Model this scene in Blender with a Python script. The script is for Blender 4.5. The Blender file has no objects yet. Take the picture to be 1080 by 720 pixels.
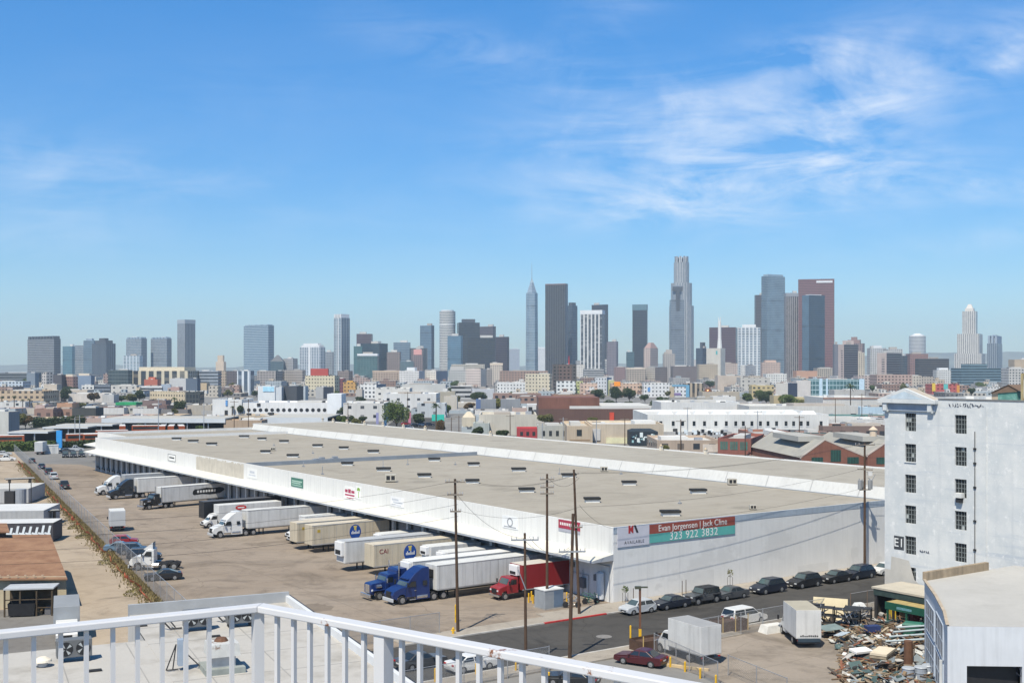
import bpy, math, random
from mathutils import Vector, Matrix
R = math.radians
C = bpy.context.scene.collection
F, HX, HY, CH = 1237.0, 540.0, 388.0, 27.0       # focal length and horizon of the photograph in pixels, eye height in metres
rnd = random.Random(7)

# ------------------------------------------------------------------ places
def G(px, py, z=0.0):                             # where a photo point lies on the level z
    Y = (CH - z) * F / (py - HY)
    return Vector(((px - HX) / F * Y, Y, z))
def D(px, py, Y):                                 # a photo point at a known distance
    return Vector(((px - HX) / F * Y, Y, CH - (py - HY) / F * Y))
TH = R(34.82)                                     # bearing of the street grid
V = Vector((math.cos(TH), math.sin(TH), 0)); U = Vector((-math.sin(TH), math.cos(TH), 0))
C0 = Vector((11.65, 134.7, 0))                    # near corner of the warehouse
def W(u, v, z=0.0): return C0 + U * u + V * v + Vector((0, 0, z))
def uv_of(p):
    q = p - C0
    return q.dot(U), q.dot(V)
def hit(px, py, P, N):
    d = Vector(((px - HX) / F, 1, -(py - HY) / F)); o = Vector((0, 0, CH))
    t = (P - o).dot(N) / d.dot(N)
    return o + d * t

# ------------------------------------------------------------------ materials
MATS = {}
def _n(nt, t, **kw):
    n = nt.nodes.new(t)
    for k, v in kw.items(): setattr(n, k, v)
    return n
def _m(nt, op, a, b=None, c=None, clamp=False):
    n = nt.nodes.new('ShaderNodeMath'); n.operation = op; n.use_clamp = clamp
    for i, x in enumerate((a, b, c)):
        if x is None: continue
        if isinstance(x, (int, float)): n.inputs[i].default_value = x
        else: nt.links.new(x, n.inputs[i])
    return n.outputs[0]
def _mix(nt, f, a, b, mode='MIX'):
    n = nt.nodes.new('ShaderNodeMix'); n.data_type = 'RGBA'; n.blend_type = mode
    for i, x in ((0, f), (6, a), (7, b)):
        if isinstance(x, (int, float)): n.inputs[i].default_value = x
        elif isinstance(x, tuple): n.inputs[i].default_value = (x[0], x[1], x[2], 1)
        else: nt.links.new(x, n.inputs[i])
    return n.outputs[2]
def _noise(nt, vec, scale, detail=4, rough=.6, dist=0):
    n = nt.nodes.new('ShaderNodeTexNoise'); n.inputs['Scale'].default_value = scale
    n.inputs['Detail'].default_value = detail; n.inputs['Roughness'].default_value = rough
    n.inputs['Distortion'].default_value = dist
    if vec is not None: nt.links.new(vec, n.inputs['Vector'])
    return n.outputs['Fac']
def _scale(nt, vec, s):
    n = nt.nodes.new('ShaderNodeVectorMath'); n.operation = 'MULTIPLY'; n.inputs[1].default_value = s
    nt.links.new(vec, n.inputs[0]); return n.outputs[0]
def _ramp(nt, f, lo, hi):
    n = nt.nodes.new('ShaderNodeMapRange'); n.inputs[1].default_value = lo; n.inputs[2].default_value = hi
    nt.links.new(f, n.inputs[0]); return n.outputs[0]
def newmat(name):
    m = bpy.data.materials.new(name); m.use_nodes = True
    nt = m.node_tree; b = nt.nodes['Principled BSDF']
    return m, nt, b
def mul(c, k): return tuple(min(1, x * k) for x in c)

def mat(name, col, rough=.75, var=.12, scale=.6, metal=0, bump=0, streak=0, stain=None, stain_at=(.55, .75), stain_scale=.15, coat=0, spec=.4, fine=0):
    if name in MATS: return MATS[name]
    m, nt, b = newmat(name)
    tc = _n(nt, 'ShaderNodeTexCoord').outputs['Object']
    n1 = _noise(nt, tc, scale, 6)
    c = _mix(nt, _ramp(nt, n1, .3, .7), mul(col, 1 - var), mul(col, 1 + var))
    if fine:
        n3 = _noise(nt, tc, scale * 14, 3)
        c = _mix(nt, _ramp(nt, n3, .35, .65), c, _mix(nt, 1.0, c, (1 - fine,) * 3, 'MULTIPLY'))
    if streak:
        n2 = _noise(nt, _scale(nt, tc, (2.2, 2.2, .12)), 1.0, 5)
        c = _mix(nt, _ramp(nt, n2, .45, .75), c, _mix(nt, 1.0, c, (1 - streak,) * 3, 'MULTIPLY'))
    if stain:
        n4 = _noise(nt, tc, stain_scale, 7, .65)
        c = _mix(nt, _ramp(nt, n4, *stain_at), c, stain)
    nt.links.new(c, b.inputs['Base Color'])
    b.inputs['Roughness'].default_value = rough; b.inputs['Metallic'].default_value = metal
    b.inputs['Specular IOR Level'].default_value = spec
    if coat: b.inputs['Coat Weight'].default_value = coat; b.inputs['Coat Roughness'].default_value = .08
    if bump:
        bn = _n(nt, 'ShaderNodeBump'); bn.inputs['Strength'].default_value = bump; bn.inputs['Distance'].default_value = .05
        nt.links.new(_noise(nt, tc, scale * 12, 4), bn.inputs['Height']); nt.links.new(bn.outputs[0], b.inputs['Normal'])
    MATS[name] = m
    return m

def facade(name, wall, glass, bw=4, fh=3.6, ww=.55, wh=.5, wv=.1, gm=.0, gr=.12, rand=.5, second=None):
    """wall with a grid of windows in metres; ww/wh = share of each bay that is glass (1 = continuous)"""
    if name in MATS: return MATS[name]
    m, nt, b = newmat(name)
    uv = _n(nt, 'ShaderNodeUVMap').outputs[0]
    s = _n(nt, 'ShaderNodeSeparateXYZ'); nt.links.new(uv, s.inputs[0])
    a, c = _m(nt, 'DIVIDE', s.outputs[0], bw), _m(nt, 'DIVIDE', s.outputs[1], fh)
    fa, fc = _m(nt, 'FRACT', a), _m(nt, 'FRACT', c)
    ia, ic = _m(nt, 'FLOOR', a), _m(nt, 'FLOOR', c)
    mu = _m(nt, 'LESS_THAN', _m(nt, 'ABSOLUTE', _m(nt, 'SUBTRACT', fa, .5)), ww / 2) if ww < 1 else None
    mv = _m(nt, 'LESS_THAN', _m(nt, 'ABSOLUTE', _m(nt, 'SUBTRACT', fc, .52)), wh / 2) if wh < 1 else None
    mk = _m(nt, 'MULTIPLY', mu, mv) if mu and mv else (mu or mv)
    cv = _n(nt, 'ShaderNodeCombineXYZ'); nt.links.new(ia, cv.inputs[0]); nt.links.new(ic, cv.inputs[1])
    wn = _n(nt, 'ShaderNodeTexWhiteNoise'); wn.noise_dimensions = '2D'; nt.links.new(cv.outputs[0], wn.inputs[0])
    tc = _n(nt, 'ShaderNodeTexCoord').outputs['Object']
    big = _noise(nt, tc, .05, 4)
    wc = _mix(nt, _ramp(nt, big, .3, .7), mul(wall, 1 - wv), mul(wall, 1 + wv))
    st = _noise(nt, _scale(nt, tc, (.6, .6, .04)), 1.0, 4)
    wc = _mix(nt, _ramp(nt, st, .5, .8), wc, mul(wall, .78))
    g = _mix(nt, _m(nt, 'MULTIPLY', _m(nt, 'POWER', wn.outputs[0], 3), rand), glass, second or mul(wall, .8))
    g = _mix(nt, _ramp(nt, big, .35, .65), g, _mix(nt, 1.0, g, (.72, .74, .78), 'MULTIPLY'))
    if gm > .2:
        mb_ = _m(nt, 'LESS_THAN', _m(nt, 'FRACT', _m(nt, 'ADD', _m(nt, 'DIVIDE', s.outputs[1], fh * 17), .35)), .07)
        g = _mix(nt, mb_, g, mul(glass, .35)); lg = _n(nt, 'ShaderNodeTexVoronoi'); lg.inputs['Scale'].default_value = .06; nt.links.new(tc, lg.inputs[0])
        g = _mix(nt, _m(nt, 'MULTIPLY', _ramp(nt, lg.outputs['Distance'], .2, .9), .45), g, mul(glass, 1.9))
    nt.links.new(_mix(nt, mk, wc, g), b.inputs['Base Color'])
    nt.links.new(_m(nt, 'MULTIPLY_ADD', mk, gr - .8, .8), b.inputs['Roughness'])
    if gm: nt.links.new(_m(nt, 'MULTIPLY', mk, gm), b.inputs['Metallic'])
    MATS[name] = m
    return m

def chainlink(name, col, cell=.06, dens=.35):
    m, nt, b = newmat(name)
    tc = _n(nt, 'ShaderNodeUVMap').outputs[0]
    s = _n(nt, 'ShaderNodeSeparateXYZ'); nt.links.new(tc, s.inputs[0])
    p = _m(nt, 'FRACT', _m(nt, 'DIVIDE', _m(nt, 'ADD', s.outputs[0], s.outputs[1]), cell))
    q = _m(nt, 'FRACT', _m(nt, 'DIVIDE', _m(nt, 'SUBTRACT', s.outputs[0], s.outputs[1]), cell))
    k = _m(nt, 'MAXIMUM', _m(nt, 'LESS_THAN', p, dens / 2), _m(nt, 'LESS_THAN', q, dens / 2))
    b.inputs['Base Color'].default_value = (*col, 1); b.inputs['Metallic'].default_value = .3; b.inputs['Roughness'].default_value = .6
    nt.links.new(k, b.inputs['Alpha'])
    return m

# ------------------------------------------------------------------ mesh building
class MB:
    def __init__(s): s.v = []; s.f = []; s.m = []; s.uv = []
    def face(s, pts, mi=0, uvs=None):
        n = len(s.v); s.v += [tuple(p) for p in pts]; s.f.append(tuple(range(n, n + len(pts)))); s.m.append(mi)
        if uvs is None:
            a, b_, c = Vector(pts[0]), Vector(pts[1]), Vector(pts[2])
            nn = (b_ - a).cross(c - a)
            if nn.length < 1e-9: uvs = [(0, 0)] * len(pts)
            else:
                nn.normalize()
                if abs(nn.z) > .8: uvs = [(p[0], p[1]) for p in pts]
                else:
                    t = Vector((0, 0, 1)).cross(nn).normalized()
                    uvs = [(Vector(p).dot(t), p[2]) for p in pts]
        s.uv.append(uvs); return s
    def box(s, x0, x1, y0, y1, z0, z1, mi=0, skip='', top=None):
        a, b, c, d = (x0, y0, z0), (x1, y0, z0), (x1, y1, z0), (x0, y1, z0)
        e, f, g, h = (x0, y0, z1), (x1, y0, z1), (x1, y1, z1), (x0, y1, z1)
        w, dp, w0 = x1 - x0, y1 - y0, 0
        hh = z1
        if 'y' not in skip: s.face([a, b, f, e], mi, [(0, z0), (w, z0), (w, hh), (0, hh)])
        if 'X' not in skip: s.face([b, c, g, f], mi, [(0, z0), (dp, z0), (dp, hh), (0, hh)])
        if 'Y' not in skip: s.face([c, d, h, g], mi, [(0, z0), (w, z0), (w, hh), (0, hh)])
        if 'x' not in skip: s.face([d, a, e, h], mi, [(0, z0), (dp, z0), (dp, hh), (0, hh)])
        if 'Z' not in skip: s.face([e, f, g, h], mi if top is None else top)
        if 'z' not in skip: s.face([d, c, b, a], mi)
        return s
    def prism(s, poly, z0, z1, mi=0, cap=True, top=None, taper=1.0, bottom=True):
        n = len(poly); cx = sum(p[0] for p in poly) / n; cy = sum(p[1] for p in poly) / n
        tp = [(cx + (p[0] - cx) * taper, cy + (p[1] - cy) * taper) for p in poly]
        acc = 0
        for i in range(n):
            p, q = poly[i], poly[(i + 1) % n]; a, b = tp[i], tp[(i + 1) % n]
            L = math.hypot(q[0] - p[0], q[1] - p[1])
            s.face([(*p, z0), (*q, z0), (*b, z1), (*a, z1)], mi, [(acc, z0), (acc + L, z0), (acc + L, z1), (acc, z1)])
            acc += L
        if cap:
            s.face([(*p, z1) for p in tp], mi if top is None else top)
            if bottom: s.face([(*p, z0) for p in reversed(poly)], mi)
        return s
    def side(s, prof, yf, mi=0):
        """profile in x,z (front to rear over the top) swept across the width; yf = half width or function of x,z"""
        f = yf if callable(yf) else (lambda x, z: yf)
        L = [(x, f(x, z), z) for x, z in prof]; Rr = [(x, -f(x, z), z) for x, z in prof]
        n = len(prof)
        s.face(L[::-1], mi); s.face(Rr, mi)
        for i in range(n):
            j = (i + 1) % n
            s.face([L[i], L[j], Rr[j], Rr[i]], mi)
        return s
    def cyl(s, p0, p1, r0, r1=None, n=10, mi=0, caps=True):
        r1 = r0 if r1 is None else r1
        p0, p1 = Vector(p0), Vector(p1); d = (p1 - p0)
        L = d.length; d.normalize()
        a = d.orthogonal().normalized(); b = d.cross(a)
        A = [p0 + (a * math.cos(2 * math.pi * i / n) + b * math.sin(2 * math.pi * i / n)) * r0 for i in range(n)]
        B = [p1 + (a * math.cos(2 * math.pi * i / n) + b * math.sin(2 * math.pi * i / n)) * r1 for i in range(n)]
        per = 2 * math.pi * max(r0, r1)
        for i in range(n):
            j = (i + 1) % n
            s.face([A[i], A[j], B[j], B[i]], mi, [(per * i / n, 0), (per * (i + 1) / n, 0), (per * (i + 1) / n, L), (per * i / n, L)])
        if caps: s.face(A[::-1], mi); s.face(B, mi)
        return s
    def tube(s, pts, r, n=5, mi=0):
        for a, b in zip(pts, pts[1:]): s.cyl(a, b, r, r, n, mi, True)
        return s
    def build(s, name, mats, parent=None, loc=(0, 0, 0), rz=0, bevel=0, smooth=False, seg=2):
        me = bpy.data.meshes.new(name)
        me.from_pydata(s.v, [], s.f)
        mats = mats if isinstance(mats, (list, tuple)) else [mats]
        for m in mats: me.materials.append(m)
        for p, i in zip(me.polygons, s.m): p.material_index = i; p.use_smooth = smooth
        ul = me.uv_layers.new(name='UVMap')
        flat = [c for f in s.uv for q in f for c in q]
        ul.data.foreach_set('uv', flat)
        if bevel or smooth:
            import bmesh
            bm = bmesh.new(); bm.from_mesh(me); bmesh.ops.remove_doubles(bm, verts=bm.verts, dist=.0005); bmesh.ops.recalc_face_normals(bm, faces=bm.faces); bm.to_mesh(me); bm.free()
        me.update()
        o = bpy.data.objects.new(name, me); C.objects.link(o)
        o.location = loc; o.rotation_euler = (0, 0, rz)
        if parent is not None: o.parent = parent
        if bevel:
            b = o.modifiers.new('bevel', 'BEVEL'); b.width = bevel; b.segments = seg; b.limit_method = 'ANGLE'; b.angle_limit = R(25)
        return o
def mesh_obj(name, me, parent, loc=(0, 0, 0)):
    o = bpy.data.objects.new(name, me); C.objects.link(o); o.location = loc
    if parent is not None: o.parent = parent
    return o
LABELS = {}
def tag(o, label, cat, group=None):
    o['label'] = label; o['category'] = cat
    if group: o['group'] = group
    LABELS.setdefault(label, []).append(o.name)
    return o
def thing(name, label, cat, loc=(0, 0, 0), rz=0, group=None):
    o = bpy.data.objects.new(name, None); C.objects.link(o); o.location = loc; o.rotation_euler = (0, 0, rz)
    o.empty_display_size = .5
    return tag(o, label, cat, group)
def structure(o): o['kind'] = 'structure'; return o
def stuff(o): o['kind'] = 'stuff'; return o
def sheet(name, pts, z, m, kind='structure'):
    b = MB(); b.face([(p[0], p[1], z) for p in pts])
    o = b.build(name, m); o['kind'] = kind; return o
def text(s, size, m, parent, loc, rot, name='lettering', depth=.004, space=1.0, align='CENTER'):
    c = bpy.data.curves.new(name, 'FONT'); c.body = s; c.size = size; c.extrude = depth; c.align_x = align; c.align_y = 'CENTER'; c.space_character = space
    t = bpy.data.objects.new(name, c); C.objects.link(t)
    bpy.context.view_layer.update()
    me = bpy.data.meshes.new_from_object(t); me.name = name
    bpy.data.objects.remove(t); bpy.data.curves.remove(c)
    me.materials.clear(); me.materials.append(m)
    o = bpy.data.objects.new(name, me); C.objects.link(o); o.location = loc; o.rotation_euler = rot
    if parent is not None: o.parent = parent
    return o
def holed(mb, T, width, z0, z1, holes, depth=.25, mi=0, miR=None):
    """a wall face in the plane given by T(x, z, inward) with rectangular holes (x0,x1,z0,z1) and their reveals"""
    miR = mi if miR is None else miR
    xs = sorted({0, width, *[h[0] for h in holes], *[h[1] for h in holes]}); zs = sorted({z0, z1, *[h[2] for h in holes], *[h[3] for h in holes]})
    for a, b in zip(xs, xs[1:]):
        for c, d in zip(zs, zs[1:]):
            mx, mz = (a + b) / 2, (c + d) / 2
            if any(h[0] < mx < h[1] and h[2] < mz < h[3] for h in holes): continue
            mb.face([T(a, c, 0), T(b, c, 0), T(b, d, 0), T(a, d, 0)], mi, [(a, c), (b, c), (b, d), (a, d)])
    for h in holes:
        a, b, c, d = h
        for p, q in (((a, c), (b, c)), ((b, c), (b, d)), ((b, d), (a, d)), ((a, d), (a, c))):
            mb.face([T(*p, 0), T(*q, 0), T(*q, depth), T(*p, depth)], miR)

# common materials
WHITE = mat('white_paint', (.64, .64, .63), .6, .05, .4, streak=.12)
DARK = mat('dark_rubber', (.02, .02, .022), .8, .2, 3)
STEEL = mat('galvanised_steel', (.42, .43, .45), .45, .15, 1.5, metal=.6)
CHROME = mat('bright_metal', (.62, .62, .63), .25, .1, 2, metal=.9)
GLASS = mat('dark_glass', (.02, .025, .03), .08, .2, .4, spec=.6)
BLACK = mat('black_plastic', (.018, .018, .02), .5, .2, 2)
WOOD = mat('weathered_pole_wood', (.075, .045, .028), .85, .3, 1.2, streak=.35)
YEL = mat('yellow_paint', (.72, .42, .02), .55, .15, 2, streak=.25)
REDP = mat('red_paint', (.5, .03, .03), .5, .15, 2)
# ------------------------------------------------------------------ ground and roads
def ground_mat(name, a, b, c, s1=.03, s2=.4, cracks=0, tracks=None, soft=1.0):
    m, nt, bs = newmat(name)
    tc = _n(nt, 'ShaderNodeTexCoord').outputs['Object']
    col = _mix(nt, _ramp(nt, _noise(nt, tc, s1, 8, .65, .6), .32, .68), a, b)
    col = _mix(nt, _ramp(nt, _noise(nt, tc, s2, 6, .7), .5, .78), col, c)
    if tracks:
        n = _n(nt, 'ShaderNodeMapping'); n.inputs['Rotation'].default_value = (0, 0, tracks[0]); n.inputs['Scale'].default_value = (.02, .45, 1)
        nt.links.new(tc, n.inputs[0])
        col = _mix(nt, _m(nt, 'MULTIPLY', _ramp(nt, _noise(nt, n.outputs[0], 1, 5, .6, .4), .5, .8), tracks[2]), col, tracks[1])
        v = _n(nt, 'ShaderNodeTexVoronoi'); v.inputs['Scale'].default_value = .07; nt.links.new(tc, v.inputs[0])
        spots = _m(nt, 'MULTIPLY', _m(nt, 'LESS_THAN', _m(nt, 'ADD', v.outputs['Distance'], _m(nt, 'MULTIPLY', _noise(nt, tc, .6, 4), .25)), .27), .5 * soft)
        col = _mix(nt, spots, col, mul(a, .45))
        col = _mix(nt, _m(nt, 'MULTIPLY', _ramp(nt, _noise(nt, tc, .11, 8, .7, 1.2), .5, .68), .8 * soft), col, mul(a, .55))
        jm = _n(nt, 'ShaderNodeMapping'); jm.inputs['Rotation'].default_value = (0, 0, tracks[0]); nt.links.new(tc, jm.inputs[0])
        jn = _n(nt, 'ShaderNodeVectorMath'); jn.operation = 'ADD'; nt.links.new(jm.outputs[0], jn.inputs[0]); nq = _n(nt, 'ShaderNodeTexNoise'); nq.inputs['Scale'].default_value = .08; nt.links.new(tc, nq.inputs[0]); nt.links.new(_scale(nt, nq.outputs['Color'], (1.5, 1.5, 0)), jn.inputs[1])
        js = _n(nt, 'ShaderNodeSeparateXYZ'); nt.links.new(jn.outputs[0], js.inputs[0])
        jk = _m(nt, 'MAXIMUM', _m(nt, 'LESS_THAN', _m(nt, 'FRACT', _m(nt, 'DIVIDE', js.outputs[1], 9.3)), .012), _m(nt, 'LESS_THAN', _m(nt, 'FRACT', _m(nt, 'DIVIDE', js.outputs[0], 31)), .004))
        col = _mix(nt, _m(nt, 'MULTIPLY', jk, .4 * soft), col, mul(a, .5))
    if cracks:
        w = _n(nt, 'ShaderNodeTexVoronoi'); w.feature = 'DISTANCE_TO_EDGE'; w.inputs['Scale'].default_value = cracks
        jit = _n(nt, 'ShaderNodeVectorMath'); jit.operation = 'ADD'; nt.links.new(tc, jit.inputs[0])
        nn = _n(nt, 'ShaderNodeTexNoise'); nn.inputs['Scale'].default_value = .15; nt.links.new(tc, nn.inputs[0])
        nt.links.new(_scale(nt, nn.outputs['Color'], (6, 6, 0)), jit.inputs[1]); nt.links.new(jit.outputs[0], w.inputs[0])
        k = _m(nt, 'LESS_THAN', w.outputs[0], .0035)
        col = _mix(nt, _m(nt, 'MULTIPLY', k, .4), col, mul(a, .5))
    col = _mix(nt, _ramp(nt, _noise(nt, tc, 9, 3), .3, .7), col, _mix(nt, 1.0, col, (.86, .86, .86), 'MULTIPLY'))
    nt.links.new(col, bs.inputs['Base Color']); bs.inputs['Roughness'].default_value = .9; bs.inputs['Specular IOR Level'].default_value = .2
    bn = _n(nt, 'ShaderNodeBump'); bn.inputs['Strength'].default_value = .25; bn.inputs['Distance'].default_value = .03
    nt.links.new(_noise(nt, tc, 5, 5), bn.inputs['Height']); nt.links.new(bn.outputs[0], bs.inputs['Normal'])
    return m
M_city = ground_mat('city_ground', (.16, .155, .15), (.26, .25, .235), (.12, .12, .12), .012, .08)
M_lot = ground_mat('worn_lot_asphalt', (.245, .196, .150), (.315, .262, .21), (.185, .15, .12), .03, .35, .06, (R(-35), (.15, .135, .12), .6))
M_road = ground_mat('street_asphalt', (.062, .058, .054), (.085, .08, .074), (.045, .044, .042), .06, .5, .09, (R(-35), (.06, .06, .06), .4))
M_dirt = ground_mat('dry_dirt', (.34, .275, .205), (.42, .345, .262), (.25, .195, .14), .06, .3, 0, (R(-63), (.3, .25, .19), .5))
M_walk = ground_mat('sidewalk_concrete', (.31, .275, .23), (.385, .345, .295), (.24, .21, .175), .08, .6, .12)
M_yard = ground_mat('yard_concrete', (.255, .215, .175), (.325, .28, .235), (.165, .14, .115), .05, .35, .07, (R(-35), (.16, .145, .13), .5))
M_kerb = mat('kerb_concrete', (.42, .40, .37), .85, .2, 1)
M_kerbred = mat('red_kerb_paint', (.42, .03, .03), .7, .25, 1.5)

sheet('ground', [(-9000, -400), (9000, -400), (9000, 10300), (-9000, 10300)], 0, M_city)
# truck yard between the fence and the docks
f0, f1 = G(175, 637), G(15, 477)
fdir = (f1 - f0).normalized()
fn0 = f0 - fdir * 70
sheet('truck_yard', [fn0, W(-4.6, -90), W(-4.6, 0.2), W(0, 2), W(235, 2), W(262, -25), W(262, -82), f1 + fdir * 4], .012, M_lot)
# dirt strip left of the fence
sheet('dirt_strip', [fn0 + Vector((-.3, 0, 0)), f1 + fdir * 2, f1 + Vector((-70, -10, 0)), G(-250, 560), G(-60, 664), G(60, 690)], .016, M_dirt)
sheet('loading_pavement', [G(-60, 690), G(60, 690), G(62, 640), G(-60, 646)], .03, ground_mat('loading_asphalt', (.16, .15, .14), (.21, .2, .185), (.12, .11, .1), .06, .4))
# street along the end wall of the warehouse
def strip(u0, u1, v0, v1): return [W(u0, v0), W(u0, v1), W(u1, v1), W(u1, v0)]
sheet('street', strip(-16.9, -4.3, -70, 330), .02, M_road)
sheet('scrap_yard_ground', strip(-62, -17, -14, 90), .028, M_yard)
def raised(name, u0, u1, v0, v1, h, m):
    b = MB(); p = strip(u0, u1, v0, v1)
    b.prism([(q.x, q.y) for q in p], 0.001, h, bottom=False)
    return structure(b.build(name, m))
raised('sidewalk', -4.05, -.02, -11, 330, .14, M_walk)
raised('kerb', -4.3, -4.05, -4.5, 330, .15, M_kerb)
raised('kerb', -4.3, -4.05, -30, -13, .15, M_kerb)
raised('kerb', -4.3, -4.05, -13, -4.5, .152, M_kerbred)
raised('sidewalk', -4.05, -1.6, -30, -11, .14, M_walk)
raised('sidewalk', -19.8, -17.15, -40, 0.5, .14, M_walk)
raised('sidewalk', -19.8, -17.15, 11, 330, .14, M_walk)
raised('kerb', -17.15, -16.9, -40, 330, .15, M_kerb)
# red painted near kerb by the white wagon
raised('kerb', -17.42, -17.15, 10.2, 17.5, .153, M_kerbred)
# manhole
b = MB(); p = G(637, 671); b.cyl((p.x, p.y, .022), (p.x, p.y, .03), .8, .8, 20)
structure(b.build('road_manhole', mat('cast_iron', (.2, .19, .18), .6, .2, 3)))
b = MB()
# far hills on the right
def ridge(name, Y, pts, m):
    b = MB(); n = len(pts)
    for k in range(n - 1):
        (x0, y0), (x1, y1) = pts[k], pts[k + 1]
        a, c = D(x0, y0, Y), D(x1, y1, Y)
        b.face([(a.x, Y - 900, 0), (c.x, Y - 900, 0), tuple(c), tuple(a)])
        b.face([tuple(a), tuple(c), (c.x, Y + 900, 0), (a.x, Y + 900, 0)])
    return structure(b.build(name, m, smooth=True))
hp = []
hr = random.Random(4)
for i in range(0, 110):
    x = -250 + i * 16
    base = 387 if x < 560 else 387 - (x - 560) / 520 * 14
    if x > 900: base -= 3 * math.sin((x - 900) / 60)
    hp.append((x, min(387.5, base - 2.2 * hr.random() - (1.5 * math.sin(x / 43.)))))
ridge('hills', 9000, hp, mat('hill_scrub', (.13, .13, .085), .9, .35, .004))

# ------------------------------------------------------------------ light, sky, haze, camera
sc = bpy.context.scene
SUN = Vector((-.40, -.917, 0)).normalized() * math.cos(R(57)) + Vector((0, 0, math.sin(R(57))))
sl = bpy.data.lights.new('sun', 'SUN'); sl.energy = 4.9; sl.angle = R(.5); sl.color = (1, .935, .80)
so = bpy.data.objects.new('sun', sl); C.objects.link(so)
so.rotation_euler = SUN.to_track_quat('Z', 'Y').to_euler(); so.location = (-60, -140, 240)
w = bpy.data.worlds.new('World'); sc.world = w; w.use_nodes = True
nt = w.node_tree; bg = nt.nodes['Background']
sky = _n(nt, 'ShaderNodeTexSky'); sky.sky_type = 'NISHITA'; sky.sun_disc = False
sky.sun_elevation = R(57); sky.sun_rotation = math.atan2(SUN.x, SUN.y); sky.air_density = 1.0; sky.dust_density = .35; sky.ozone_density = 2.2; sky.altitude = 80
hs = _n(nt, 'ShaderNodeHueSaturation'); hs.inputs['Saturation'].default_value = 1.4; hs.inputs['Value'].default_value = 1.0
nt.links.new(sky.outputs[0], hs.inputs['Color'])
tc = _n(nt, 'ShaderNodeTexCoord').outputs['Generated']
s = _n(nt, 'ShaderNodeSeparateXYZ'); nt.links.new(tc, s.inputs[0])
yy = _m(nt, 'MAXIMUM', _m(nt, 'ABSOLUTE', s.outputs[1]), .02)
az, el = _m(nt, 'DIVIDE', s.outputs[0], yy), _m(nt, 'DIVIDE', s.outputs[2], yy)
cv = _n(nt, 'ShaderNodeCombineXYZ'); nt.links.new(az, cv.inputs[0]); nt.links.new(el, cv.inputs[1])
def warp(rot, sc_, seed):
    mp = _n(nt, 'ShaderNodeMapping'); mp.inputs['Rotation'].default_value = (0, 0, rot); mp.inputs['Scale'].default_value = sc_; mp.inputs['Location'].default_value = (seed, seed * 2, 0)
    nt.links.new(cv.outputs[0], mp.inputs[0]); return mp.outputs[0]
fib = _noise(nt, warp(R(-12), (5, 22, 1), 3.1), 1.0, 9, .62, .9)
puff = _noise(nt, warp(R(8), (9, 15, 1), 7.7), 1.0, 8, .6, .5)
BLOBS = [(690, 115, 100, 30, .8, 6), (860, 60, 95, 24, .6, 10), (880, 115, 120, 42, .75, 14), (790, 195, 170, 40, .95, 4), (960, 188, 200, 18, 1.0, -5), (720, 215, 110, 18, .8, 2), (840, 150, 180, 60, .4, 8), (1072, 42, 40, 26, .85, 20), (1050, 76, 24, 16, .7, 20),
         (1050, 250, 120, 14, .45, 8), (510, 60, 120, 26, .5, -14), (600, 165, 120, 40, .3, 5), (60, 170, 150, 26, .45, -6), (20, 235, 120, 40, .38, 0), (330, 215, 260, 40, .16, -4), (760, 330, 400, 40, .12, 0), (640, 20, 80, 40, .25, 40), (250, 110, 200, 60, .1, 0), (940, 70, 120, 60, .3, 20)]
tot = None
for bx, by, rx, ry, amp, ang in BLOBS:
    a0, e0 = (bx - HX) / F, (HY - by) / F
    dx, dy = _m(nt, 'SUBTRACT', az, a0), _m(nt, 'SUBTRACT', el, e0)
    ca, sa = math.cos(R(ang)), math.sin(R(ang))
    X = _m(nt, 'ADD', _m(nt, 'MULTIPLY', dx, ca * F / rx), _m(nt, 'MULTIPLY', dy, sa * F / rx))
    Yb = _m(nt, 'ADD', _m(nt, 'MULTIPLY', dx, -sa * F / ry), _m(nt, 'MULTIPLY', dy, ca * F / ry))
    r2 = _m(nt, 'ADD', _m(nt, 'MULTIPLY', X, X), _m(nt, 'MULTIPLY', Yb, Yb))
    g = _m(nt, 'MULTIPLY', _m(nt, 'EXPONENT', _m(nt, 'MULTIPLY', r2, -.9)), amp)
    tot = g if tot is None else _m(nt, 'ADD', tot, g)
nz = _m(nt, 'ADD', _m(nt, 'MULTIPLY', _ramp(nt, fib, .42, .74), .85), _m(nt, 'MULTIPLY', _ramp(nt, puff, .45, .72), .6))
cm = _m(nt, 'MULTIPLY', _m(nt, 'MULTIPLY', tot, nz), .66, None, True)
up = _m(nt, 'GREATER_THAN', s.outputs[2], 0)
cm = _m(nt, 'MULTIPLY', cm, up)
CLOUD = (8.6, 9.2, 10.0)
cn = _n(nt, 'ShaderNodeRGB'); cn.outputs[0].default_value = (*CLOUD, 1)
gl = _mix(nt, _ramp(nt, s.outputs[2], .02, .30), (.72, .91, 1.14), (.98, 1.32, 1.5))
gl = _mix(nt, _ramp(nt, s.outputs[2], .35, .8), gl, (1.08, 1.0, .86))
nt.links.new(_mix(nt, cm, _mix(nt, 1.0, hs.outputs[0], gl, 'MULTIPLY'), cn.outputs[0]), bg.inputs['Color'])
bg.inputs['Strength'].default_value = .085

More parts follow.
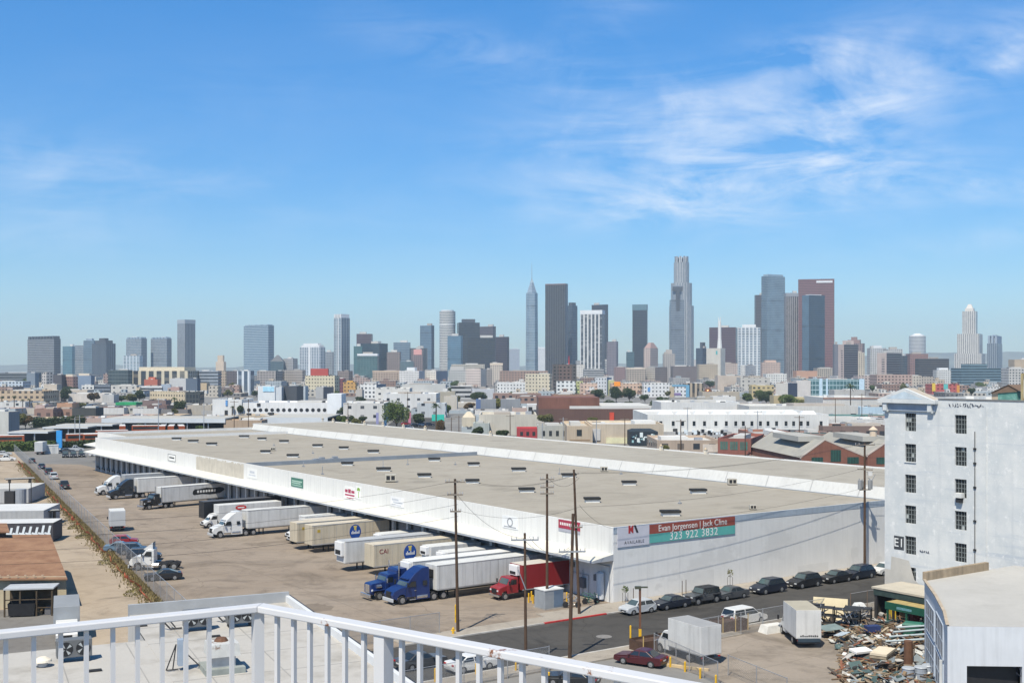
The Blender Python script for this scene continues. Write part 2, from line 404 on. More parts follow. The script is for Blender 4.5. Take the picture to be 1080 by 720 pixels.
HAZE = True
if HAZE:
    m = bpy.data.materials.new('haze_air'); m.use_nodes = True
    n2 = m.node_tree; n2.nodes.remove(n2.nodes['Principled BSDF'])
    pv = _n(n2, 'ShaderNodeVolumePrincipled'); pv.inputs['Color'].default_value = (.66, .83, 1, 1); pv.inputs['Density'].default_value = .00008; pv.inputs['Anisotropy'].default_value = .1
    n2.links.new(pv.outputs[0], n2.nodes['Material Output'].inputs['Volume'])
    b = MB(); b.box(-9500, 9500, -500, 10500, -1.2, 420)
    stuff(b.build('haze', m))

cam = bpy.data.cameras.new('camera'); co = bpy.data.objects.new('camera', cam); C.objects.link(co)
cam.sensor_width = 36; cam.lens = 36 * F / 1080; cam.shift_y = (HY - 360) / 1080; cam.clip_start = .1; cam.clip_end = 40000
co.location = (0, 0, CH); co.rotation_euler = (R(90), 0, 0)
sc.camera = co
vs = sc.view_settings; vs.view_transform = 'Standard'; vs.look = 'None'; vs.exposure = .36; vs.gamma = 1; vs.use_curve_mapping = False
sc.cycles.volume_bounces = 1; sc.cycles.max_bounces = 6; sc.cycles.transparent_max_bounces = 24
# ------------------------------------------------------------------ the long warehouse
M_roof = ground_mat('roof_gravel_coat', (.325, .295, .245), (.36, .33, .28), (.285, .255, .21), .04, .25, 0, (0, (.26, .235, .195), .5), .45)
M_roofline = mat('roof_parapet_blue_grey', (.22, .25, .29), .8, .15, .3)
M_wwall = mat('warehouse_white_wall', (.66, .66, .65), .7, .05, .25, streak=.08, stain=(.59, .59, .58), stain_at=(.55, .6), stain_scale=.12)
M_dock = mat('warehouse_dock_white', (.66, .655, .635), .6, .05, .2, streak=.14)
M_beige = mat('bare_beige_plaster', (.50, .46, .39), .85, .12, .6, streak=.2)
M_canopy = mat('canopy_cream_sheet', (.62, .60, .53), .6, .05, .5, streak=.05)
M_fascia = mat('canopy_fascia_grey', (.36, .38, .41), .6, .1, .5)
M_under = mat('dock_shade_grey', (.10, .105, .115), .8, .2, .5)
M_doorg = mat('dock_door_grey', (.24, .25, .265), .55, .15, .6, streak=.15)
M_conc = mat('dock_concrete', (.3, .29, .275), .9, .2, .5, streak=.3)
M_jnt = mat('joint_grey', (.45, .46, .47), .8, .1, 1)
wh = thing('warehouse', 'very long white warehouse with flat grey roof and a row of truck docks', 'warehouse', C0, TH)
L1 = 213
b = MB()
T = lambda x, z, d: (x, d, z)
# end wall, thick enough to be a wall
b.box(0, 55, 0, .3, 0, 8.7); b.box(.0, 55, L1 - .3, L1, 0, 8.7); b.box(54.7, 55, .3, L1 - .3, 0, 7.95)
b.box(55.003, 82, 0.4, .7, 0, 9.9); b.box(81.7, 82, .7, 240, 0, 9.85); b.box(55.003, 82, 239.7, 240, 0, 9.9)
b.box(8, 55, 239.7, 240, 0, 8.7)
for k in range(1, 11):
    b.box(k * 5.1, k * 5.1 + .05, -.012, .002, .2, 7.6, 1)
for (x0, x1, z0, z1) in ((11, 16, .2, 2.4), (24, 25.4, 2.6, 3.5), (31, 37, .15, 1.3), (41.5, 43, 1.5, 2.7)):
    b.box(x0, x1, -.008, .002, z0, z1, 2)
b.build('end_wall', [M_wwall, mat('wall_joint', (.57, .575, .58), .8, .05, 1), mat('repainted_patch', (.60, .60, .59), .7, .04, 1)], wh)
b = MB(); b.box(.0, 55, -.03, .0, 7.95, 8.72)
b.build('blue_grey_parapet_band', mat('band_blue_grey', (.33, .39, .46), .7, .1, .4, streak=.15), wh)['label'] = 'blue grey band along the top of the end wall'
# dock facade: parapet band over the docks and plain wall near the corner
b = MB()
b.box(-.001, .3, .3, L1 - .3, 4.9, 8.7)
b.box(-.0, .3, .3, 11.5, 0, 4.9, 1)
b.box(8, 8.3, L1, 239.7, 4.9, 8.7)
for k in range(1, 24): b.box(-.012, .0, k * 9.0, k * 9.0 + .04, 5.75, 8.6, 2)
b.build('parapet_wall', [M_dock, M_wwall, M_jnt], wh)
ub0 = uv_of(hit(257, 495, C0, V))[0]; ub1 = uv_of(hit(207, 488, C0, V))[0]
b = MB(); b.box(-.03, .0, ub0, ub1, 5.72, 8.3)
r2 = random.Random(5); y = ub0
while y < ub1 - .3:
    s_ = r2.uniform(.5, 1.6); b.box(-.03, .0, y, min(ub1, y + s_), 8.3, 8.3 + r2.uniform(.0, .35)); y += s_ + r2.uniform(.0, .7)
b.build('bare_plaster_panel', M_beige, wh)['label'] = 'bare beige stretch of parapet with ragged paint edge'
b = MB()
def canopy(mb, x, y0, y1):
    mb.face([(x, y0, 5.65), (x, y1, 5.65), (x - 3.1, y1, 5.12), (x - 3.1, y0, 5.12)][::-1], 0)
    mb.face([(x - 3.1, y0, 5.12), (x - 3.1, y1, 5.12), (x - 3.1, y1, 4.86), (x - 3.1, y0, 4.86)], 1)
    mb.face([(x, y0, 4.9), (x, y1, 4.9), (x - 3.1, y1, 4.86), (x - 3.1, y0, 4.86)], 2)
    for yy_ in (y0, y1): mb.face([(x, yy_, 5.65), (x - 3.1, yy_, 5.12), (x - 3.1, yy_, 4.86), (x, yy_, 4.9)], 1)
canopy(b, -.002, .0, L1); canopy(b, 7.998, L1 + .3, 243)
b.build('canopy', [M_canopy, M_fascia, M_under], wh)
b = MB(); y = 12
b.box(.9, 1.1, 11.5, L1 - .3, 0, 4.9); b.box(.3, .9, 11.5, L1 - .3, 4.6, 4.898); b.box(8.9, 9.1, L1, 239, 0, 4.9)
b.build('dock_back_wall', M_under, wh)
b = MB(); b.box(.05, .9, 11.5, L1 - .3, 0, 1.15); b.box(8.05, 8.9, L1, 239, 0, 1.15)
b.build('dock_platform', M_conc, wh)
k = 0; y = 13.0
pil = MB().box(0, .45, -.3, .3, 0, 4.88).build('dock_pillar', mat('dock_pillar_paint', (.62, .63, .63), .7, .08, .5, streak=.2), wh, (.0, 12, 0))
dr = MB().box(.62, .898, -1.5, 1.5, 1.15, 4.3)
for z_ in (1.9, 2.65, 3.4): dr.box(.6, .621, -1.5, 1.5, z_, z_ + .05)
drm = dr.build('dock_door', M_doorg, wh, (0, 14.2, 0))
bp = MB().box(-.15, .05, -1.4, -1.05, .55, 1.1).box(-.14, .04, -1.05, 1.4, .9, 1.1).build('dock_bumper', DARK, wh, (0, 14.2, 0))
n = 45
for i in range(1, n):
    yy_ = 12 + i * 4.45
    if yy_ > L1 - 1: break
    for src, off in ((pil, 0), (drm, 2.2), (bp, 2.2)):
        if yy_ + off > L1 - 1.5: continue
        c = src.copy(); C.objects.link(c); c.parent = wh; c.location = (src.location.x, yy_ + off, 0)
# light coloured end bays seen at the far end
for i in range(6):
    c = pil.copy(); C.objects.link(c); c.parent = wh; c.location = (8, L1 + 2 + i * 4.4, 0)
# roofs
b = MB(); b.box(.3, 54.7, .3, L1 - .3, 7.6, 7.98, skip='z'); b.box(8.3, 55, L1, 239.7, 7.6, 7.98, skip='z')
b.build('roof', M_roof, wh)
b = MB(); b.box(55.3, 81.7, .7, 239.7, 9.2, 9.62, skip='z'); b.build('upper_roof', ground_mat('upper_roof_coat', (.34, .315, .27), (.375, .35, .30), (.30, .275, .235), .04, .25, 0, (0, (.28, .255, .215), .4), .4), wh)
b = MB()
b.face([(54.4, .5, 8.0), (54.4, 239.6, 8.0), (55.2, 239.6, 9.7), (55.2, .5, 9.7)][::-1])
b.face([(55.2, .5, 9.7), (55.2, 239.6, 9.7), (55.6, 239.6, 9.7), (55.6, .5, 9.7)][::-1]); b.face([(54.4, .5, 8.), (55.2, .5, 9.7), (55.6, .5, 9.7), (55.6, .5, 8.)])
b.face([(54.4, 239.6, 8.), (55.2, 239.6, 9.7), (55.6, 239.6, 9.7), (55.6, 239.6, 8.)])
for i in range(1, 26): b.face([(54.38, i * 9.1, 8.0), (54.38, i * 9.1 + .14, 8.0), (55.18, i * 9.1 + .14, 9.7), (55.18, i * 9.1, 9.7)][::-1], 1)
b.build('upper_wall', [mat('upper_wall_white', (.53, .53, .515), .75, .07, .2, streak=.12, stain=(.46, .455, .44), stain_scale=.1), mat('upper_wall_joint', (.33, .33, .33), .8)], wh)
b = MB(); b.box(53.9, 54.395, .4, 239, 7.981, 8.05); b.box(.5, 53.5, 110.6, 111.0, 7.98, 8.75); b.box(.301, .55, .31, L1 - .5, 7.98, 8.55); b.box(.6, 54, .301, .5, 7.98, 8.5)
b.box(55.7, 55.9, 1, 239, 9.621, 9.66)
b.build('roof_flashing', M_roofline, wh)
# roof vents: low dark hatches on pale kerbs
vm = [mat('vent_top_black', (.022, .022, .022), .9, .2, 1), mat('vent_kerb_white', (.62, .62, .6), .7, .1, 1)]
vb = MB(); vb.box(-1.1, 1.1, -.6, .6, 0, .42, 1); vb.box(-1.25, 1.25, -.75, .75, .421, .72, 0)

v0 = vb.build('roof_vent', vm, wh)
P1 = [(25, 252), (40, 307), (118, 263), (155, 324), (260, 281), (370, 291), (495, 306), (385, 358), (538, 382), (752, 340), (918, 360), (710, 408), (913, 433)]
P2 = [(28, 383), (240, 408), (62, 470), (338, 512), (494, 440), (785, 475), (668, 568)]
P3 = [(745, 132), (815, 142), (893, 154), (1030, 122), (905, 100), (648, 106)]
px = [(270 + x / 4, 400 + y / 4) for x, y in P1] + [(540 + x / 4, 400 + y / 4) for x, y in P2] + [(x / 4, 430 + y / 4) for x, y in P3] + [(875, 500)]
first = True
for x, y in px:
    p = G(x, y + .5, 8.1); u, v = uv_of(p)
    if not (1 < u < 212 and 1.5 < v < 53): continue
    o = v0 if first else v0.copy()
    if not first: C.objects.link(o); o.parent = wh
    first = False; o.location = (v, u, 7.98); o.rotation_euler = (0, 0, R(-28) + rnd.uniform(-.05, .05)); k_ = rnd.uniform(.9, 1.1); o.scale = (k_, k_, 1)
ac = MB(); ac.box(-.9, .9, -.6, .6, .2, 1.3); ac.box(-.7, -.1, -.62, -.6, .4, 1.1, 1); ac.box(.1, .7, -.62, -.6, .4, 1.1, 1); ac.box(-.8, .8, -.5, .5, 0, .2, 1)
a0 = ac.build('air_conditioner', [mat('unit_beige', (.45, .42, .36), .6, .1, 1), BLACK], wh)
first = True
for x, y, s_ in ((412, 508, 1), (772, 511, .8), (637, 497, .7), (794, 537, .5), (288, 475, .6)):
    u, v = uv_of(G(x, y, 8)); o = a0 if first else a0.copy()
    if not first: C.objects.link(o); o.parent = wh
    first = False; o.location = (min(v, 53), u, 7.98); o.scale = (s_,) * 3; o.rotation_euler = (0, 0, R(-30))
pc = MB(); pc.box(-.28, .28, -.28, .28, 0, .9); pc.box(-.36, .36, -.36, .36, .9, 1.0, 1); pc.cyl((0, 0, 1.0), (0, 0, 1.35), .26, .1, 8, 1)
p0 = pc.build('chimney_cap', [mat('cap_cream', (.66, .6, .5), .8, .1, 1), mat('cap_buff', (.5, .4, .28), .8, .1, 1)], wh)
first = True
for x in (341, 352, 366.5, 385, 404.5, 426, 449, 518, 698, 745):
    # on the far edge of the upper roof
    q = hit(x, 455, W(0, 81.2), V); u, v = uv_of(q); o = p0 if first else p0.copy()
    if not first: C.objects.link(o); o.parent = wh
    first = False; o.location = (81, u, 9.6)
# pipes and small masts that stick up from the roof
b = MB(); r3 = random.Random(8)
for x, y in ((289, 470), (340, 500), (480, 490), (590, 500), (717, 531), (330, 478), (404, 493), (655, 470 + 30), (430, 490), (320, 492)):
    u, v = uv_of(G(x, y, 8)); v = min(max(v, 2), 52)
    b.cyl((v, u, 7.98), (v, u, 8.5 + r3.random()), .06, .06, 6); b.box(v - .2, v + .2, u - .2, u + .2, 7.98, 8.2)
b.build('vent_pipe', STEEL, wh)
b = MB()
for i in range(11):
    u, v = uv_of(G(320 + i * 3.7, 486 + .1 * i, 8)); b.box(v - .5, v + .5, 111.3, 112.2, 7.98, 8.5 + r3.random() * .7)
b.build('roof_duct_row', STEEL, wh)
# plant by the near dock: tank, pipes and meter boxes on the shaded wall
b = MB(); b.cyl((-.5, 1.8, .3), (-.5, 1.8, 3.3), .45, .45, 14); b.cyl((-.5, 1.8, 3.3), (-.5, 1.8, 3.5), .45, .2, 14)
structure_tank = b.build('storage_tank', mat('tank_white', (.62, .64, .66), .5, .08, 1, streak=.2), wh)
b = MB(); b.tube([(-.1, .6, .2), (-.1, .6, 4.2), (-.1, 6, 4.2)], .05); b.tube([(-.1, 4.5, .2), (-.1, 4.5, 2.6), (-.1, 7.5, 2.6)], .05); b.tube([(-.1, 5.6, .2), (-.1, 5.6, 3.1)], .06)
b.build('wall_pipe', STEEL, wh)
b = MB(); b.box(-.35, -.0, 5.0, 5.9, 1.0, 2.2); b.box(-.3, 0, 7.2, 7.8, 3.2, 3.8); b.box(-.3, 0, 2.8, 3.3, 2.2, 2.9)
b.build('meter_box', mat('meter_box_grey', (.13, .14, .15), .6, .15, 1), wh)

# ------------------------------------------------------------------ signs on the warehouse
def wall_sign(name, label, pxbox, wall, m, cat='sign', off=.05):
    """pxbox x0,y0,x1,y1; wall 'dock' or 'end'. Returns the Empty (at the sign's centre, local x reading to the right, z up) and its size"""
    x0, y0, x1, y1 = pxbox; N = V if wall == 'dock' else U; P = C0 - N * (off if wall == 'end' else off)
    a, c = hit(x0, (y0 + y1) / 2, P, N), hit(x1, (y0 + y1) / 2, P, N)
    mid = hit((x0 + x1) / 2, (y0 + y1) / 2, P, N); h_ = (hit((x0 + x1) / 2, y0, P, N) - hit((x0 + x1) / 2, y1, P, N)).z
    t = thing(name, label, cat, mid, TH if wall == 'end' else TH - R(90))
    wd = (c - a).length
    if m is not None: MB().box(-wd / 2, wd / 2, -.02, .035, -h_ / 2, h_ / 2).build('panel', m, t)
    return t, wd, h_
RX = (R(90), 0, 0)
TW = mat('sign_white', (.72, .72, .7), .6, .04, 1)
# the long leasing banner: z range taken at its near end
N = U; P = C0 - U * .09
bl, br = hit(685, 563, P, N), hit(775, 551, P, N); ll = hit(651, 570, P, N)
zt, zb, zm = hit(685, 553.2, P, N).z, hit(685, 572.5, P, N).z, hit(685, 563, P, N).z
bw_ = (br - bl).length
t = thing('banner', 'brown and teal leasing banner with two names and a phone number on the end wall', 'banner', ((bl + br) / 2).to_2d().to_3d() + Vector((0, 0, zm)), TH)
MB().box(-bw_ / 2, bw_ / 2, -.02, .03, 0, zt - zm).build('brown_panel', mat('banner_brown', (.26, .062, .045), .6, .06, 1), t)
MB().box(-bw_ / 2, bw_ / 2, -.02, .03, zb - zm, -.004).build('teal_panel', mat('banner_teal', (.10, .38, .345), .6, .06, 1), t)
o = text('Evan Jorgensen | Jack Cline', 1.0, TW, t, (0, -.03, (zt - zm) / 2), RX); o.scale = (.8 * bw_ / o.dimensions.x,) * 2 + (1,)
o = text('323 922 3832', 1.0, TW, t, (.1, -.03, (zb - zm) / 2), RX, space=1.1); o.scale = (.56 * bw_ / o.dimensions.x,) * 2 + (1,)
lw = (bl - ll).length - .08
t = thing('logo_panel', 'pale grey panel with dark two tone logo and AVAILABLE at the warehouse corner', 'sign', ((bl + ll) / 2).to_2d().to_3d() + Vector((0, 0, zm)), TH)
MB().box(-lw / 2, lw / 2, -.02, .03, zb - zm - .1, zt - zm).build('panel', mat('logo_panel_grey', (.52, .52, .58), .6, .06, 1), t)
b = MB(); s_ = .42
b.prism([(-1.5 * s_, 0), (-.95 * s_, 0), (-.95 * s_, .6 * s_), (-.35 * s_, 0), (-.1 * s_, 0), (-.1 * s_, 1.7 * s_), (-.3 * s_, 1.7 * s_), (-.95 * s_, 1.1 * s_), (-.95 * s_, 1.7 * s_), (-1.5 * s_, 1.7 * s_)], 0, .02, 0)
b.prism([(.0, 1.7 * s_), (.6 * s_, 1.7 * s_), (1.4 * s_, 0), (.8 * s_, 0), (.4 * s_, .85 * s_)], 0, .02, 1)
o = b.build('emblem', [mat('logo_red', (.35, .03, .03), .6, .05, 1), mat('logo_black', (.03, .025, .03), .6, .05, 1)], t, (0, -.022, .35)); o.rotation_euler = RX; o.scale = (1.25, 1.25, 1)
o = text('AVAILABLE', 1, mat('logo_black', (.03, .025, .03)), t, (.1, -.03, zb - zm + .35), RX, space=1.2); o.scale = (.62 * lw / o.dimensions.x,) * 2 + (1,)
# signs on the dock parapet
def bars(t, m, rows, y=-.03):
    b = MB()
    for x0, x1, z0, z1 in rows: b.box(x0, x1, y, y + .012, z0, z1)
    return b.build('marking', m, t)
t, a, h_ = wall_sign('green_sign', 'small dark green sign on the white dock parapet', (307, 504, 319.5, 513.5), 'dock', mat('sign_green', (.05, .16, .12), .5, .1, 1))
bars(t, mat('sign_pale_green', (.35, .5, .42), .6), [(-a * .42, a * .42, h_ * .08, h_ * .22), (-a * .42, a * .3, -h_ * .12, h_ * .0), (-a * .42, a * .42, -h_ * .34, -h_ * .26)])
t, a, h_ = wall_sign('red_fruit_sign', 'white sign with dark red lettering beside a green plant sign', (363.5, 513, 374.5, 526), 'dock', mat('sign_offwhite', (.74, .74, .72), .6))
bars(t, mat('sign_crimson', (.35, .04, .09), .6), [(-a * .45, -a * .2, 0, h_ * .25), (-a * .15, a * .1, -.05, h_ * .3), (a * .15, a * .45, 0, h_ * .22), (-a * .45, a * .45, -h_ * .25, -h_ * .12), (-a * .3, a * .35, -h_ * .45, -h_ * .38)])
t, a, h_ = wall_sign('plant_sign', 'white sign with a green leafy plant emblem', (375.5, 513, 381, 526), 'dock', mat('sign_offwhite', (.74, .74, .72), .6))
b = MB(); b.box(-.1, .1, -.03, -.021, -h_ * .4, h_ * .1)
for i in range(5):
    an = R(30 + 30 * i); b.box(-.05 + math.cos(an) * .3 - .22, .05 + math.cos(an) * .3 + .22, -.032, -.02, h_ * .1 + math.sin(an) * .5 - .12, h_ * .1 + math.sin(an) * .5 + .12)
b.build('marking', mat('leaf_green_paint', (.25, .42, .08), .6), t)
t, a, h_ = wall_sign('faded_sign', 'faded pale grey lettering panel on the dock parapet', (412, 524, 426, 534), 'dock', mat('sign_faded', (.72, .72, .73), .6))
bars(t, mat('faded_grey', (.5, .52, .56), .6), [(-a * .4, a * .1, h_ * .1, h_ * .3), (-a * .3, a * .4, -h_ * .15, 0), (-a * .4, a * .3, -h_ * .4, -h_ * .3)])
t, a, h_ = wall_sign('round_emblem_sign', 'pale sign with thin grey ring emblem near the utility poles', (530, 544, 546, 557), 'dock', mat('sign_pale', (.7, .71, .72), .6))
b = MB()
for i in range(16):
    an = 2 * math.pi * i / 16; b.box(math.cos(an) * .55 - .1, math.cos(an) * .55 + .1, -.032, -.02, math.sin(an) * .5 - .1, math.sin(an) * .5 + .1)
b.box(-a * .4, a * .4, -.03, -.02, -h_ * .42, -h_ * .34)
b.build('marking', mat('ring_grey', (.25, .26, .28), .6), t)
t, a, h_ = wall_sign('red_dock_sign', 'dark red sign strip high on the dock parapet near the corner', (589, 549, 611.5, 558), 'dock', mat('sign_deep_red', (.32, .03, .06), .5, .1, 1))
bars(t, TW, [(-a * .42 + i * a * .085, -a * .42 + i * a * .085 + a * .05, -h_ * .12, h_ * .2) for i in range(10)])
MB().box(-a / 2, a / 2, -.02, .03, -h_ * .85, -h_ * .53).build('lower_strip', mat('strip_grey', (.35, .35, .4), .6), t)
t, a, h_ = wall_sign('outline_sign', 'white sign with thin black border at the far end of the docks', (177, 478.5, 185.5, 486.5), 'dock', TW)
bars(t, BLACK, [(-a * .48, a * .48, h_ * .4, h_ * .46), (-a * .48, a * .48, -h_ * .46, -h_ * .4), (-a * .48, -a * .44, -h_ * .4, h_ * .4), (a * .44, a * .48, -h_ * .4, h_ * .4), (-a * .3, a * .3, -.15, .15)])
t, a, h_ = wall_sign('bordered_sign', 'small white framed sign on the parapet beside the bare plaster', (261, 494, 271, 504), 'dock', TW)
bars(t, mat('faded_grey', (.5, .52, .56), .6), [(-a * .25, a * .25, 0, h_ * .25), (-a * .35, a * .35, -h_ * .25, -h_ * .12)])
# ------------------------------------------------------------------ vehicles (x forward, y left, z up, origin on the ground)
def paint(name, col, coat=.3): return mat('paint_' + name, col, .4, .05, .3, coat=coat, spec=.5)
PAINT = dict(white=paint('white', (.62, .62, .61)), black=paint('black', (.012, .012, .014)), navy=paint('navy', (.010, .014, .026)), silver=paint('silver', (.42, .44, .46)),
    grey=paint('grey', (.06, .064, .07)), maroon=paint('maroon', (.06, .008, .012)), red=paint('red', (.24, .014, .02)), blue=paint('blue', (.007, .025, .12)), darkblue=paint('dark_blue', (.012, .03, .06)), charcoal=paint('charcoal', (.018, .02, .023)), orange=paint('orange', (.62, .10, .02)), cream=paint('cream', (.62, .56, .46)), steelblue=paint('steel_blue', (.12, .19, .26)), tan=paint('tan', (.35, .30, .24)), green=paint('green', (.05, .12, .06)))
LAMP = mat('lamp_glass', (.6, .62, .62), .15, .1, 3, spec=.6); TAIL = mat('tail_lamp_red', (.35, .01, .01), .2, .1, 3)
AUTOGLASS = mat('tinted_glass', (.018, .024, .028), .06, .1, .5, spec=.7); WSGLASS = mat('windscreen_glass', (.06, .085, .09), .08, .25, .5, spec=.8)
PLATE = mat('plate_pale', (.6, .6, .58), .5, .1, 3); RIM = mat('wheel_rim', (.42, .43, .44), .35, .15, 3, metal=.7)
TR_W = mat('trailer_white', (.58, .58, .57), .5, .06, .5, streak=.26, fine=.05); TR_C = mat('trailer_cream', (.52, .455, .345), .55, .06, .5, streak=.28, fine=.05); TR_K = mat('trailer_black', (.016, .017, .02), .45, .15, .5); TR_R = mat('box_red', (.21, .014, .016), .5, .06, .5, streak=.1)
TR_ROOF = mat('trailer_roof', (.56, .56, .54), .6, .08, .4, stain=(.42, .41, .38), stain_scale=.5); FRAME = mat('chassis_black', (.025, .025, .027), .7, .2, 1)
_wc = {}
def wheel(p, x, y, r, w, rimm=None):
    k = (r, w)
    if k not in _wc:
        a = MB(); a.cyl((0, -w / 2, 0), (0, w / 2, 0), r, r, 18)
        b = MB(); b.cyl((0, -w / 2 - .012, 0), (0, w / 2 + .012, 0), r * .6, r * .6, 14); b.cyl((0, -w / 2 - .05, 0), (0, w / 2 + .05, 0), r * .16, r * .16, 8)
        wa = a.build('wheel', DARK, p, (x, y, r), bevel=.03); ra = b.build('rim', RIM, wa)
        _wc[k] = (wa, ra); return wa
    wa, ra = _wc[k]
    o = wa.copy(); C.objects.link(o); o.parent = p; o.location = (x, y, r)
    q = ra.copy(); C.objects.link(q); q.parent = o
    return o
def arch(x, r, z0, n=6):
    """points of a wheel arch from front to rear along the sill line (used rear to front in the profile)"""
    return [(x + r * math.cos(math.pi * i / n), z0 + r * math.sin(math.pi * i / n)) for i in range(n + 1)]
CARS = dict(
    sedan=dict(L=4.75, W=1.82, H=1.45, zb=.93, xw=.95, xf=.28, xb=-.85, xr=-1.72, zd=.98, wb=1.38, r=.33),
    coupe=dict(L=4.7, W=1.85, H=1.38, zb=.92, xw=.85, xf=.1, xb=-.75, xr=-1.95, zd=.95, wb=1.38, r=.34),
    hatch=dict(L=4.15, W=1.75, H=1.52, zb=.95, xw=1.0, xf=.3, xb=-1.5, xr=-1.98, zd=1.0, wb=1.27, r=.32),
    suv=dict(L=4.7, W=1.9, H=1.72, zb=1.08, xw=1.0, xf=.35, xb=-1.75, xr=-2.22, zd=1.1, wb=1.4, r=.38),
    van=dict(L=5.1, W=1.98, H=1.78, zb=1.05, xw=1.35, xf=.55, xb=-2.2, xr=-2.48, zd=1.05, wb=1.52, r=.34),
    jeep=dict(L=4.5, W=1.88, H=1.85, zb=1.18, xw=.68, xf=.42, xb=-1.95, xr=-2.08, zd=1.2, wb=1.45, r=.43),
    pickup=dict(L=5.6, W=2.0, H=1.85, zb=1.15, xw=1.15, xf=.6, xb=-.55, xr=-.85, zd=1.15, wb=1.75, r=.4))
def car(kind, label, color, loc, rz, cat=None, group=None, name=None):
    d = CARS[kind]; L, Wd, H, zb, r = d['L'], d['W'], d['H'], d['zb'], d['r']; h = L / 2; w = Wd / 2
    pm = PAINT[color]
    t = thing(name or ('parked_car' if kind not in ('van', 'pickup', 'jeep') else {'van': 'minivan', 'pickup': 'pickup_truck', 'jeep': 'off_road_car'}[kind]), label, cat or 'car', loc, rz, group)
    zs = .24 if kind != 'jeep' else .45
    ar = r + .06; wx = d['wb']
    boxy = kind in ('jeep',)
    prof = [(h - .03, zs + .1), (h, .5), (h - .02, .66), (h - (.1 if not boxy else .04), .80 if not boxy else 1.05), (d['xw'] + .4, zb - .04 if not boxy else zb - .02), (d['xw'], zb), (d['xr'], d['zd']), (-h + .12, d['zd'] - .02), (-h + .02, d['zd'] - .2), (-h, .55), (-h + .05, zs + .08)]
    prof += [(-wx - ar - .02, zs)] + [(x, z) for x, z in reversed(arch(-wx, ar, zs + .02))] + [(0, zs)] + [(x, z) for x, z in reversed(arch(wx, ar, zs + .02))] + [(wx + ar + .02, zs)]
    b = MB(); b.side(prof, lambda x, z: w * (1 - .05 * max(0, (abs(x) - h * .55) / (h * .45)) ** 2) * (1 - .05 * max(0, (z - .7))))
    b.build('body', pm, t, bevel=.06)
    # cabin
    wt = w - .24 if not boxy else w - .14; wbm = w * .965
    f = lambda x, z: wbm + (wt - wbm) * (z - zb + .03) / (H - zb + .03)
    cab = [(d['xw'], zb - .03), (d['xf'], H - .02), (d['xf'] - .25, H), (d['xb'] + .2, H - .01), (d['xb'], H - .04), (d['xr'], zb - .03)]
    MB().side(cab, f).build('cabin', pm if kind != 'jeep' else BLACK, t, bevel=.05)
    def lerp(p, q, k): return (p[0] + (q[0] - p[0]) * k, p[1] + (q[1] - p[1]) * k)
    # windscreen and rear window lie a little proud of the cabin
    def glass(p, q, nm, m, sgn):
        a, c = lerp(p, q, .1), lerp(p, q, .9); n_ = Vector((-(q[1] - p[1]), 0, q[0] - p[0])).normalized() * .012 * sgn
        ya, yc = f(*a) - .09, f(*c) - .07
        MB().face([(a[0] + n_.x, -ya, a[1] + n_.z), (a[0] + n_.x, ya, a[1] + n_.z), (c[0] + n_.x, yc, c[1] + n_.z), (c[0] + n_.x, -yc, c[1] + n_.z)]).build(nm, m, t)
    glass((d['xw'], zb - .0), (d['xf'], H - .02), 'windscreen', WSGLASS, -1)
    glass((d['xr'], zb - .0), (d['xb'], H - .04), 'rear_window', AUTOGLASS, 1)
    bp = (d['xf'] + d['xb']) / 2 + .1; zt_, zb_ = H - .13, zb + .04
    fx = lambda z: d['xw'] + (d['xf'] - d['xw']) * (z - zb) / (H - zb) - .14; rx = lambda z: d['xr'] + (d['xb'] - d['xr']) * (z - zb) / (H - zb) + .16
    for s_ in (1, -1):
        b = MB()
        for (x0t, x0b, x1t, x1b) in ((fx(zt_), fx(zb_), bp + .05, bp + .05), (bp - .05, bp - .05, rx(zt_), rx(zb_))):
            y0, y1 = (f(0, zb_) + .008) * s_, (f(0, zt_) + .008) * s_
            b.face([(x0b, y0, zb_), (x0t, y1, zt_), (x1t, y1, zt_), (x1b, y0, zb_)])
        b.build('side_window', AUTOGLASS, t)
        zl = .68 if not boxy else .92
        MB().box(h - .28, h - .015, s_ * (w - .32) - .18, s_ * (w - .32) + .18, zl - .07, zl + .07).build('headlight', LAMP, t, bevel=.03)
        MB().box(-h + .0, -h + .2, s_ * (w - .26) - .18, s_ * (w - .26) + .18, d['zd'] - .26, d['zd'] - .1).build('tail_light', TAIL, t, bevel=.02)
        MB().box(d['xw'] - .25, d['xw'] - .1, s_ * (w + .09) - .09, s_ * (w + .09) + .09, zb - .01, zb + .13).build('mirror', pm, t, bevel=.03)
        wheel(t, wx, s_ * (w - .11), r, .22); wheel(t, -wx, s_ * (w - .11), r, .22)
    MB().box(h - .06, h + .012, -w * .5, w * .5, .42, .56 if not boxy else .95).build('grille', BLACK, t, bevel=.02)
    MB().box(-h - .012, -h + .05, -.24, .24, .6, .72).build('number_plate', PLATE, t)
    MB().box(h - .02, h + .014, -.2, .2, .34, .42).build('number_plate', PLATE, t)
    if kind == 'jeep':
        MB().cyl((-h - .2, .1, 1.0), (-h + .02, .1, 1.0), .38, .38, 16).build('spare_wheel', DARK, t)
        for s_ in (1, -1):
            for x_ in (wx, -wx): MB().box(x_ - .6, x_ + .6, s_ * (w + .02) - .1, s_ * (w + .02) + .1, .98, 1.06).build('fender', BLACK, t, bevel=.03)
    if kind == 'pickup':
        MB().box(-h + .12, -.95, -w + .12, w - .12, d['zd'] - .03, d['zd'] + .012).build('cargo_bed', BLACK, t)
    return t

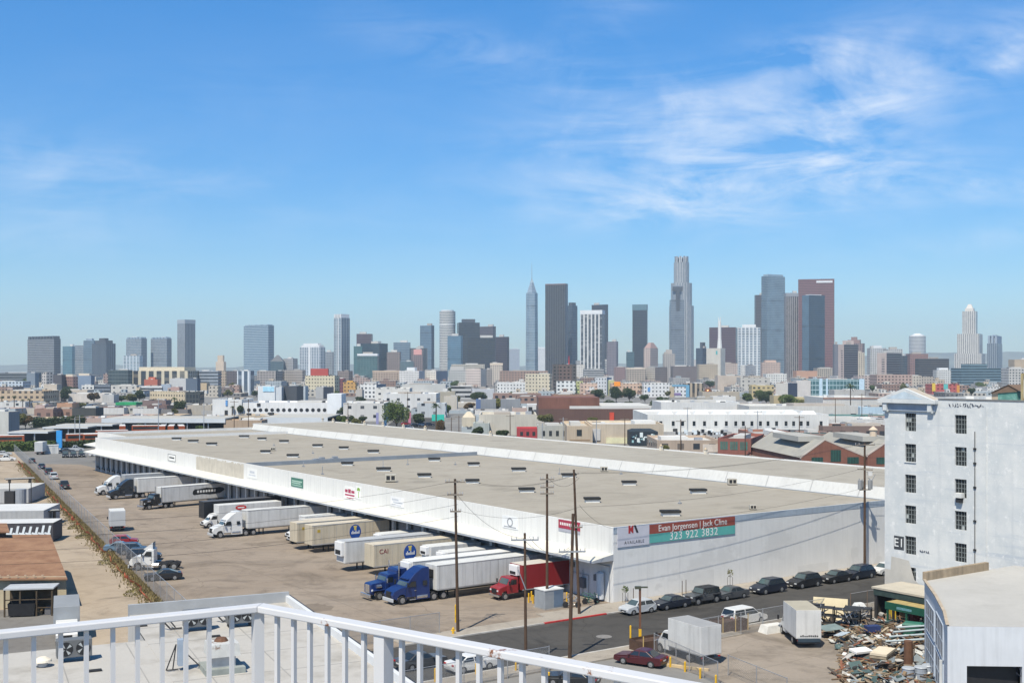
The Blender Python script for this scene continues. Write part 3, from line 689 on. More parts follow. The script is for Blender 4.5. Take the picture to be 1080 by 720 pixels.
def tractor(label, loc, rz, color, style='aero', sleeper=True, group=None):
    """front bumper at x=0, running back to about -7 m"""
    pm = PAINT[color]; t = thing('semi_tractor', label, 'truck', loc, rz, group)
    ce = -4.9 if sleeper else -3.3
    if style == 'aero':
        for s_ in (1, -1):
            for x_ in (-1.72, -2.95): MB().box(x_ - .02, x_ + .02, s_ * 1.203 - .006, s_ * 1.203 + .006, .8, 1.9).build('door_seam', FRAME, t)
            MB().box(ce + .05, -3.0, s_ * 1.215 - .01, s_ * 1.215 + .01, .42, .98).build('side_skirt', pm, t)
            MB().box(-3.0, -2.75, s_ * 1.21 - .015, s_ * 1.21 + .015, 1.45, 1.52).build('door_handle', CHROME, t)
        MB().box(-1.95, -1.6, -1.0, 1.0, 2.62, 2.68).build('sun_visor', pm, t, (-.35, 0, .14))
        top = 3.95 if sleeper else 2.75
        hood = [(-.12, .75), (-.02, 1.15), (-.22, 1.55), (-1.0, 1.86), (-1.75, 2.0), (-1.75, .75), (-1.72, .6)] + [(x, z) for x, z in reversed(arch(-1.22, .6, .55))] + [(-.5, .6)]
        MB().side(hood, lambda x, z: .98 + .12 * min(1, -x / 1.5)).build('hood', pm, t, bevel=.09)
        cab = [(-1.68, .75), (-1.68, 1.97), (-2.25, 2.78)] + ([(-3.0, 3.45), (-3.9, 3.95), (-4.75, 4.0), (ce, 3.9)] if sleeper else [(-2.6, 2.85), (ce, 2.8)]) + [(ce, .7)]
        MB().side(cab, lambda x, z: 1.2 if z < 2.4 else 1.2 - .13 * (z - 2.4)).build('cab', pm, t, bevel=.08)
        ws = ((-1.72, 1.99), (-2.24, 2.74))
    else:
        hood = [(-.25, .8), (-.25, 1.82), (-.4, 1.92), (-2.05, 2.08), (-2.05, .8), (-1.9, .6)] + [(x, z) for x, z in reversed(arch(-1.2, .6, .55))] + [(-.5, .62)]
        MB().side(hood, lambda x, z: .82 + .1 * min(1, -x / 2)).build('hood', pm, t, bevel=.06)
        cab = [(-2.0, .75), (-2.0, 2.05), (-2.3, 2.78), (-2.45, 2.85), (-3.45, 2.9)] + ([(-3.5, 3.25), (-3.8, 3.4), (ce, 3.4)] if sleeper else []) + [(-3.5 if not sleeper else ce, .75)]
        MB().side(cab, lambda x, z: 1.1).build('cab', pm, t, bevel=.07)
        ws = ((-2.03, 2.09), (-2.29, 2.72))
        for s_ in (1, -1):
            MB().box(-1.95, -.45, s_ * 1.02 - .2, s_ * 1.02 + .2, 1.12, 1.2).build('fender', pm, t, bevel=.03)
            MB().cyl((-3.75, s_ * 1.22, 1.0), (-3.75, s_ * 1.22, 4.15), .085, .085, 10).build('exhaust_stack', CHROME, t)
            MB().cyl((-.9, s_ * 1.0, 1.6), (-1.5, s_ * 1.0, 1.6), .19, .19, 12).build('air_cleaner', CHROME, t)
        MB().box(-3.2, -2.25, -1.0, 1.0, 2.74, 2.79).build('sun_visor', pm, t)
    (ax, az_), (bx, bz) = ws
    MB().face([(ax + .02, -.98, az_ + .05), (ax + .02, .98, az_ + .05), (bx + .02, .92, bz - .03), (bx + .02, -.92, bz - .03)]).build('windscreen', WSGLASS, t)
    for s_ in (1, -1):
        y_ = (1.207 if style == 'aero' else 1.107) * s_
        MB().face([(ax - .2, y_, 1.95), (bx - .1, y_, 2.55), (bx - .75, y_, 2.55), (bx - .75, y_, 1.9)]).build('side_window', AUTOGLASS, t)
        if sleeper: MB().box(ce + .45, ce + 1.0, y_ - .01, y_ + .01, 1.75 + (.2 if style == 'aero' else .35), 2.5).build('sleeper_window', AUTOGLASS, t)
        MB().box(-.34 if style == 'aero' else -.5, -.12 if style == 'aero' else -.3, s_ * .78 - .17, s_ * .78 + .17, 1.05, 1.28).build('headlight', LAMP, t, bevel=.04)
        MB().box(ax - .1, ax + .02, s_ * 1.45 - .12, s_ * 1.45 + .12, 1.95, 2.5).build('mirror', BLACK if style == 'aero' else CHROME, t, bevel=.03)
        MB().cyl((-3.1, s_ * .95, .72), (-4.5 if sleeper else -3.9, s_ * .95, .72), .33, .33, 14).build('fuel_tank', CHROME, t)
        MB().box(-3.0, -2.2, s_ * 1.05 - .12, s_ * 1.05 + .12, .42, .5).build('cab_step', STEEL, t)
        wheel(t, -1.22, s_ * 1.02, .5, .3)
        for x_ in (-5.45, -6.75) if sleeper else (-4.6, -5.9): wheel(t, x_, s_ * .9, .5, .56)
    MB().box(-.06 if style == 'aero' else -.1, .1, -1.18, 1.18, .36, .78).build('bumper', CHROME if style != 'aero' else PAINT['silver'], t, bevel=.06)
    MB().box(-.15 if style == 'aero' else -.24, .02 if style == 'aero' else -.2, -.5, .5, .82, 1.5 if style == 'aero' else 1.8).build('grille', CHROME if style != 'aero' else BLACK, t, bevel=.03)
    re = -7.4 if sleeper else -6.6
    b = MB(); b.box(re, -1.0, .3, .52, .72, 1.0); b.box(re, -1.0, -.52, -.3, .72, 1.0); b.box(re, re + .15, -.3, .3, .72, 1.0); b.box(-5, -4.8, -.3, .3, .72, 1.0)
    b.build('chassis', FRAME, t)
    MB().cyl((re + 1.3, 0, 1.0), (re + 1.3, 0, 1.14), .48, .48, 16).build('fifth_wheel', FRAME, t)
    return t

def trailer(label, loc, rz, L=16.0, body=None, roof=None, reefer=False, door=None, legs=True, group=None, ribs=False, name='semi_trailer'):
    """nose at x=0, tail at -L"""
    body = body or TR_W
    t = thing(name, label, 'trailer', loc, rz, group)
    b = MB(); b.box(-L, 0, -1.29, 1.29, 1.18, 4.05, 0, top=1)
    o = b.build('box', [body, roof or TR_ROOF], t, bevel=.03)
    b = MB()
    for s_ in (1, -1):
        b.box(-L, 0, s_ * 1.292 - .012, s_ * 1.292 + .012, 1.15, 1.32); b.box(-L, 0, s_ * 1.292 - .012, s_ * 1.292 + .012, 3.96, 4.07)
        if ribs:
            x = -.3
            while x > -L: b.box(x - .03, x, s_ * 1.295 - .012, s_ * 1.295 + .012, 1.33, 3.95); x -= 1.2
    b.build('rail', mat('trailer_rail', (.42, .42, .42), .4, .1, 1, metal=.4) if body is not TR_K else FRAME, t)
    b = MB(); b.box(-L + 1, -1.0, -.5, -.35, .95, 1.18); b.box(-L + 1, -1.0, .35, .5, .95, 1.18); b.box(-L + .3, -L + 4, -.6, .6, .85, 1.0)
    b.build('underframe', FRAME, t)
    MB().box(-L - .012, -L + .01, -1.2, 1.2, 1.25, 3.95).build('rear_door', door or body, t)
    MB().box(-L + .02, -L + .14, -1.2, 1.2, .52, .64).build('underride_guard', FRAME, t)
    for s_ in (1, -1):
        for x_ in (-L + 1.3, -L + 2.6): wheel(t, x_, s_ * .95, .5, .5)
        if legs: MB().box(-2.9, -2.75, s_ * .85 - .07, s_ * .85 + .07, .02, 1.18).box(-3.0, -2.65, s_ * .85 - .15, s_ * .85 + .15, .0, .03).build('landing_leg', FRAME, t)
        MB().box(-L + .6, -L + .64, s_ * .95 - .3, s_ * .95 + .3, .15, .9).build('mud_flap', DARK, t)
    if reefer:
        MB().box(.0, .45, -1.0, 1.0, 2.1, 3.95).build('cooling_unit', [mat('cooling_unit_white', (.66, .66, .66), .5, .06, 1)], t, bevel=.06)
        MB().box(.44, .465, -.75, .75, 2.3, 2.9).build('cooling_grille', BLACK, t)
    return t
def disc_logo(t, x, z, r, y=1.31):
    b = MB(); n = 20
    pts = [(x + r * math.cos(2 * math.pi * i / n), y, z + r * 1.15 * math.sin(2 * math.pi * i / n)) for i in range(n)]
    b.face(pts[::-1]); lg = b.build('logo', mat('logo_blue', (.01, .06, .28), .5, .05, 1), t)
    b = MB(); b.box(x - .2 * r, x + .2 * r, y + .002, y + .008, z + .25 * r, z + .75 * r); b.box(x - .3 * r, x + .3 * r, y + .002, y + .008, z + .75 * r, z + .95 * r); b.build('logo_figure', mat('logo_yellow', (.55, .45, .12), .5, .1, 1), lg)
    b = MB()
    for i in range(8): b.box(x - .72 * r + i * .18 * r, x - .72 * r + i * .18 * r + .12 * r, y + .002, y + .008, z - .32 * r, z + (.0 if i % 3 else .2) * r)
    b.build('logo_lettering', TW, lg)

def box_truck(label, loc, rz, color='white', box=None, L=7.2, nose='cabover', reefer=False, roof=None, H=3.6, group=None, door=None, name='box_truck', Wb=1.22):
    """front bumper at x=0"""
    pm = PAINT[color]; box = box or TR_W
    t = thing(name, label, 'truck', loc, rz, group)
    if nose == 'cabover':
        x1 = -1.75
        MB().side([(-.02, .5), (0, 1.15), (-.15, 1.3), (-.42, 2.15), (-.6, 2.28), (x1, 2.3), (x1, .55), (-1.35, .5)] + [(x, z) for x, z in reversed(arch(-.85, .46, .5))] + [(-.35, .5)], 1.0).build('cab', pm, t, bevel=.07)
        ws = ((-.17, 1.34), (-.41, 2.1)); wf = -.85; swx = (-.45, -.55, -1.35)
    elif nose == 'van':
        x1 = -2.4
        MB().side([(-.02, .45), (0, .95), (-.75, 1.28), (-1.45, 2.15), (-1.6, 2.25), (x1, 2.4), (x1, .45)] + [(x, z) for x, z in reversed(arch(-.95, .45, .45))] + [(-.4, .42)], .98).build('cab', pm, t, bevel=.08)
        ws = ((-.8, 1.33), (-1.43, 2.1)); wf = -.95; swx = (-1.2, -1.5, -2.25)
    else:
        x1 = -3.1
        MB().side([(-.1, .7), (0, 1.15), (-.18, 1.45), (-1.3, 1.72), (-1.3, .7)] + [(x, z) for x, z in reversed(arch(-.95, .5, .55)) if x > -1.3] + [(-.4, .6)], lambda x, z: .95).build('hood', pm, t, bevel=.07)
        MB().side([(-1.25, .7), (-1.25, 1.7), (-1.65, 2.42), (-1.8, 2.5), (-2.75, 2.5), (-2.8, .7)], 1.05).build('cab', pm, t, bevel=.07)
        ws = ((-1.28, 1.76), (-1.63, 2.37)); wf = -.95; swx = (-1.6, -1.75, -2.5)
    (ax, az_), (bx, bz) = ws
    MB().face([(ax + .015, -.85, az_), (ax + .015, .85, az_), (bx + .015, .78, bz), (bx + .015, -.78, bz)]).build('windscreen', WSGLASS, t)
    yb = 1.055 if nose == 'hood' else (1.005 if nose == 'cabover' else .985)
    for s_ in (1, -1):
        MB().face([(swx[0], s_ * yb, bz - .65), (swx[1], s_ * yb, bz - .08), (swx[2], s_ * yb, bz - .08), (swx[2], s_ * yb, bz - .65)]).build('side_window', AUTOGLASS, t)
        MB().box(-.2, .012, s_ * .72 - .15, s_ * .72 + .15, .85 if nose != 'hood' else 1.05, 1.0 if nose != 'hood' else 1.22).build('headlight', LAMP, t, bevel=.03)
        MB().box(ax - .1, ax + .02, s_ * 1.3 - .1, s_ * 1.3 + .1, bz - .6, bz - .15).build('mirror', BLACK, t, bevel=.03)
        wheel(t, wf, s_ * .88, .44, .26); wheel(t, -L + 1.9, s_ * .85, .44, .5)
        MB().box(-L + .02, -L + .1, s_ * 1.0 - .12, s_ * 1.0 + .12, .72, .84).build('tail_light', TAIL, t)
    MB().box(-.1, .06, -1.0, 1.0, .42, .66).build('bumper', BLACK if nose != 'hood' else CHROME, t, bevel=.04)
    MB().box(-.05, .02, -.5, .5, .8, 1.1 if nose != 'hood' else 1.35).build('grille', BLACK, t, bevel=.02)
    MB().box(-L + .1, x1 + .1, -.42, .42, .62, .92).build('chassis', FRAME, t)
    MB().box(-L, x1 - .08, -Wb, Wb, .95, H, 0, top=1).build('cargo_box', [box, roof or TR_ROOF], t, bevel=.03)
    MB().box(-L - .014, -L + .01, -Wb + .1, Wb - .1, 1.02, H - .2).build('roller_door', door or box, t)
    MB().box(-L - .05, -L + .05, -1.1, 1.1, .5, .62).build('rear_bumper', FRAME, t)
    b = MB()
    for s_ in (1, -1): b.box(-L, x1 - .08, s_ * (Wb + .002) - .012, s_ * (Wb + .002) + .012, .94, 1.06)
    b.build('rail', STEEL, t)
    if reefer:
        MB().box(x1 - .08, x1 + .45, -.8, .8, 2.62, H - .08).build('cooling_unit', mat('cooling_unit_white', (.66, .66, .66), .5, .06, 1), t, bevel=.06)
        MB().box(x1 + .44, x1 + .462, -.6, .6, 2.75, 3.1).build('cooling_grille', BLACK, t)
    return t
DK = TH + math.pi                                   # heading of a truck backed on to the dock
def nose(px, py, z=0, half=1.25):
    """where the middle of a truck's nose stands when its near front corner is at this photo point"""
    p = G(px, py, z); return Vector((p.x, p.y, 0)) + U * half
def back(p, dist, rz=DK): return Vector((p.x - math.cos(rz) * dist, p.y - math.sin(rz) * dist, 0))
TXL = (R(90), 0, R(180))
# --- along the docks, near to far
p = nose(527, 634, 0, 1.2)
t = box_truck('red box truck with white roof cooling unit backed on to the nearest dock', p, DK, 'red', TR_R, 10.6, 'hood', True, roof=mat('box_roof_tan', (.5, .46, .4), .7, .1, .4), H=3.9, Wb=1.28)
p = nose(415, 639)
tractor('shiny blue aerodynamic sleeper semi tractor, nearer of the two blue ones', p, DK + R(1), 'blue', 'aero')
t = trailer('white trailer behind the nearer blue aerodynamic tractor', back(p, 5.7), DK + R(1), 16.2, legs=True, ribs=True)
MB().box(0.01, .12, -.55, .55, 2.5, 3.5).build('cooling_unit', BLACK, t)
p = nose(391, 634)
tractor('blue long nose semi tractor with twin chrome exhaust stacks', p, DK, 'blue', 'classic')
trailer('white trailer behind the blue long nose tractor', back(p, 5.6), DK, 16.2, roof=mat('clean_white_roof', (.64, .64, .62), .5, .05, .4), reefer=True)
t = box_truck('white box truck second from the blue tractors, cab half hidden by its neighbour', W(24.2, -10.0), DK, 'white', TR_W, 9.6, 'cabover', True, H=3.6)
t = box_truck('white cab-over box truck beside the cream trailer with red letters', W(28.6, -9.8), DK, 'white', TR_W, 9.6, 'cabover', True, H=3.75)
p = nose(394, 598, 1.18)
t = trailer('cream container trailer with small red letters and round blue logo', Vector((p.x, p.y, 0)), DK, 13.8, TR_C, mat('cream_roof', (.50, .445, .35), .6, .1, .5), ribs=True)
text('CAI', .85, mat('lettering_dark_red', (.2, .02, .02)), t, (-1.5, 1.31, 3.1), TXL)
disc_logo(t, -5.4, 2.65, .95)
p = nose(364, 594, 1.18)
trailer('white trailer with cooling unit parked beside the cream lettered trailer', p, DK, 14.6, TR_W, mat('grey_trailer_roof', (.38, .39, .4), .6, .1, .4), reefer=True)
box_truck('small white refrigerated truck between the cream trailers and the white cooling trailer', W(44.5, -8.2), DK, 'white', TR_W, 7.8, 'cabover', True, H=3.4)
p = nose(329, 575, 1.18)
t = trailer('cream trailer with round blue logo, nearer of the matching pair', p, DK, 12.8, TR_C, mat('cream_roof', (.50, .445, .35), .6, .1, .5), ribs=True)
disc_logo(t, -7.0, 2.65, .95)
MB().box(-1.3, -.85, 1.3, 1.312, 3.0, 3.4).build('placard', mat('placard_yellow', (.4, .28, .03), .6), t)
p = nose(313, 572, 1.18)
t = trailer('cream trailer with only its nose showing, farther of the matching pair', p, DK, 12.8, TR_C, mat('cream_roof', (.50, .445, .35), .6, .1, .5), ribs=True)
MB().box(-1.3, -.85, 1.3, 1.312, 3.0, 3.4).build('placard', mat('placard_yellow', (.4, .28, .03), .6), t)
box_truck('white truck with a tan roofed box behind the cream trailers', W(63.8, -11.6), DK, 'white', TR_W, 11, 'van', H=3.5, roof=mat('box_roof_tan', (.5, .46, .4), .7, .1, .4))
box_truck('white delivery truck tucked between cream trailers and the long white semi', W(67.6, -10.2), DK, 'white', TR_W, 9.8, 'van', H=3.6)
p = nose(225, 568)
tractor('white aerodynamic sleeper tractor in front of the plain white trailer at mid dock', p, DK, 'white', 'aero')
trailer('plain white trailer behind the white tractor at mid dock', back(p, 5.7), DK, 15.0, TR_W)
p = W(88.4, -16.4)
t = box_truck('white van-nosed truck with white box and red oval logo', p, DK, 'white', TR_W, 13.8, 'van', False, H=3.8)
b = MB(); n = 16; b.face([(-6.4 + 1.0 * math.cos(2 * math.pi * i / n), 1.245, 3.2 + .42 * math.sin(2 * math.pi * i / n)) for i in range(n)][::-1]); lg = b.build('logo', REDP, t)
MB().box(-7.0, -5.8, 1.246, 1.252, 3.1, 3.3).build('logo_lettering', TW, lg)
p = W(92.6, -15.0)
trailer('black trailer with no tractor parked at the dock', p, DK, 14.2, TR_K, mat('black_trailer_roof', (.07, .07, .075), .6, .1, .5), door=TR_K)
p = nose(150, 538, 0, 1.1)
AN = DK + R(10)
tractor('black long nose day cab tractor with wide chrome bumper', p, AN, 'black', 'classic', False)
t = trailer('white trailer with big black brush stroke logo', back(p, 3.9, AN), AN, 16.2, TR_W)
b = MB()
pts = [(-6.4, 2.35), (-6.7, 2.1), (-8.5, 2.2), (-10.2, 2.0), (-12.4, 2.1), (-13.1, 2.5), (-13.5, 2.7), (-13.2, 3.15), (-12.3, 3.35), (-11.2, 3.2), (-9.5, 3.4), (-7.6, 3.2), (-6.9, 3.25), (-6.5, 2.9)]
b.face([(x, 1.305, z) for x, z in pts]); lg = b.build('logo', BLACK, t)
b = MB()
for i in range(7): b.box(-7.8 - i * .62, -7.8 - i * .62 + .42, 1.307, 1.315, 2.5, 2.95)
b.build('logo_lettering', TW, lg)
p = nose(116, 527)
tractor('charcoal aerodynamic sleeper tractor beside the farthest white semi', p, DK, 'charcoal', 'aero')
trailer('white trailer behind the charcoal sleeper tractor', back(p, 5.7), DK, 15.4, TR_W)
p = nose(103, 522.5)
tractor('white aerodynamic sleeper tractor farthest along the docks', p, DK, 'white', 'aero')
trailer('grey sided trailer behind the farthest white tractor', back(p, 5.7), DK, 15.4, mat('trailer_grey', (.32, .34, .36), .5, .06, .5), mat('grey_trailer_roof', (.38, .39, .4)))
# --- along the chain link fence
FD = math.atan2(-fdir.y, -fdir.x)
def facing(px, py, deg): return G(px, py), R(deg)
car('coupe', 'black sedan parked beside the white tractor without trailer', 'black', G(172, 611), R(200))
p = G(139, 601)
tractor('white day cab tractor without trailer, wind deflector on its roof, by the fence', Vector((p.x, p.y, 0)) + U * .6, R(186), 'white', 'aero', False)
tt = [o for o in bpy.data.objects if o.get('label', '').startswith('white day cab tractor')][0]
MB().face([(-1.9, -.9, 2.84), (-1.9, .9, 2.84), (-3.1, .9, 3.7), (-3.1, -.9, 3.7)]).face([(-3.15, .9, 3.7), (-1.95, .9, 2.8), (-1.95, -.9, 2.8), (-3.15, -.9, 3.7)]).face([(-1.9, .9, 2.84), (-3.1, .9, 2.84), (-3.1, .9, 3.7)]).face([(-1.9, -.9, 2.84), (-3.1, -.9, 3.7), (-3.1, -.9, 2.84)]).build('wind_deflector', PAINT['white'], tt)
car('suv', 'dark navy suv with red tail lamp next to the white tractor without trailer', 'navy', G(152, 590), R(10))
car('suv', 'steel blue suv between the red car and the navy suv', 'darkblue', G(142, 584), R(10))
car('hatch', 'dark red car parked beside the grey box truck at the fence', 'red', G(131, 574), R(12))
car('sedan', 'silver sedan nosed against the fence between the blue suv and red car', 'steelblue', G(131, 581) + Vector((-.5, 0, 0)), R(10))
p = G(121, 561)
box_truck('grey box truck seen from behind at the fence', Vector((p.x, p.y, 0)) + Vector((-2.0, 6.2, 0)), R(112), 'white', mat('box_pale_grey', (.5, .52, .54), .5, .06, .5, streak=.1), 6.4, 'van', H=3.5, door=mat('door_grey', (.42, .43, .44), .5, .06, .5))
for x, y, c_, l_, k_ in ((62, 515, 'charcoal', 'dark pickup parked alone inside the fence, closest of the row', 'pickup'), (51, 505, 'silver', 'silver and black suv second along the far fence row', 'suv'), (46, 500, 'navy', 'dark suv third along the far fence row', 'suv'), (39, 494, 'darkblue', 'dark blue sedan fourth along the far fence row', 'sedan'), (29, 488, 'black', 'black sedan last along the far fence row', 'sedan')):
    q = G(x, y); car(k_, l_, c_, q + Vector((1.2, 0, 0)), R(115))
# far end of the yard
box_truck('white box trailer truck standing far off by the hedge', G(38.5, 479.5) + Vector((0, 7, 0)), R(95), 'white', TR_W, 7, 'van', H=4.0, door=mat('door_grey', (.42, .43, .44)))
t = thing('portable_shed', 'small white panelled shed by the blue pylon sign', 'shed', G(54.5, 478), R(20))
MB().box(-2, 2, -1.3, 1.3, 0, 2.6).build('wall', TR_W, t); MB().box(-2.1, 2.1, -1.4, 1.4, 2.6, 2.75).build('roof', TR_ROOF, t); MB().box(.2, 1.1, -1.33, -1.3, 0, 2.1).build('door', mat('door_grey', (.42, .43, .44)), t)
for x, y, c_, l_, k_ in ((69, 482, 'black', 'leftmost of the three black cars parked before the far hedge', 'suv'), (77.5, 482, 'black', 'middle of the three black cars parked before the far hedge', 'suv'), (86, 481.5, 'black', 'rightmost of the three black cars parked before the far hedge', 'suv'), (70.5, 477, 'grey', 'grey car behind the three black cars by the blue pylon', 'sedan'), (79, 475.5, 'silver', 'silver pickup behind the three black cars by the far hedge', 'pickup'), (102, 481, 'white', 'white car parked near the far end of the docks', 'sedan')):
    car(k_, l_, c_, G(x, y), R(-69 if c_ == 'black' else 25))
car('suv', 'dark blue van under the far end canopy of the docks', 'darkblue', G(113, 482), R(30))
# --- street
def on_street(px, py, u, kind, label, color, away=False):
    q = hit(px, py, Vector((0, 0, .02)), Vector((0, 0, 1))); v = uv_of(q)[1]
    return car(kind, label, color, W(u, v, .02), TH + (0 if away else math.pi))
for x, y, k_, c_, l_ in ((669, 645, 'hatch', 'silver', 'silver hatchback parked first in the row along the white end wall'), (701.5, 639, 'sedan', 'navy', 'dark navy sedan parked between silver hatchback and grey off road car'), (735, 634, 'jeep', 'grey', 'boxy grey off road car with black hard top parked by the white wall'), (772, 631, 'sedan', 'grey', 'grey sedan parked between the off road car and black crossover'), (808.5, 624, 'suv', 'navy', 'dark blue crossover parked behind the grey sedan on the street'), (846.5, 618, 'suv', 'black', 'black crossover parked under the brown stain on the white wall'), (881, 613, 'sedan', 'black', 'black sedan parked near the pole with transformers'), (903.5, 609, 'suv', 'navy', 'dark suv parked right beside the pole with transformers'), (927, 604, 'hatch', 'white', 'white car farthest along the street, cut by the building corner')):
    on_street(x, y, -5.6, k_, l_, c_)
on_street(804, 661, -15.9, 'van', 'white minivan parked on the near side by the red kerb', 'white', True)
on_street(436, 682, -15.6, 'sedan', 'white sedan on the street seen through the railing', 'white', True)
on_street(388, 680, -12.2, 'sedan', 'grey sedan driving behind the low roof parapet', 'grey', True)
car('sedan', 'dark maroon sedan parked by the yellow bollards in the scrap yard', 'maroon', G(676, 700), R(148))
car('sedan', 'charcoal sedan seen through the railing bars at the bottom', 'charcoal', G(603, 722), R(160))
# white box truck, cab to the left, and white box truck seen from behind
p = G(694, 688)
t = box_truck('white box truck with grey roof facing left behind the pipe fence', Vector((14.4, 112.8, 0)), R(121), 'white', TR_W, 7.2, 'van', H=3.6, roof=mat('grey_box_roof', (.30, .30, .30), .6, .1, .4))
p = G(823, 668)
t = box_truck('white box truck with tan roof seen from behind next to the scrap heap', Vector((28.35, 120.2, 0)), R(92), 'white', TR_W, 7.2, 'van', H=3.7, roof=mat('tan_box_roof', (.36, .33, .26), .7, .12, .4))
b = MB(); r4 = random.Random(3)
for i in range(9): b.box(-7.222, -7.214, -.9 + i * .2, -.9 + i * .2 + .14, 1.12, 1.12 + r4.uniform(.12, .22))
b.build('door_lettering', BLACK, t)
MB().box(-7.3, -7.2, -1.1, 1.1, .64, .94).build('lift_gate', mat('lift_gate_dark', (.03, .05, .07), .5, .2, 1), t)
# ------------------------------------------------------------------ balcony railing in the foreground
RZ = CH - .85
rc, rl, rr = G(277, 635, RZ), G(0, 663, RZ), G(740, 719, RZ)
M_rail = mat('railing_white_enamel', (.56, .555, .56), .45, .06, 3, streak=.0, stain=(.20, .075, .03), stain_at=(.615, .65), stain_scale=6.0, coat=.2)
rail = thing('balcony_railing', 'white painted balcony railing with rust spots along the bottom of the view', 'railing', (rc.x, rc.y, 25.1))
def bar_between(name, p, q, w_, h_, ztop, parent, m, ext=(0, 0)):
    d = (q - p); d.z = 0; L = d.length; d.normalize(); p = p - d * ext[0]; L += ext[0] + ext[1]
    b = MB(); b.box(0, L, -w_ / 2, w_ / 2, -h_, 0)
    return b.build(name, m, parent, (p.x - rc.x, p.y - rc.y, ztop - 25.1), math.atan2(d.y, d.x), bevel=.006)
le = rc + (rl - rc) * 1.9; re_ = rc + (rr - rc) * 1.35
RW = .058
def _norm(p, q):
    d = (q - p).normalized(); n = Vector((-d.y, d.x, 0)); return n if n.y < 0 else -n
nl, nrr = _norm(le, rc), _norm(rc, re_)
dl, dr_ = (le - rc).normalized(), (re_ - rc).normalized()
# inner corner of the mitre: rc + nl*RW + dl*t lies on the line rc + nrr*RW + dr_*s
den = dl.x * dr_.y - dl.y * dr_.x; q_ = (nrr - nl) * RW; tt_ = (q_.x * dr_.y - q_.y * dr_.x) / den
rci = rc + nl * RW + dl * tt_
for poly_ in ([rc, rci, le + nl * RW, le], [rc, re_, re_ + nrr * RW, rci]):
    b = MB(); b.prism([(p.x - rc.x, p.y - rc.y) for p in poly_], RZ - .024 - 25.1, RZ - 25.1); b.build('top_rail', M_rail, rail, bevel=.004)
lec, rcc, rec = le + nl * RW / 2, (rc + rci) / 2, re_ + nrr * RW / 2
bar_between('bottom_rail', rcc, lec, .04, .03, 25.23, rail, M_rail); bar_between('bottom_rail', rcc, rec, .04, .03, 25.23, rail, M_rail)
def at_rail(px, a, b_):
    k = (px - HX) / F; d = b_ - a
    t = (k * a.y - a.x) / (d.x - k * d.y)
    return a + d * t
def post(px, a, b_, s_, name):
    q = at_rail(px, a, b_); d = b_ - a
    MB().box(-s_ / 2, s_ / 2, -s_ / 2, s_ / 2, .13 if name == 'baluster' else 0, RZ - .0235 - 25.1).build(name, M_rail, rail, (q.x - rc.x, q.y - rc.y, 0), math.atan2(d.y, d.x))
for x in (-20, 6, 35.5, 64, 91, 119, 145, 171, 196, 220.5, 244.5): post(x, rcc, lec, .0145, 'baluster')
for x in (292.5, 310, 327, 345.5, 364, 384, 424, 443, 463, 484, 505.5, 528, 551, 574.5, 597.5, 624, 651, 679): post(x, rcc, rec, .0145, 'baluster')
post(272, rcc, lec, .036, 'post'); post(404.5, rcc, rec, .046, 'post'); post(-60, rcc, lec, .042, 'post')
t = thing('balcony_building', 'concrete building and balcony slab the railing stands on', 'building', (0, 0, 0))
b = MB()
poly = [(le.x - .05, le.y + .08), (-8, le.y - 1), (-8, -12), (8, -12), (8, re_.y - 2.5), (re_.x + .1, re_.y), (rc.x, rc.y + .1)]
b.prism(poly[::-1], 24.85, 25.1); b.build('balcony_slab', M_conc, t)
MB().box(-8, 8, -12, -2.0, 0, 24.84).build('wall', mat('balcony_plaster', (.5, .48, .44), .8, .08, .4), t)

# ------------------------------------------------------------------ low roof below the balcony
LZ = 9.0
q0, q1, q2 = G(135, 641, LZ), G(304, 627, LZ), G(445, 719, LZ)
ax_ = (q1 - q0).normalized(); ay_ = (q1 - q2).normalized()
LA = math.atan2(ax_.y, ax_.x)
t = thing('low_flat_building', 'low neighbouring building with pale membrane roof and grey parapet below the railing', 'building', q1, LA)
M_mem = mat('roof_membrane', (.42, .40, .37), .8, .07, .3, stain=(.31, .29, .26), stain_at=(.5, .66), stain_scale=.3, fine=.04)
M_par = mat('parapet_grey_metal', (.33, .34, .35), .55, .12, .5)
# local frame: x along the back edge (to the right), y away, origin at the back right corner of the roof top
Lb = (q1 - q0).length; Ls = 62
def inloc(p):
    d = p - q1; c, s_ = math.cos(-LA), math.sin(-LA); return (d.x * c - d.y * s_, d.x * s_ + d.y * c)
b = MB(); b.box(-Lb, 0, -Ls, 0, -9, -.55, skip='Z'); b.box(-Lb - 42, -Lb - .002, -Ls, -9.0, -9, -.62, skip='Z'); b.build('wall', mat('low_building_wall', (.5, .48, .45), .8, .1, .3, streak=.2), t)
b = MB(); b.box(-Lb + .05, -.25, -Ls, -.25, -.56, -.5); b.box(-Lb - 42, -Lb + .048, -Ls, -9.0, -.62, -.52)
for i in range(1, 12): b.box(-Lb + .05, -.3, -i * 5.2, -i * 5.2 + .09, -.5, -.492, 1)
for i in range(1, int(Lb / 4.3) + 1): b.box(-Lb + i * 4.3 - 2, -Lb + i * 4.3 - 1.93, -Ls, -.3, -.5, -.491, 1)
for i in range(1, 10): b.box(-Lb - 40 + i * 4.3, -Lb - 40 + i * 4.3 + .07, -Ls, -9.3, -.52, -.511, 1)
b.build('roof', [M_mem, mat('membrane_seam', (.27, .26, .245), .8, .1, .5)], t)
b = MB(); b.box(-Lb, .0, -.28, .03, -.55, .28); b.build('back_parapet', M_par, t)
b = MB(); b.box(-.28, .02, -Ls, -.283, -.55, 0.02); b.build('side_parapet', mat('parapet_pale_metal', (.6, .61, .62), .55, .08, .5), t)
b = MB(); b.box(.021, .12, -Ls, -.1, -.25, .03); b.build('gutter_edge', BLACK, t)
b = MB(); r5 = random.Random(5)
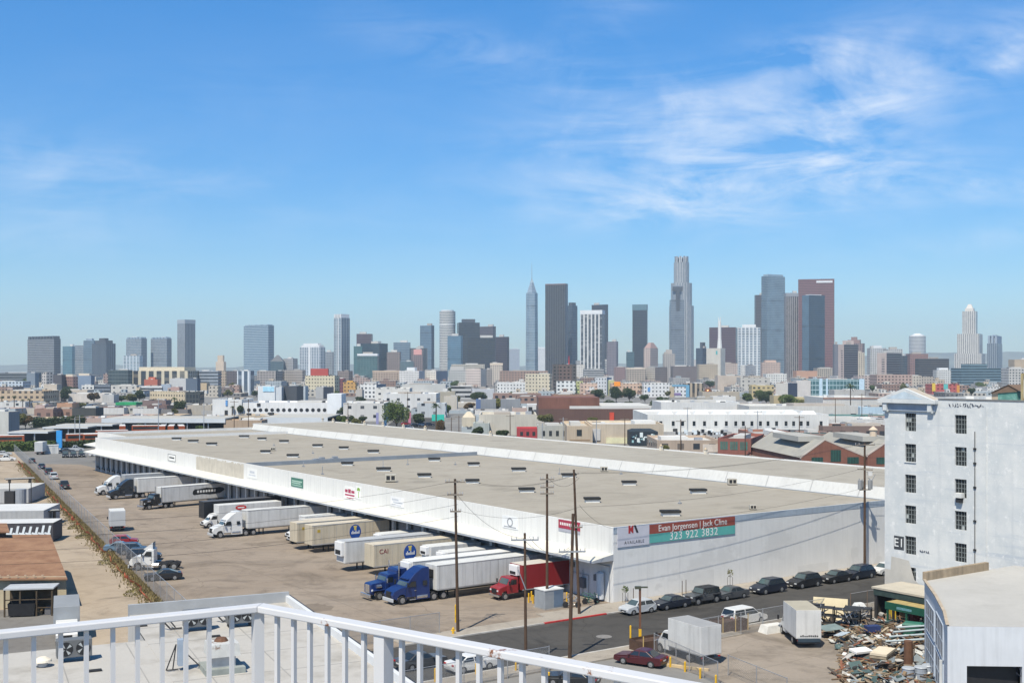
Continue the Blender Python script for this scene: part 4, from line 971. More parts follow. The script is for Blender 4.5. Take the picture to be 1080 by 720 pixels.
def roof_unit(px, py, kind, label, nm, z=LZ - .5, rz=None):
    p = G(px, py, z); return thing(nm, label, kind, p, LA if rz is None else rz)
def condenser(t, w_=1.9, h_=1.15):
    MB().box(-w_ / 2, w_ / 2, -.45, .45, .3, .3 + h_).build('casing', mat('condenser_grey', (.13, .135, .14), .5, .1, 1), t, bevel=.03)
    for s_ in (-1, 1):
        f_ = MB().cyl((s_ * w_ / 4, -.455, .3 + h_ / 2), (s_ * w_ / 4, -.47, .3 + h_ / 2), h_ * .4, h_ * .4, 16).build('fan', BLACK, t)
        b_ = MB()
        for a_ in range(4):
            an = a_ * math.pi / 2 + .4; b_.face([(s_ * w_ / 4 + math.cos(an) * .05, -.475, .3 + h_ / 2 + math.sin(an) * .05), (s_ * w_ / 4 + math.cos(an + .5) * h_ * .36, -.475, .3 + h_ / 2 + math.sin(an + .5) * h_ * .36), (s_ * w_ / 4 + math.cos(an) * h_ * .36, -.475, .3 + h_ / 2 + math.sin(an) * h_ * .36)])
        b_.build('fan_blade', mat('fan_pale', (.4, .42, .42), .5), f_)
        MB().box(s_ * w_ * .4 - .06, s_ * w_ * .4 + .06, -.5, .5, 0, .3).build('support', FRAME, t)
t = roof_unit(208, 664, 'condenser unit', 'left of the two dark condenser units behind the railing corner', 'condenser_unit'); condenser(t)
t = roof_unit(253, 660, 'condenser unit', 'dark condenser unit nearest the railing corner post', 'condenser_unit'); condenser(t)
t = roof_unit(78, 696, 'condenser unit', 'dark twin fan unit low on the roof behind the left balusters', 'condenser_unit'); condenser(t, 2.1, 1.1)
t = roof_unit(45, 702, 'roof vent', 'round cream mushroom vent cap on the pale roof at left', 'mushroom_vent')
MB().cyl((0, 0, 0), (0, 0, .3), .3, .3, 14).build('pipe', STEEL, t); MB().cyl((0, 0, .3), (0, 0, .42), .55, .5, 18).cyl((0, 0, .42), (0, 0, .58), .5, .2, 18).build('cap', mat('cap_cream', (.66, .6, .5)), t)
t = roof_unit(234, 706, 'roof fan', 'square metal hooded exhaust fan with rusty top on the pale roof', 'exhaust_fan')
MB().box(-1.2, 1.2, -1.2, 1.2, 0, .35).build('kerb_base', mat('kerb_greenish', (.26, .28, .26), .7, .2, 1), t); MB().box(-.7, .7, -.7, .7, .35, 1.0).build('duct', STEEL, t)
MB().prism([(-.95, -.95), (.95, -.95), (.95, .95), (-.95, .95)], 1.0, 1.75, taper=.92).build('hood', mat('hood_metal', (.5, .5, .48), .5, .15, 1, stain=(.16, .08, .04), stain_at=(.58, .66), stain_scale=1.2), t)
MB().cyl((0, .2, 1.75), (0, .2, 1.95), .45, .3, 10).build('rusty_cap', mat('rust', (.12, .06, .035), .9, .3, 2), t)
t = roof_unit(191, 706, 'cabinet', 'tall blue grey electrical cabinet with bent pipe stand on the roof', 'electrical_cabinet')
MB().box(-.2, .35, -.25, .25, .3, 1.9).build('cabinet', mat('cabinet_blue_grey', (.30, .36, .44), .5, .1, 1), t); MB().tube([(-.3, 0, 1.6), (-.9, -.1, .1), (-.2, -.1, .1)], .04).tube([(-.3, 0, 1.6), (-.5, 0, .05)], .04).build('stand', FRAME, t)
MB().tube([(.3, 0, 1.0), (1.2, -.3, .06), (1.5, -1.5, .06)], .04).build('pipe', FRAME, t)
t = roof_unit(182, 663, 'duct', 'black bent pipe support beside the left condenser unit', 'duct_stand')
MB().tube([(-.9, 0, .9), (-.2, -.3, .1), (.6, -.3, .1)], .06).tube([(-.4, .3, .9), (.2, 0, .1)], .05).build('pipe', FRAME, t)
t = roof_unit(237, 655, 'duct', 'black bent pipe support between the two condenser units', 'duct_stand')
MB().tube([(-.9, 0, .9), (-.2, -.3, .1), (.6, -.3, .1)], .06).tube([(-.4, .3, .9), (.2, 0, .1)], .05).build('pipe', FRAME, t)
for i, (x, y) in enumerate(((149, 660), (100, 707), (226, 671))):
    t = roof_unit(x, y, 'roof drain', ['dark roof drain grate by the left roof seam', 'small dark drain grate near the twin fan unit', 'dark drain grate just in front of the condenser pair'][i], 'roof_drain')
    MB().box(-.4, .4, -.2, .2, 0, .08).build('grate', DARK, t)

# ------------------------------------------------------------------ poles and wires
ARMG = mat('crossarm_grey_wood', (.20, .17, .14), .8, .2, 2); INS = mat('insulator_grey', (.35, .35, .36), .4, .1, 3)
def pole(label, base, h, arms, lean=0.0, r=.17, transformer=False, rz=None):
    t = thing('utility_pole', label, 'utility pole', base, 0, 'wooden utility poles')
    MB().cyl((0, 0, 0), (lean, 0, h), r, r * .7, 10).build('pole', WOOD, t)
    for (z, Lh, az_, col) in arms:
        x = lean * z / h
        a = MB().box(-Lh, Lh, -.07, .07, -.07, .07).build('crossarm', ARMG if col == 0 else STEEL, t, (x, -.16, z), az_)
        b = MB()
        for k in (-.95, -.6, .6, .95): b.cyl((k * Lh, 0, .07), (k * Lh, 0, .3), .05, .035, 6)
        b.build('insulator', INS, a)
    if transformer:
        for k, (x_, z_) in enumerate(((-.75, h - 6.2), (.6, h - 6.2), (-.1, h - 6.4))):
            y_ = -.45 if k != 2 else .5
            MB().cyl((x_, y_, z_), (x_, y_, z_ + 1.2), .3, .3, 12).cyl((x_ - .1, y_, z_ + 1.2), (x_ - .1, y_, z_ + 1.45), .06, .04, 6).build('transformer', mat('transformer_grey', (.25, .26, .27), .5, .1, 1), t)
        MB().tube([(.2, -.1, h - 4.6), (.9, -.3, h - 5), (1.3, -.4, h - 4.2)], .04).build('bracket', STEEL, t)
        MB().box(.35, .9, -.5, -.1, h - 4.4, h - 3.9).build('switch_box', WHITE, t)
    return t
SV = TH                                             # crossarms lie across the street lines
pA = G(483, 667); pole('tall wooden pole in front of the blue tractors, oval arms at its top', pA, 15.7, [(15.4, 1.0, 0, 0), (14.1, .8, 0, 0), (12.4, .55, 0, 0)], -.3)
pB = G(577, 641); pole('wooden pole with three short crossarms rising from the grey cabinet enclosure', pB, 15.1, [(14.5, .8, .1, 0), (13.6, .75, .1, 0), (12.9, .75, .1, 0)])
pC = G(611, 648); pole('bare leaning brown pole standing beside the red painted kerb', pC, 15.9, [(9.6, .7, .1, 0)], -.6)
pE = W(-17.6, -24.9); pole('short pole with grey metal crossarm, left of the red truck', pE, 12.1, [(11.5, 1.25, .05, 1)], -.1, .15)
MB().tube([(0, -.1, 7.0), (-.7, -.1, 8.8)], .05).build('brace', STEEL, bpy.data.objects['utility_pole.003'])
pD = W(-17.6, -19.9); pole('dark pole with grey metal crossarm just right of the red truck', pD, 13.5, [(10.0, 1.25, .1, 1)], .3, .19)
pF = G(912, 600); pole('wooden pole with transformers in front of the white end wall', pF, 17.0, [(16.7, 1.4, .15, 0), (13.4, 1.0, -.5, 0), (10.7, .8, .2, 0)], .0, .18, True)
tt = W(-1.0, 44)
def wire(label, p, q, sag, r=.016, group='overhead wires between the poles'):
    n = 12; b = MB(); p, q = Vector(p), Vector(q)
    pts = [p.lerp(q, i / n) - Vector((0, 0, sag * 4 * (i / n) * (1 - i / n))) for i in range(n + 1)]
    b.tube([tuple(x - p) for x in pts], r, 4); o = b.build('overhead_wire', BLACK, None, p)
    tag(o, label, 'wire', group)
wl = 'thin black wire strung between the utility poles along the street'
up = Vector((0, 0, 1))
for k, (a, b_, za, zb_, dx) in enumerate(((pA, pC, 15.6, 15.5, .7), (pA, pC, 15.6, 15.5, -.7), (pA, pC, 12.5, 11.8, 0), (pC, pF, 15.5, 16.9, .8), (pC, pF, 15.5, 16.9, -.8), (pC, pF, 11.8, 13.6, 0), (pC, pF, 9.8, 10.9, .2), (pB, pC, 14.7, 15.0, .2), (pE, pD, 11.7, 10.3, .9), (pE, pD, 11.7, 10.3, -.9), (pA, pE, 14, 11.6, .0))):
    wire(wl, a + up * za + Vector((0, dx * .6, 0)) + Vector((dx * .3, 0, 0)), b_ + up * zb_ + Vector((0, dx * .6, 0)), 1.0)
for k in range(4):
    wire('thin black wire running from the transformer pole out past the white building', pF + up * (16.9 - k * 1.9) + Vector((.6 - .3 * k, 0, 0)), W(-1.2, 95) + up * (16.5 - k * 1.9), 1.2, group='wires beyond the transformer pole')
    wire('thin black wire from the oval armed pole towards the lot at left', pA + up * (15.5 - k * 1.2), W(-2.5 + k, -75) + up * (15 - k * 1.2), 1.3, group='wires at the left of the poles')
wire('service wire dropping from the bare brown pole to the warehouse corner', pC + up * 12, W(.1, .5, 8.5), .6)
# light post with yellow foot
def bollard(px, py0, py1, label, group='yellow steel bollards', r=.09):
    p = G(px, py1); h = (py1 - py0) * p.y / F
    o = MB().cyl((0, 0, 0), (0, 0, h - r * .5), r, r, 8).cyl((0, 0, h - r * .5), (0, 0, h), r, r * .4, 8).build('bollard', YEL, None, p)
    tag(o, label, 'bollard', group)
p = G(675, 680); t = thing('light_post', 'brown wooden post with floodlight and yellow foot by the maroon sedan', 'light post', p)
MB().box(-.1, .1, -.1, .1, 0, 5.6).build('post', mat('brown_post', (.13, .06, .035), .8, .2, 2), t); MB().box(-.13, .13, -.13, .13, 0, 1.6).build('foot_sleeve', YEL, t)
MB().box(-.5, .1, -.2, .2, 5.5, 5.75).box(.05, .75, -.15, .15, 5.6, 5.72).build('floodlight', mat('lamp_dark', (.07, .075, .05), .5, .2, 2), t)
for x, y0, y1, l in ((665, 659, 683, 'tall yellow post left of the brown light post'), (667.8, 675, 684, 'short yellow bollard beside the tall yellow post'), (672, 675, 683, 'short yellow bollard touching the brown light post'), (707, 692, 703, 'yellow bollard by the cab of the left box truck'), (722.5, 697, 708, 'yellow bollard below the middle of the left box truck'), (738.5, 704, 715, 'yellow bollard below the rear of the left box truck'), (755, 711, 722, 'yellow bollard right of the pipe fence end'), (459, 704, 720, 'yellow post seen right of the railing post'), (502, 699, 712, 'yellow post seen between balusters beside the street'), (544, 698, 708, 'yellow post seen below the short pole'), (579, 708, 722, 'yellow post beside the charcoal car under the railing'), (480.5, 637, 656, 'yellow guard tube on the oval armed pole')):
    bollard(x, y0, y1, l)
for x, y0, y1 in ((557.7, 625, 635), (560.5, 623, 633), (562.2, 627, 636), (566.3, 627, 637), (570.5, 633, 640), (575.8, 631, 641), (591.6, 623, 636), (593, 622, 635), (597.8, 624, 634)):
    bollard(x, y0, y1, 'yellow bollard guarding the grey cabinet by the dock corner', 'yellow bollards round the grey cabinet')
p = G(579, 640); t = thing('transformer_cabinet', 'grey metal transformer cabinet with pale top among yellow bollards', 'cabinet', p, TH)
MB().box(-1.3, 1.3, -1.0, 1.0, .1, 2.1).build('cabinet', mat('cabinet_grey', (.27, .29, .31), .5, .1, 1), t, bevel=.04); MB().box(-1.35, 1.35, -1.05, 1.05, 2.1, 2.2).build('top', mat('cabinet_top', (.62, .63, .62), .5), t); MB().box(-1.4, 1.4, -1.1, 1.1, 0, .1).build('base', M_conc, t)
MB().box(-.05, 1.25, -1.02, -.998, .2, 2.0).build('door', mat('cabinet_blue', (.12, .17, .24), .5, .1, 1), t)
for i, (x, y, l) in enumerate(((603, 640, 'loose heap of bicycles and scrap metal beside the cabinet'), (622, 636, 'green metal cart parked under the near canopy'))):
    t = thing('scrap_cart', l, 'cart', G(x, y), .3 * i)
    rr_ = random.Random(i); b = MB()
    for k in range(16): b.tube([(rr_.uniform(-1, 1), rr_.uniform(-.6, .6), rr_.uniform(.2, 1.2)), (rr_.uniform(-1, 1), rr_.uniform(-.6, .6), rr_.uniform(.1, 1.4))], .04)
    b.build('tubing', mat('tubing_green', (.06, .14, .11), .5, .2, 1) if i else STEEL, t)
    for s_ in (-.7, .7): MB().cyl((s_, -.35, .35), (s_, -.28, .35), .35, .35, 14).build('wheel', DARK, t)
p = G(478, 669); t = thing('fire_hydrant', 'small yellow fire hydrant beside the oval armed pole', 'fire hydrant', p)
MB().cyl((0, 0, 0), (0, 0, .6), .13, .12, 10).cyl((0, 0, .6), (0, 0, .78), .15, .05, 10).build('barrel', YEL, t); MB().cyl((-.22, 0, .45), (.22, 0, .45), .07, .07, 8).build('outlet', YEL, t)
# street signs and saplings on the far sidewalk
def foliage(name, col, var=.45):
    m, nt, b = newmat(name)
    tc_ = _n(nt, 'ShaderNodeTexCoord').outputs['Object']
    c = _mix(nt, _ramp(nt, _noise(nt, tc_, .9, 4), .3, .7), mul(col, 1 - var), mul(col, 1 + var))
    c = _mix(nt, _ramp(nt, _noise(nt, tc_, 6, 2), .45, .75), c, (col[0] * 2.1, col[1] * 1.7, col[2] * 1.2))
    nt.links.new(c, b.inputs['Base Color']); b.inputs['Roughness'].default_value = .7; b.inputs['Specular IOR Level'].default_value = .25
    return m
LEAF = [foliage('leaf_dark_green', (.030, .048, .018)), foliage('leaf_mid_green', (.055, .085, .022)), foliage('leaf_olive', (.085, .09, .03)), foliage('leaf_yellow_green', (.12, .13, .035)), foliage('leaf_brown', (.09, .065, .035))]
def leaves(mb, c, rx, ry, rz_, n, s_, rg):
    for _ in range(n):
        while True:
            d = Vector((rg.uniform(-1, 1), rg.uniform(-1, 1), rg.uniform(-1, 1)))
            if .05 < d.length < 1: break
        d = d * (d.length ** -.45)
        p = Vector(c) + Vector((d.x * rx, d.y * ry, d.z * rz_))
        a = Vector((rg.gauss(0, 1), rg.gauss(0, 1), rg.gauss(0, 1))).normalized(); b = a.orthogonal().normalized(); q = s_ * rg.uniform(.6, 1.3)
        b = (b + a.cross(b) * rg.uniform(-1, 1)).normalized()
        mb.face([p - a * q, p + b * q * .7, p + a * q, p - b * q * .7])
def tree(label, base, h, rad, leaf=0, trunk=.3, seed=0, dens=1.0, flat=1.0, group=None, name='tree', leafs=None, lobes=9):
    rg = random.Random(seed * 17 + 3); t = thing(name, label, 'tree', base, 0, group)
    cz = h * trunk; b = MB()
    tr = max(.12, h * .028)
    top = Vector((rg.uniform(-.3, .3), rg.uniform(-.3, .3), cz)); b.cyl((0, 0, 0), top, tr, tr * .75, 8)
    ls = leafs or max(.16, rad * .085); fol = MB()
    cr = (h - cz) / 2
    for k in range(lobes):
        an = 2 * math.pi * k / lobes + rg.uniform(-.4, .4); rr_ = rad * rg.uniform(.3, .72) if k else 0
        zz = cz + cr * (1.0 + rg.uniform(-.45, .55) * flat)
        c = Vector((math.cos(an) * rr_, math.sin(an) * rr_, zz))
        b.cyl(top - Vector((0, 0, .3)), c, tr * .5, tr * .15, 6)
        s_ = rg.uniform(.38, .62); leaves(fol, c, rad * s_, rad * s_, cr * s_ * .95, int(130 * dens), ls, rg)
    b.build('trunk', mat('bark', (.08, .06, .045), .9, .3, 2), t)
    fol.build('crown', LEAF[leaf], t)
    return t
for i, (x, yb, yt, l) in enumerate(((659.5, 636, 617, 'thin staked sapling at the left end of the white end wall'), (770, 622, 599, 'thin staked sapling with leafy tip beside the grey sedan'))):
    p = G(x, yb); h = (yb - yt) * p.y / F
    t = thing('sapling', l, 'sapling', p)
    MB().cyl((0, 0, 0), (0, 0, h * .85), .03, .02, 6).build('trunk', mat('bark', (.08, .06, .045)), t)
    fb = MB(); leaves(fb, (0, 0, h * .8), .38, .38, h * .2, 60, .1, random.Random(i)); fb.build('crown', LEAF[1 + i], t)
    for s_ in (-.3, .3): MB().cyl((s_, 0, 0), (s_, 0, h * .6), .025, .025, 5).build('stake', WOOD, t)
for x, yb, yt, l in ((668, 634, 620, 'bare stake behind the silver hatchback'), (719.5, 628, 612, 'left of two bare tree stakes behind the off road car'), (723.5, 627, 611, 'right of two bare tree stakes behind the off road car')):
    p = G(x, yb); o = MB().cyl((0, 0, 0), (0, 0, (yb - yt) * p.y / F), .045, .04, 6).build('tree_stake', WOOD, None, p); tag(o, l, 'stake')
# ------------------------------------------------------------------ fences
CHAIN = chainlink('chain_link_mesh', (.30, .31, .32), .09, .30); CHAIN2 = chainlink('chain_link_dark_mesh', (.10, .10, .10), .12, .5)
def fence(label, pts, h, m=None, step=3.0, postm=None, rail=True, name='chain_link_fence', z0=0.0):
    p0 = Vector(pts[0]); t = thing(name, label, 'fence', (p0.x, p0.y, z0)); b = MB(); rb = MB()
    acc = 0
    for a, c in zip(pts, pts[1:]):
        a, c = Vector(a) - p0, Vector(c) - p0; a.z = c.z = 0; L = (c - a).length
        b.face([(a.x, a.y, .05), (c.x, c.y, .05), (c.x, c.y, h), (a.x, a.y, h)], 0, [(acc, 0), (acc + L, 0), (acc + L, h), (acc, h)]); acc += L
        if rail: rb.cyl((a.x, a.y, h), (c.x, c.y, h), .03, .03, 5)
        n = max(1, int(L / step)); 
        for i in range(n + 1):
            if i == 0 and a.length > .01: continue
            q = a.lerp(c, i / n); MB().cyl((q.x, q.y, 0), (q.x, q.y, h + .06), .04, .04, 6).build('post', postm or STEEL, t)
    b.build('mesh_panel', m or CHAIN, t)
    if rail: rb.build('top_rail', STEEL, t)
    return t
fence('long grey chain link fence between the truck yard and the dirt strip', [fn0 + fdir * 3, f1], 2.6, step=4.4)
fence('chain link fence along the sidewalk in front of the blue tractors', [W(-1.9, -62), W(-1.9, -24.5)], 2.2, step=3.2)
fence('chain link fence on the near side of the street behind the railing', [W(-19.9, -60), W(-19.9, -24)], 2.2, step=4.2)
fence('chain link fence in front of the parked minivan and the off road car', [W(-19.7, -6), W(-19.7, 13)], 2.3, step=3)
fence('rusty mesh fence of the scrap yard along the street', [W(-19.9, 17), W(-19.9, 45)], 2.4, CHAIN2, 2.8, mat('rust_post', (.16, .11, .08), .8, .2, 2))
fence('pipe fence with thin mesh below the left white box truck', [G(690, 690), G(713, 701), G(757, 722)], 2.0, CHAIN, 1.9)
fence('low wire fence running right from the pipe fence', [G(768, 712), G(830, 738)], 1.8, chainlink('thin_mesh', (.2, .2, .2), .2, .12), 3)
# ragged orange netting beside the long fence
b = MB(); r6 = random.Random(6); side = Vector((-fdir.y, fdir.x, 0))
prev = None
for i in range(120):
    q = fn0 + fdir * (60 + i * 2.0) + side * (1.2 + r6.uniform(-.35, .35)); h_ = r6.uniform(.2, .8) if r6.random() > .12 else .08
    if prev: b.face([(prev[0].x, prev[0].y, .02), (q.x, q.y, .02), (q.x + side.x * .3, q.y + side.y * .3, h_), (prev[0].x + side.x * .3, prev[0].y + side.y * .3, prev[1])])
    prev = (q, h_)
o = b.build('safety_netting', mat('orange_netting', (.46, .11, .055), .7, .25, 2)); tag(o, 'ragged orange safety netting along the dirt side of the long fence', 'netting')
# dry weeds
b = MB()
for i in range(15000):
    q = fn0 + fdir * (40 + 250 * r6.random()) + side * (abs(r6.gauss(0, 1.0)) + .15)
    h_ = r6.uniform(.1, .5); a = r6.uniform(0, 6.28); w_ = .1
    b.face([(q.x - math.cos(a) * w_, q.y - math.sin(a) * w_, .01), (q.x + math.cos(a) * w_, q.y + math.sin(a) * w_, .01), (q.x + r6.uniform(-.2, .2), q.y + r6.uniform(-.2, .2), h_)])
o = stuff(b.build('weeds', foliage('dry_weed', (.135, .115, .055), .45))); o['label'] = 'dry olive weeds growing along the orange netting'; o['category'] = 'weeds'
for i in range(6):
    q = fn0 + fdir * (62 + i * 21 + r6.uniform(-6, 6)) + side * 2.2
    fb = MB(); leaves(fb, (0, 0, .15), 1.1, 2.4, .35, 260, .11, r6)
    o = fb.build('weed_clump', foliage('weed_green', (.115, .105, .042), .3) if 'weed_green' not in bpy.data.materials else bpy.data.materials['weed_green'], None, q); tag(o, 'low bushy clump of green and dry weeds by the orange netting', 'weed', 'weed clumps by the netting')

# ------------------------------------------------------------------ left yard
p0 = G(70, 641); t = thing('brown_roof_shed', 'tan shed with big brown shingle roof at the left edge', 'building', p0, R(2))
shed = t
M_tan = mat('tan_siding', (.42, .36, .25), .8, .12, .5, streak=.25)
m_sh, nt, bs = newmat('brown_shingles')
tc_ = _n(nt, 'ShaderNodeTexCoord').outputs['Object']
br = _n(nt, 'ShaderNodeTexBrick'); br.inputs['Scale'].default_value = 3.0; br.inputs['Color1'].default_value = (.23, .12, .065, 1); br.inputs['Color2'].default_value = (.19, .09, .045, 1); br.inputs['Mortar'].default_value = (.10, .05, .03, 1); br.inputs['Mortar Size'].default_value = .02
nt.links.new(tc_, br.inputs['Vector'])
nt.links.new(_mix(nt, _ramp(nt, _noise(nt, tc_, .5, 6), .35, .7), br.outputs[0], (.28, .16, .09)), bs.inputs['Base Color']); bs.inputs['Roughness'].default_value = .9
b = MB(); b.box(-40, 0, 0, 21, 0, 3.55); b.face([(0, 0, 3.55), (0, 21, 3.55), (0, 19.5, 5.4)]); b.build('wall', M_tan, t)
b = MB()
b.face([(-40, -.7, 3.45), (.35, -.7, 3.45), (.35, 20, 5.5), (-40, 20, 5.5)]); b.face([(-40, -.7, 3.3), (.35, -.7, 3.3), (.35, -.7, 3.45), (-40, -.7, 3.45)]); b.face([(.35, -.7, 3.3), (.35, 20, 5.35), (.35, 20, 5.5), (.35, -.7, 3.45)]); b.face([(-40, 20, 5.5), (.35, 20, 5.5), (.35, 22, 5.0), (-40, 22, 5.0)])
b.build('roof', m_sh, t)
b = MB(); b.face([(-40, 18, 6.15), (-5, 18, 6.15), (-5, 23, 6.6), (-40, 23, 6.6)]); b.face([(-40, 18, 6.0), (-5, 18, 6.0), (-5, 18, 6.15), (-40, 18, 6.15)]); b.build('upper_roof', m_sh, t)
MB().box(-40, -5.4, 18.6, 22.8, 5.2, 6.0).build('shade_gap', BLACK, t)  # black block stands for the shade under the upper roof
for ch in shed.children:
    for v_ in ch.data.vertices: v_.co.x -= .46 * max(0, v_.co.y)
MB().box(-6.2, -1.6, -.06, .02, 0, 2.9).build('roller_door', mat('shed_door_grey', (.13, .14, .16), .6, .15, 1, streak=.2), t)
b = MB(); 
for i in range(13): b.box(-14 + i * .95, -13.75 + i * .95, -.55, -.3, 3.75 + .02, 3.82 + .02)
b.build('shingle_patch', mat('chalky_tan', (.4, .3, .21), .9), t)
t = thing('lean_to', 'dark timber lean-to with grey sheet roof against the tan shed', 'shed', G(68, 645) + Vector((-3.2, -.9, 0)), R(9))
MB().prism([(-2.6, -1.7), (2.6, -1.7), (2.6, 1.2), (-2.6, 1.2)], 2.95, 3.1).build('roof', mat('grey_sheet_roof', (.42, .43, .44), .5, .1, 1), t)
b = MB()
for x in (-2.5, -.9, .8, 2.4): b.box(x - .08, x + .08, -1.6, -1.45, 0, 2.95)
for z in (.9, 1.8): b.box(-2.5, 2.4, -1.56, -1.47, z, z + .1)
b.box(-2.5, 2.5, .6, .7, 0, 2.95); b.build('timber_frame', mat('dark_timber', (.07, .05, .03), .9, .3, 1), t)
for i in range(5): MB().box(-2.1 + i * .9, -1.5 + i * .9, -.9, .2, 0, .5 + .3 * (i % 3)).build('stored_box', mat('stored_' + str(i % 3), [(.25, .17, .09), (.12, .12, .13), (.35, .3, .2)][i % 3], .8), t)
p = G(24, 649); t = thing('dumpster', 'black open topped dumpster in front of the tan shed', 'dumpster', p, R(12))
b = MB(); b.prism([(-1.3, -.8), (1.3, -.8), (1.3, .8), (-1.3, .8)], .15, 1.5, taper=1.08, cap=False); b.face([(-1.3, -.8, .9), (1.3, -.8, .9), (1.3, .8, .9), (-1.3, .8, .9)]); b.build('bin', BLACK, t); MB().box(-1.5, 1.5, .86, .95, 1.3, 1.75).build('lid', DARK, t)
for s_ in (-1, 1): MB().cyl((s_, -.6, .1), (s_, -.5, .1), .1, .1, 8).build('caster', DARK, t)
t = thing('timber_stack', 'stack of orange tan timber beside the black dumpster', 'timber stack', G(36, 634), R(14))
for i in range(4): MB().box(-1.7, 1.7, -.6 + .3 * i, -.35 + .3 * i, .1 + .0 * i, .35).box(-1.6, 1.6, -.5 + .28 * i, -.3 + .28 * i, .36, .6).build('plank', mat('fresh_timber', (.5, .30, .11), .8, .2, 2), t)
t = thing('pallet_stack', 'stack of wooden pallets and drums at the far left wall', 'pallets', G(8, 634), R(9))
for i in range(5): MB().box(-1.4, .0, -.6, .6, .05 + i * .2, .16 + i * .2).build('pallet', mat('pallet_wood', (.33, .25, .15), .9, .25, 2), t)
for i in range(2): MB().cyl((.6 + i * .8, 0, 0), (.6 + i * .8, 0, 1.0), .32, .32, 12).build('drum', mat('drum_cream', (.5, .44, .3), .6), t)
t = box_truck('grey roofed box truck facing the camera beside the tan shed', Vector((-43.2, 113.8, 0)), R(-69), 'white', mat('box_grey', (.30, .32, .34), .5, .1, .5), 8.2, 'cabover', H=3.55, roof=mat('dark_grey_roof', (.24, .25, .26), .6, .1, .5))
# containers beyond the shed, with racks of pipes on their ends
def container(label, px, py, L, rz, col, side_m, z=2.9, w_=2.6, name='storage_container'):
    q = G(px, py, z); t = thing(name, label, 'container', (q.x, q.y, 0), rz)
    b = MB(); b.box(-L, 0, 0, w_, .15, z, 0, top=1); b.build('box', [side_m, col], t)
    b = MB()
    for i in range(int(L / .8)): b.box(-L + i * .8, -L + i * .8 + .1, -.03, 0, .3, z - .15)
    b.build('rib', side_m, t); b = MB()
    for x in (-.3, -L + .3): b.box(x - .15, x + .15, .1, w_ - .1, 0, .16)
    b.build('skid', FRAME, t)
    return t
CW = mat('container_roof_white', (.56, .56, .55), .6, .06, .3, streak=.05, stain=(.55, .53, .5), stain_scale=.4); CG = mat('container_side_grey', (.35, .36, .37), .7, .1, .5)
t = container('low trailer with white graffiti on its dark side behind the tan shed', 56, 551, 26, R(7), CW, mat('graffiti_dark', (.05, .05, .06), .7, .2, .5), 3.0, 5.5)
b = MB(); rg = random.Random(12)
for i in range(9):
    x = -8.6 + i * .95; 
    z0, z1 = .5 + rg.uniform(0, .5), 2.3 + rg.uniform(-.2, .4)
    b.face([(x, -.045, z0), (x + .35, -.045, z0), (x + .75, -.045, z1), (x + .4, -.045, z1)]); b.face([(x - .3, -.047, 1.3), (x + .6, -.047, 1.1), (x + .65, -.047, 1.4), (x - .25, -.047, 1.6)])
b.build('graffiti', mat('graffiti_white', (.6, .66, .7), .7), t)
MB().box(-26, -9.4, -.045, -.035, .4, 2.8).build('rust_panel', mat('rust_panel', (.13, .05, .04), .8), t)
t = container('big flat white roofed container with a blue mark beside the graffiti trailer', 46, 538, 26, R(7), CW, CG, 3.2, 10.5)
MB().box(-9.6, -8.7, 3.0, 4.6, 3.201, 3.22).build('blue_mark', mat('blue_mark', (.02, .12, .5), .5), t)
t = container('pale roofed container behind the big white one', 30, 515, 22, R(7), mat('container_roof_pale', (.48, .47, .44), .7, .1, .3), CG, 3.0, 12)
def pipe_rack(label, px, py, n, L, rz):
    t = thing('pipe_rack', label, 'pipe rack', G(px, py), rz)
    for x in (-L * .35, L * .35): MB().box(x - .08, x + .08, -.1, n * .5, 0, 2.6).build('rack_post', FRAME, t)
    for i in range(n): MB().cyl((-L / 2, i * .5, 2.7), (L / 2, i * .5, 2.7), .12, .12, 8).build('pipe', mat('pipe_pale', (.5, .5, .48), .6) if i % 2 else FRAME, t)
pipe_rack('rack of pale and dark pipes at the end of the pale roofed container', 22, 518, 7, 6, R(30)); pipe_rack('rack of thin pipes over the roof edge of the graffiti trailer', 47, 556, 4, 5, R(32))
t = thing('rooftop_machine', 'grey round tank and ladder between the white roofed containers', 'machine', G(22, 535), 0)
MB().cyl((0, 0, 0), (0, 0, 3.6), 1.0, 1.0, 14).build('tank', mat('machine_grey', (.25, .27, .3), .5, .1, 1), t); MB().box(-3, -1.2, -.5, .5, 0, 3.2).build('motor_box', FRAME, t); MB().tube([(2, 0, 0), (2, 0, 5.2)], .08).build('mast', FRAME, t); MB().tube([(-2.2, 0, 3), (-2.2, 0, 5.0)], .1).build('chimney', FRAME, t)
t = thing('dark_bin', 'dark open bin at the end of the big white container', 'bin', G(49, 545), 0)
MB().box(-.8, .8, -.8, .8, 0, 2.2).build('bin', BLACK, t); MB().box(-.9, .9, -.9, .9, 2.2, 2.4).build('lid', mat('lid_grey', (.3, .3, .3), .6), t)
car('pickup', 'white pickup parked at the far left beyond the containers', 'white', G(6, 486), R(20))
car('sedan', 'pale car parked behind the white pickup at far left', 'silver', G(4, 480), R(20))
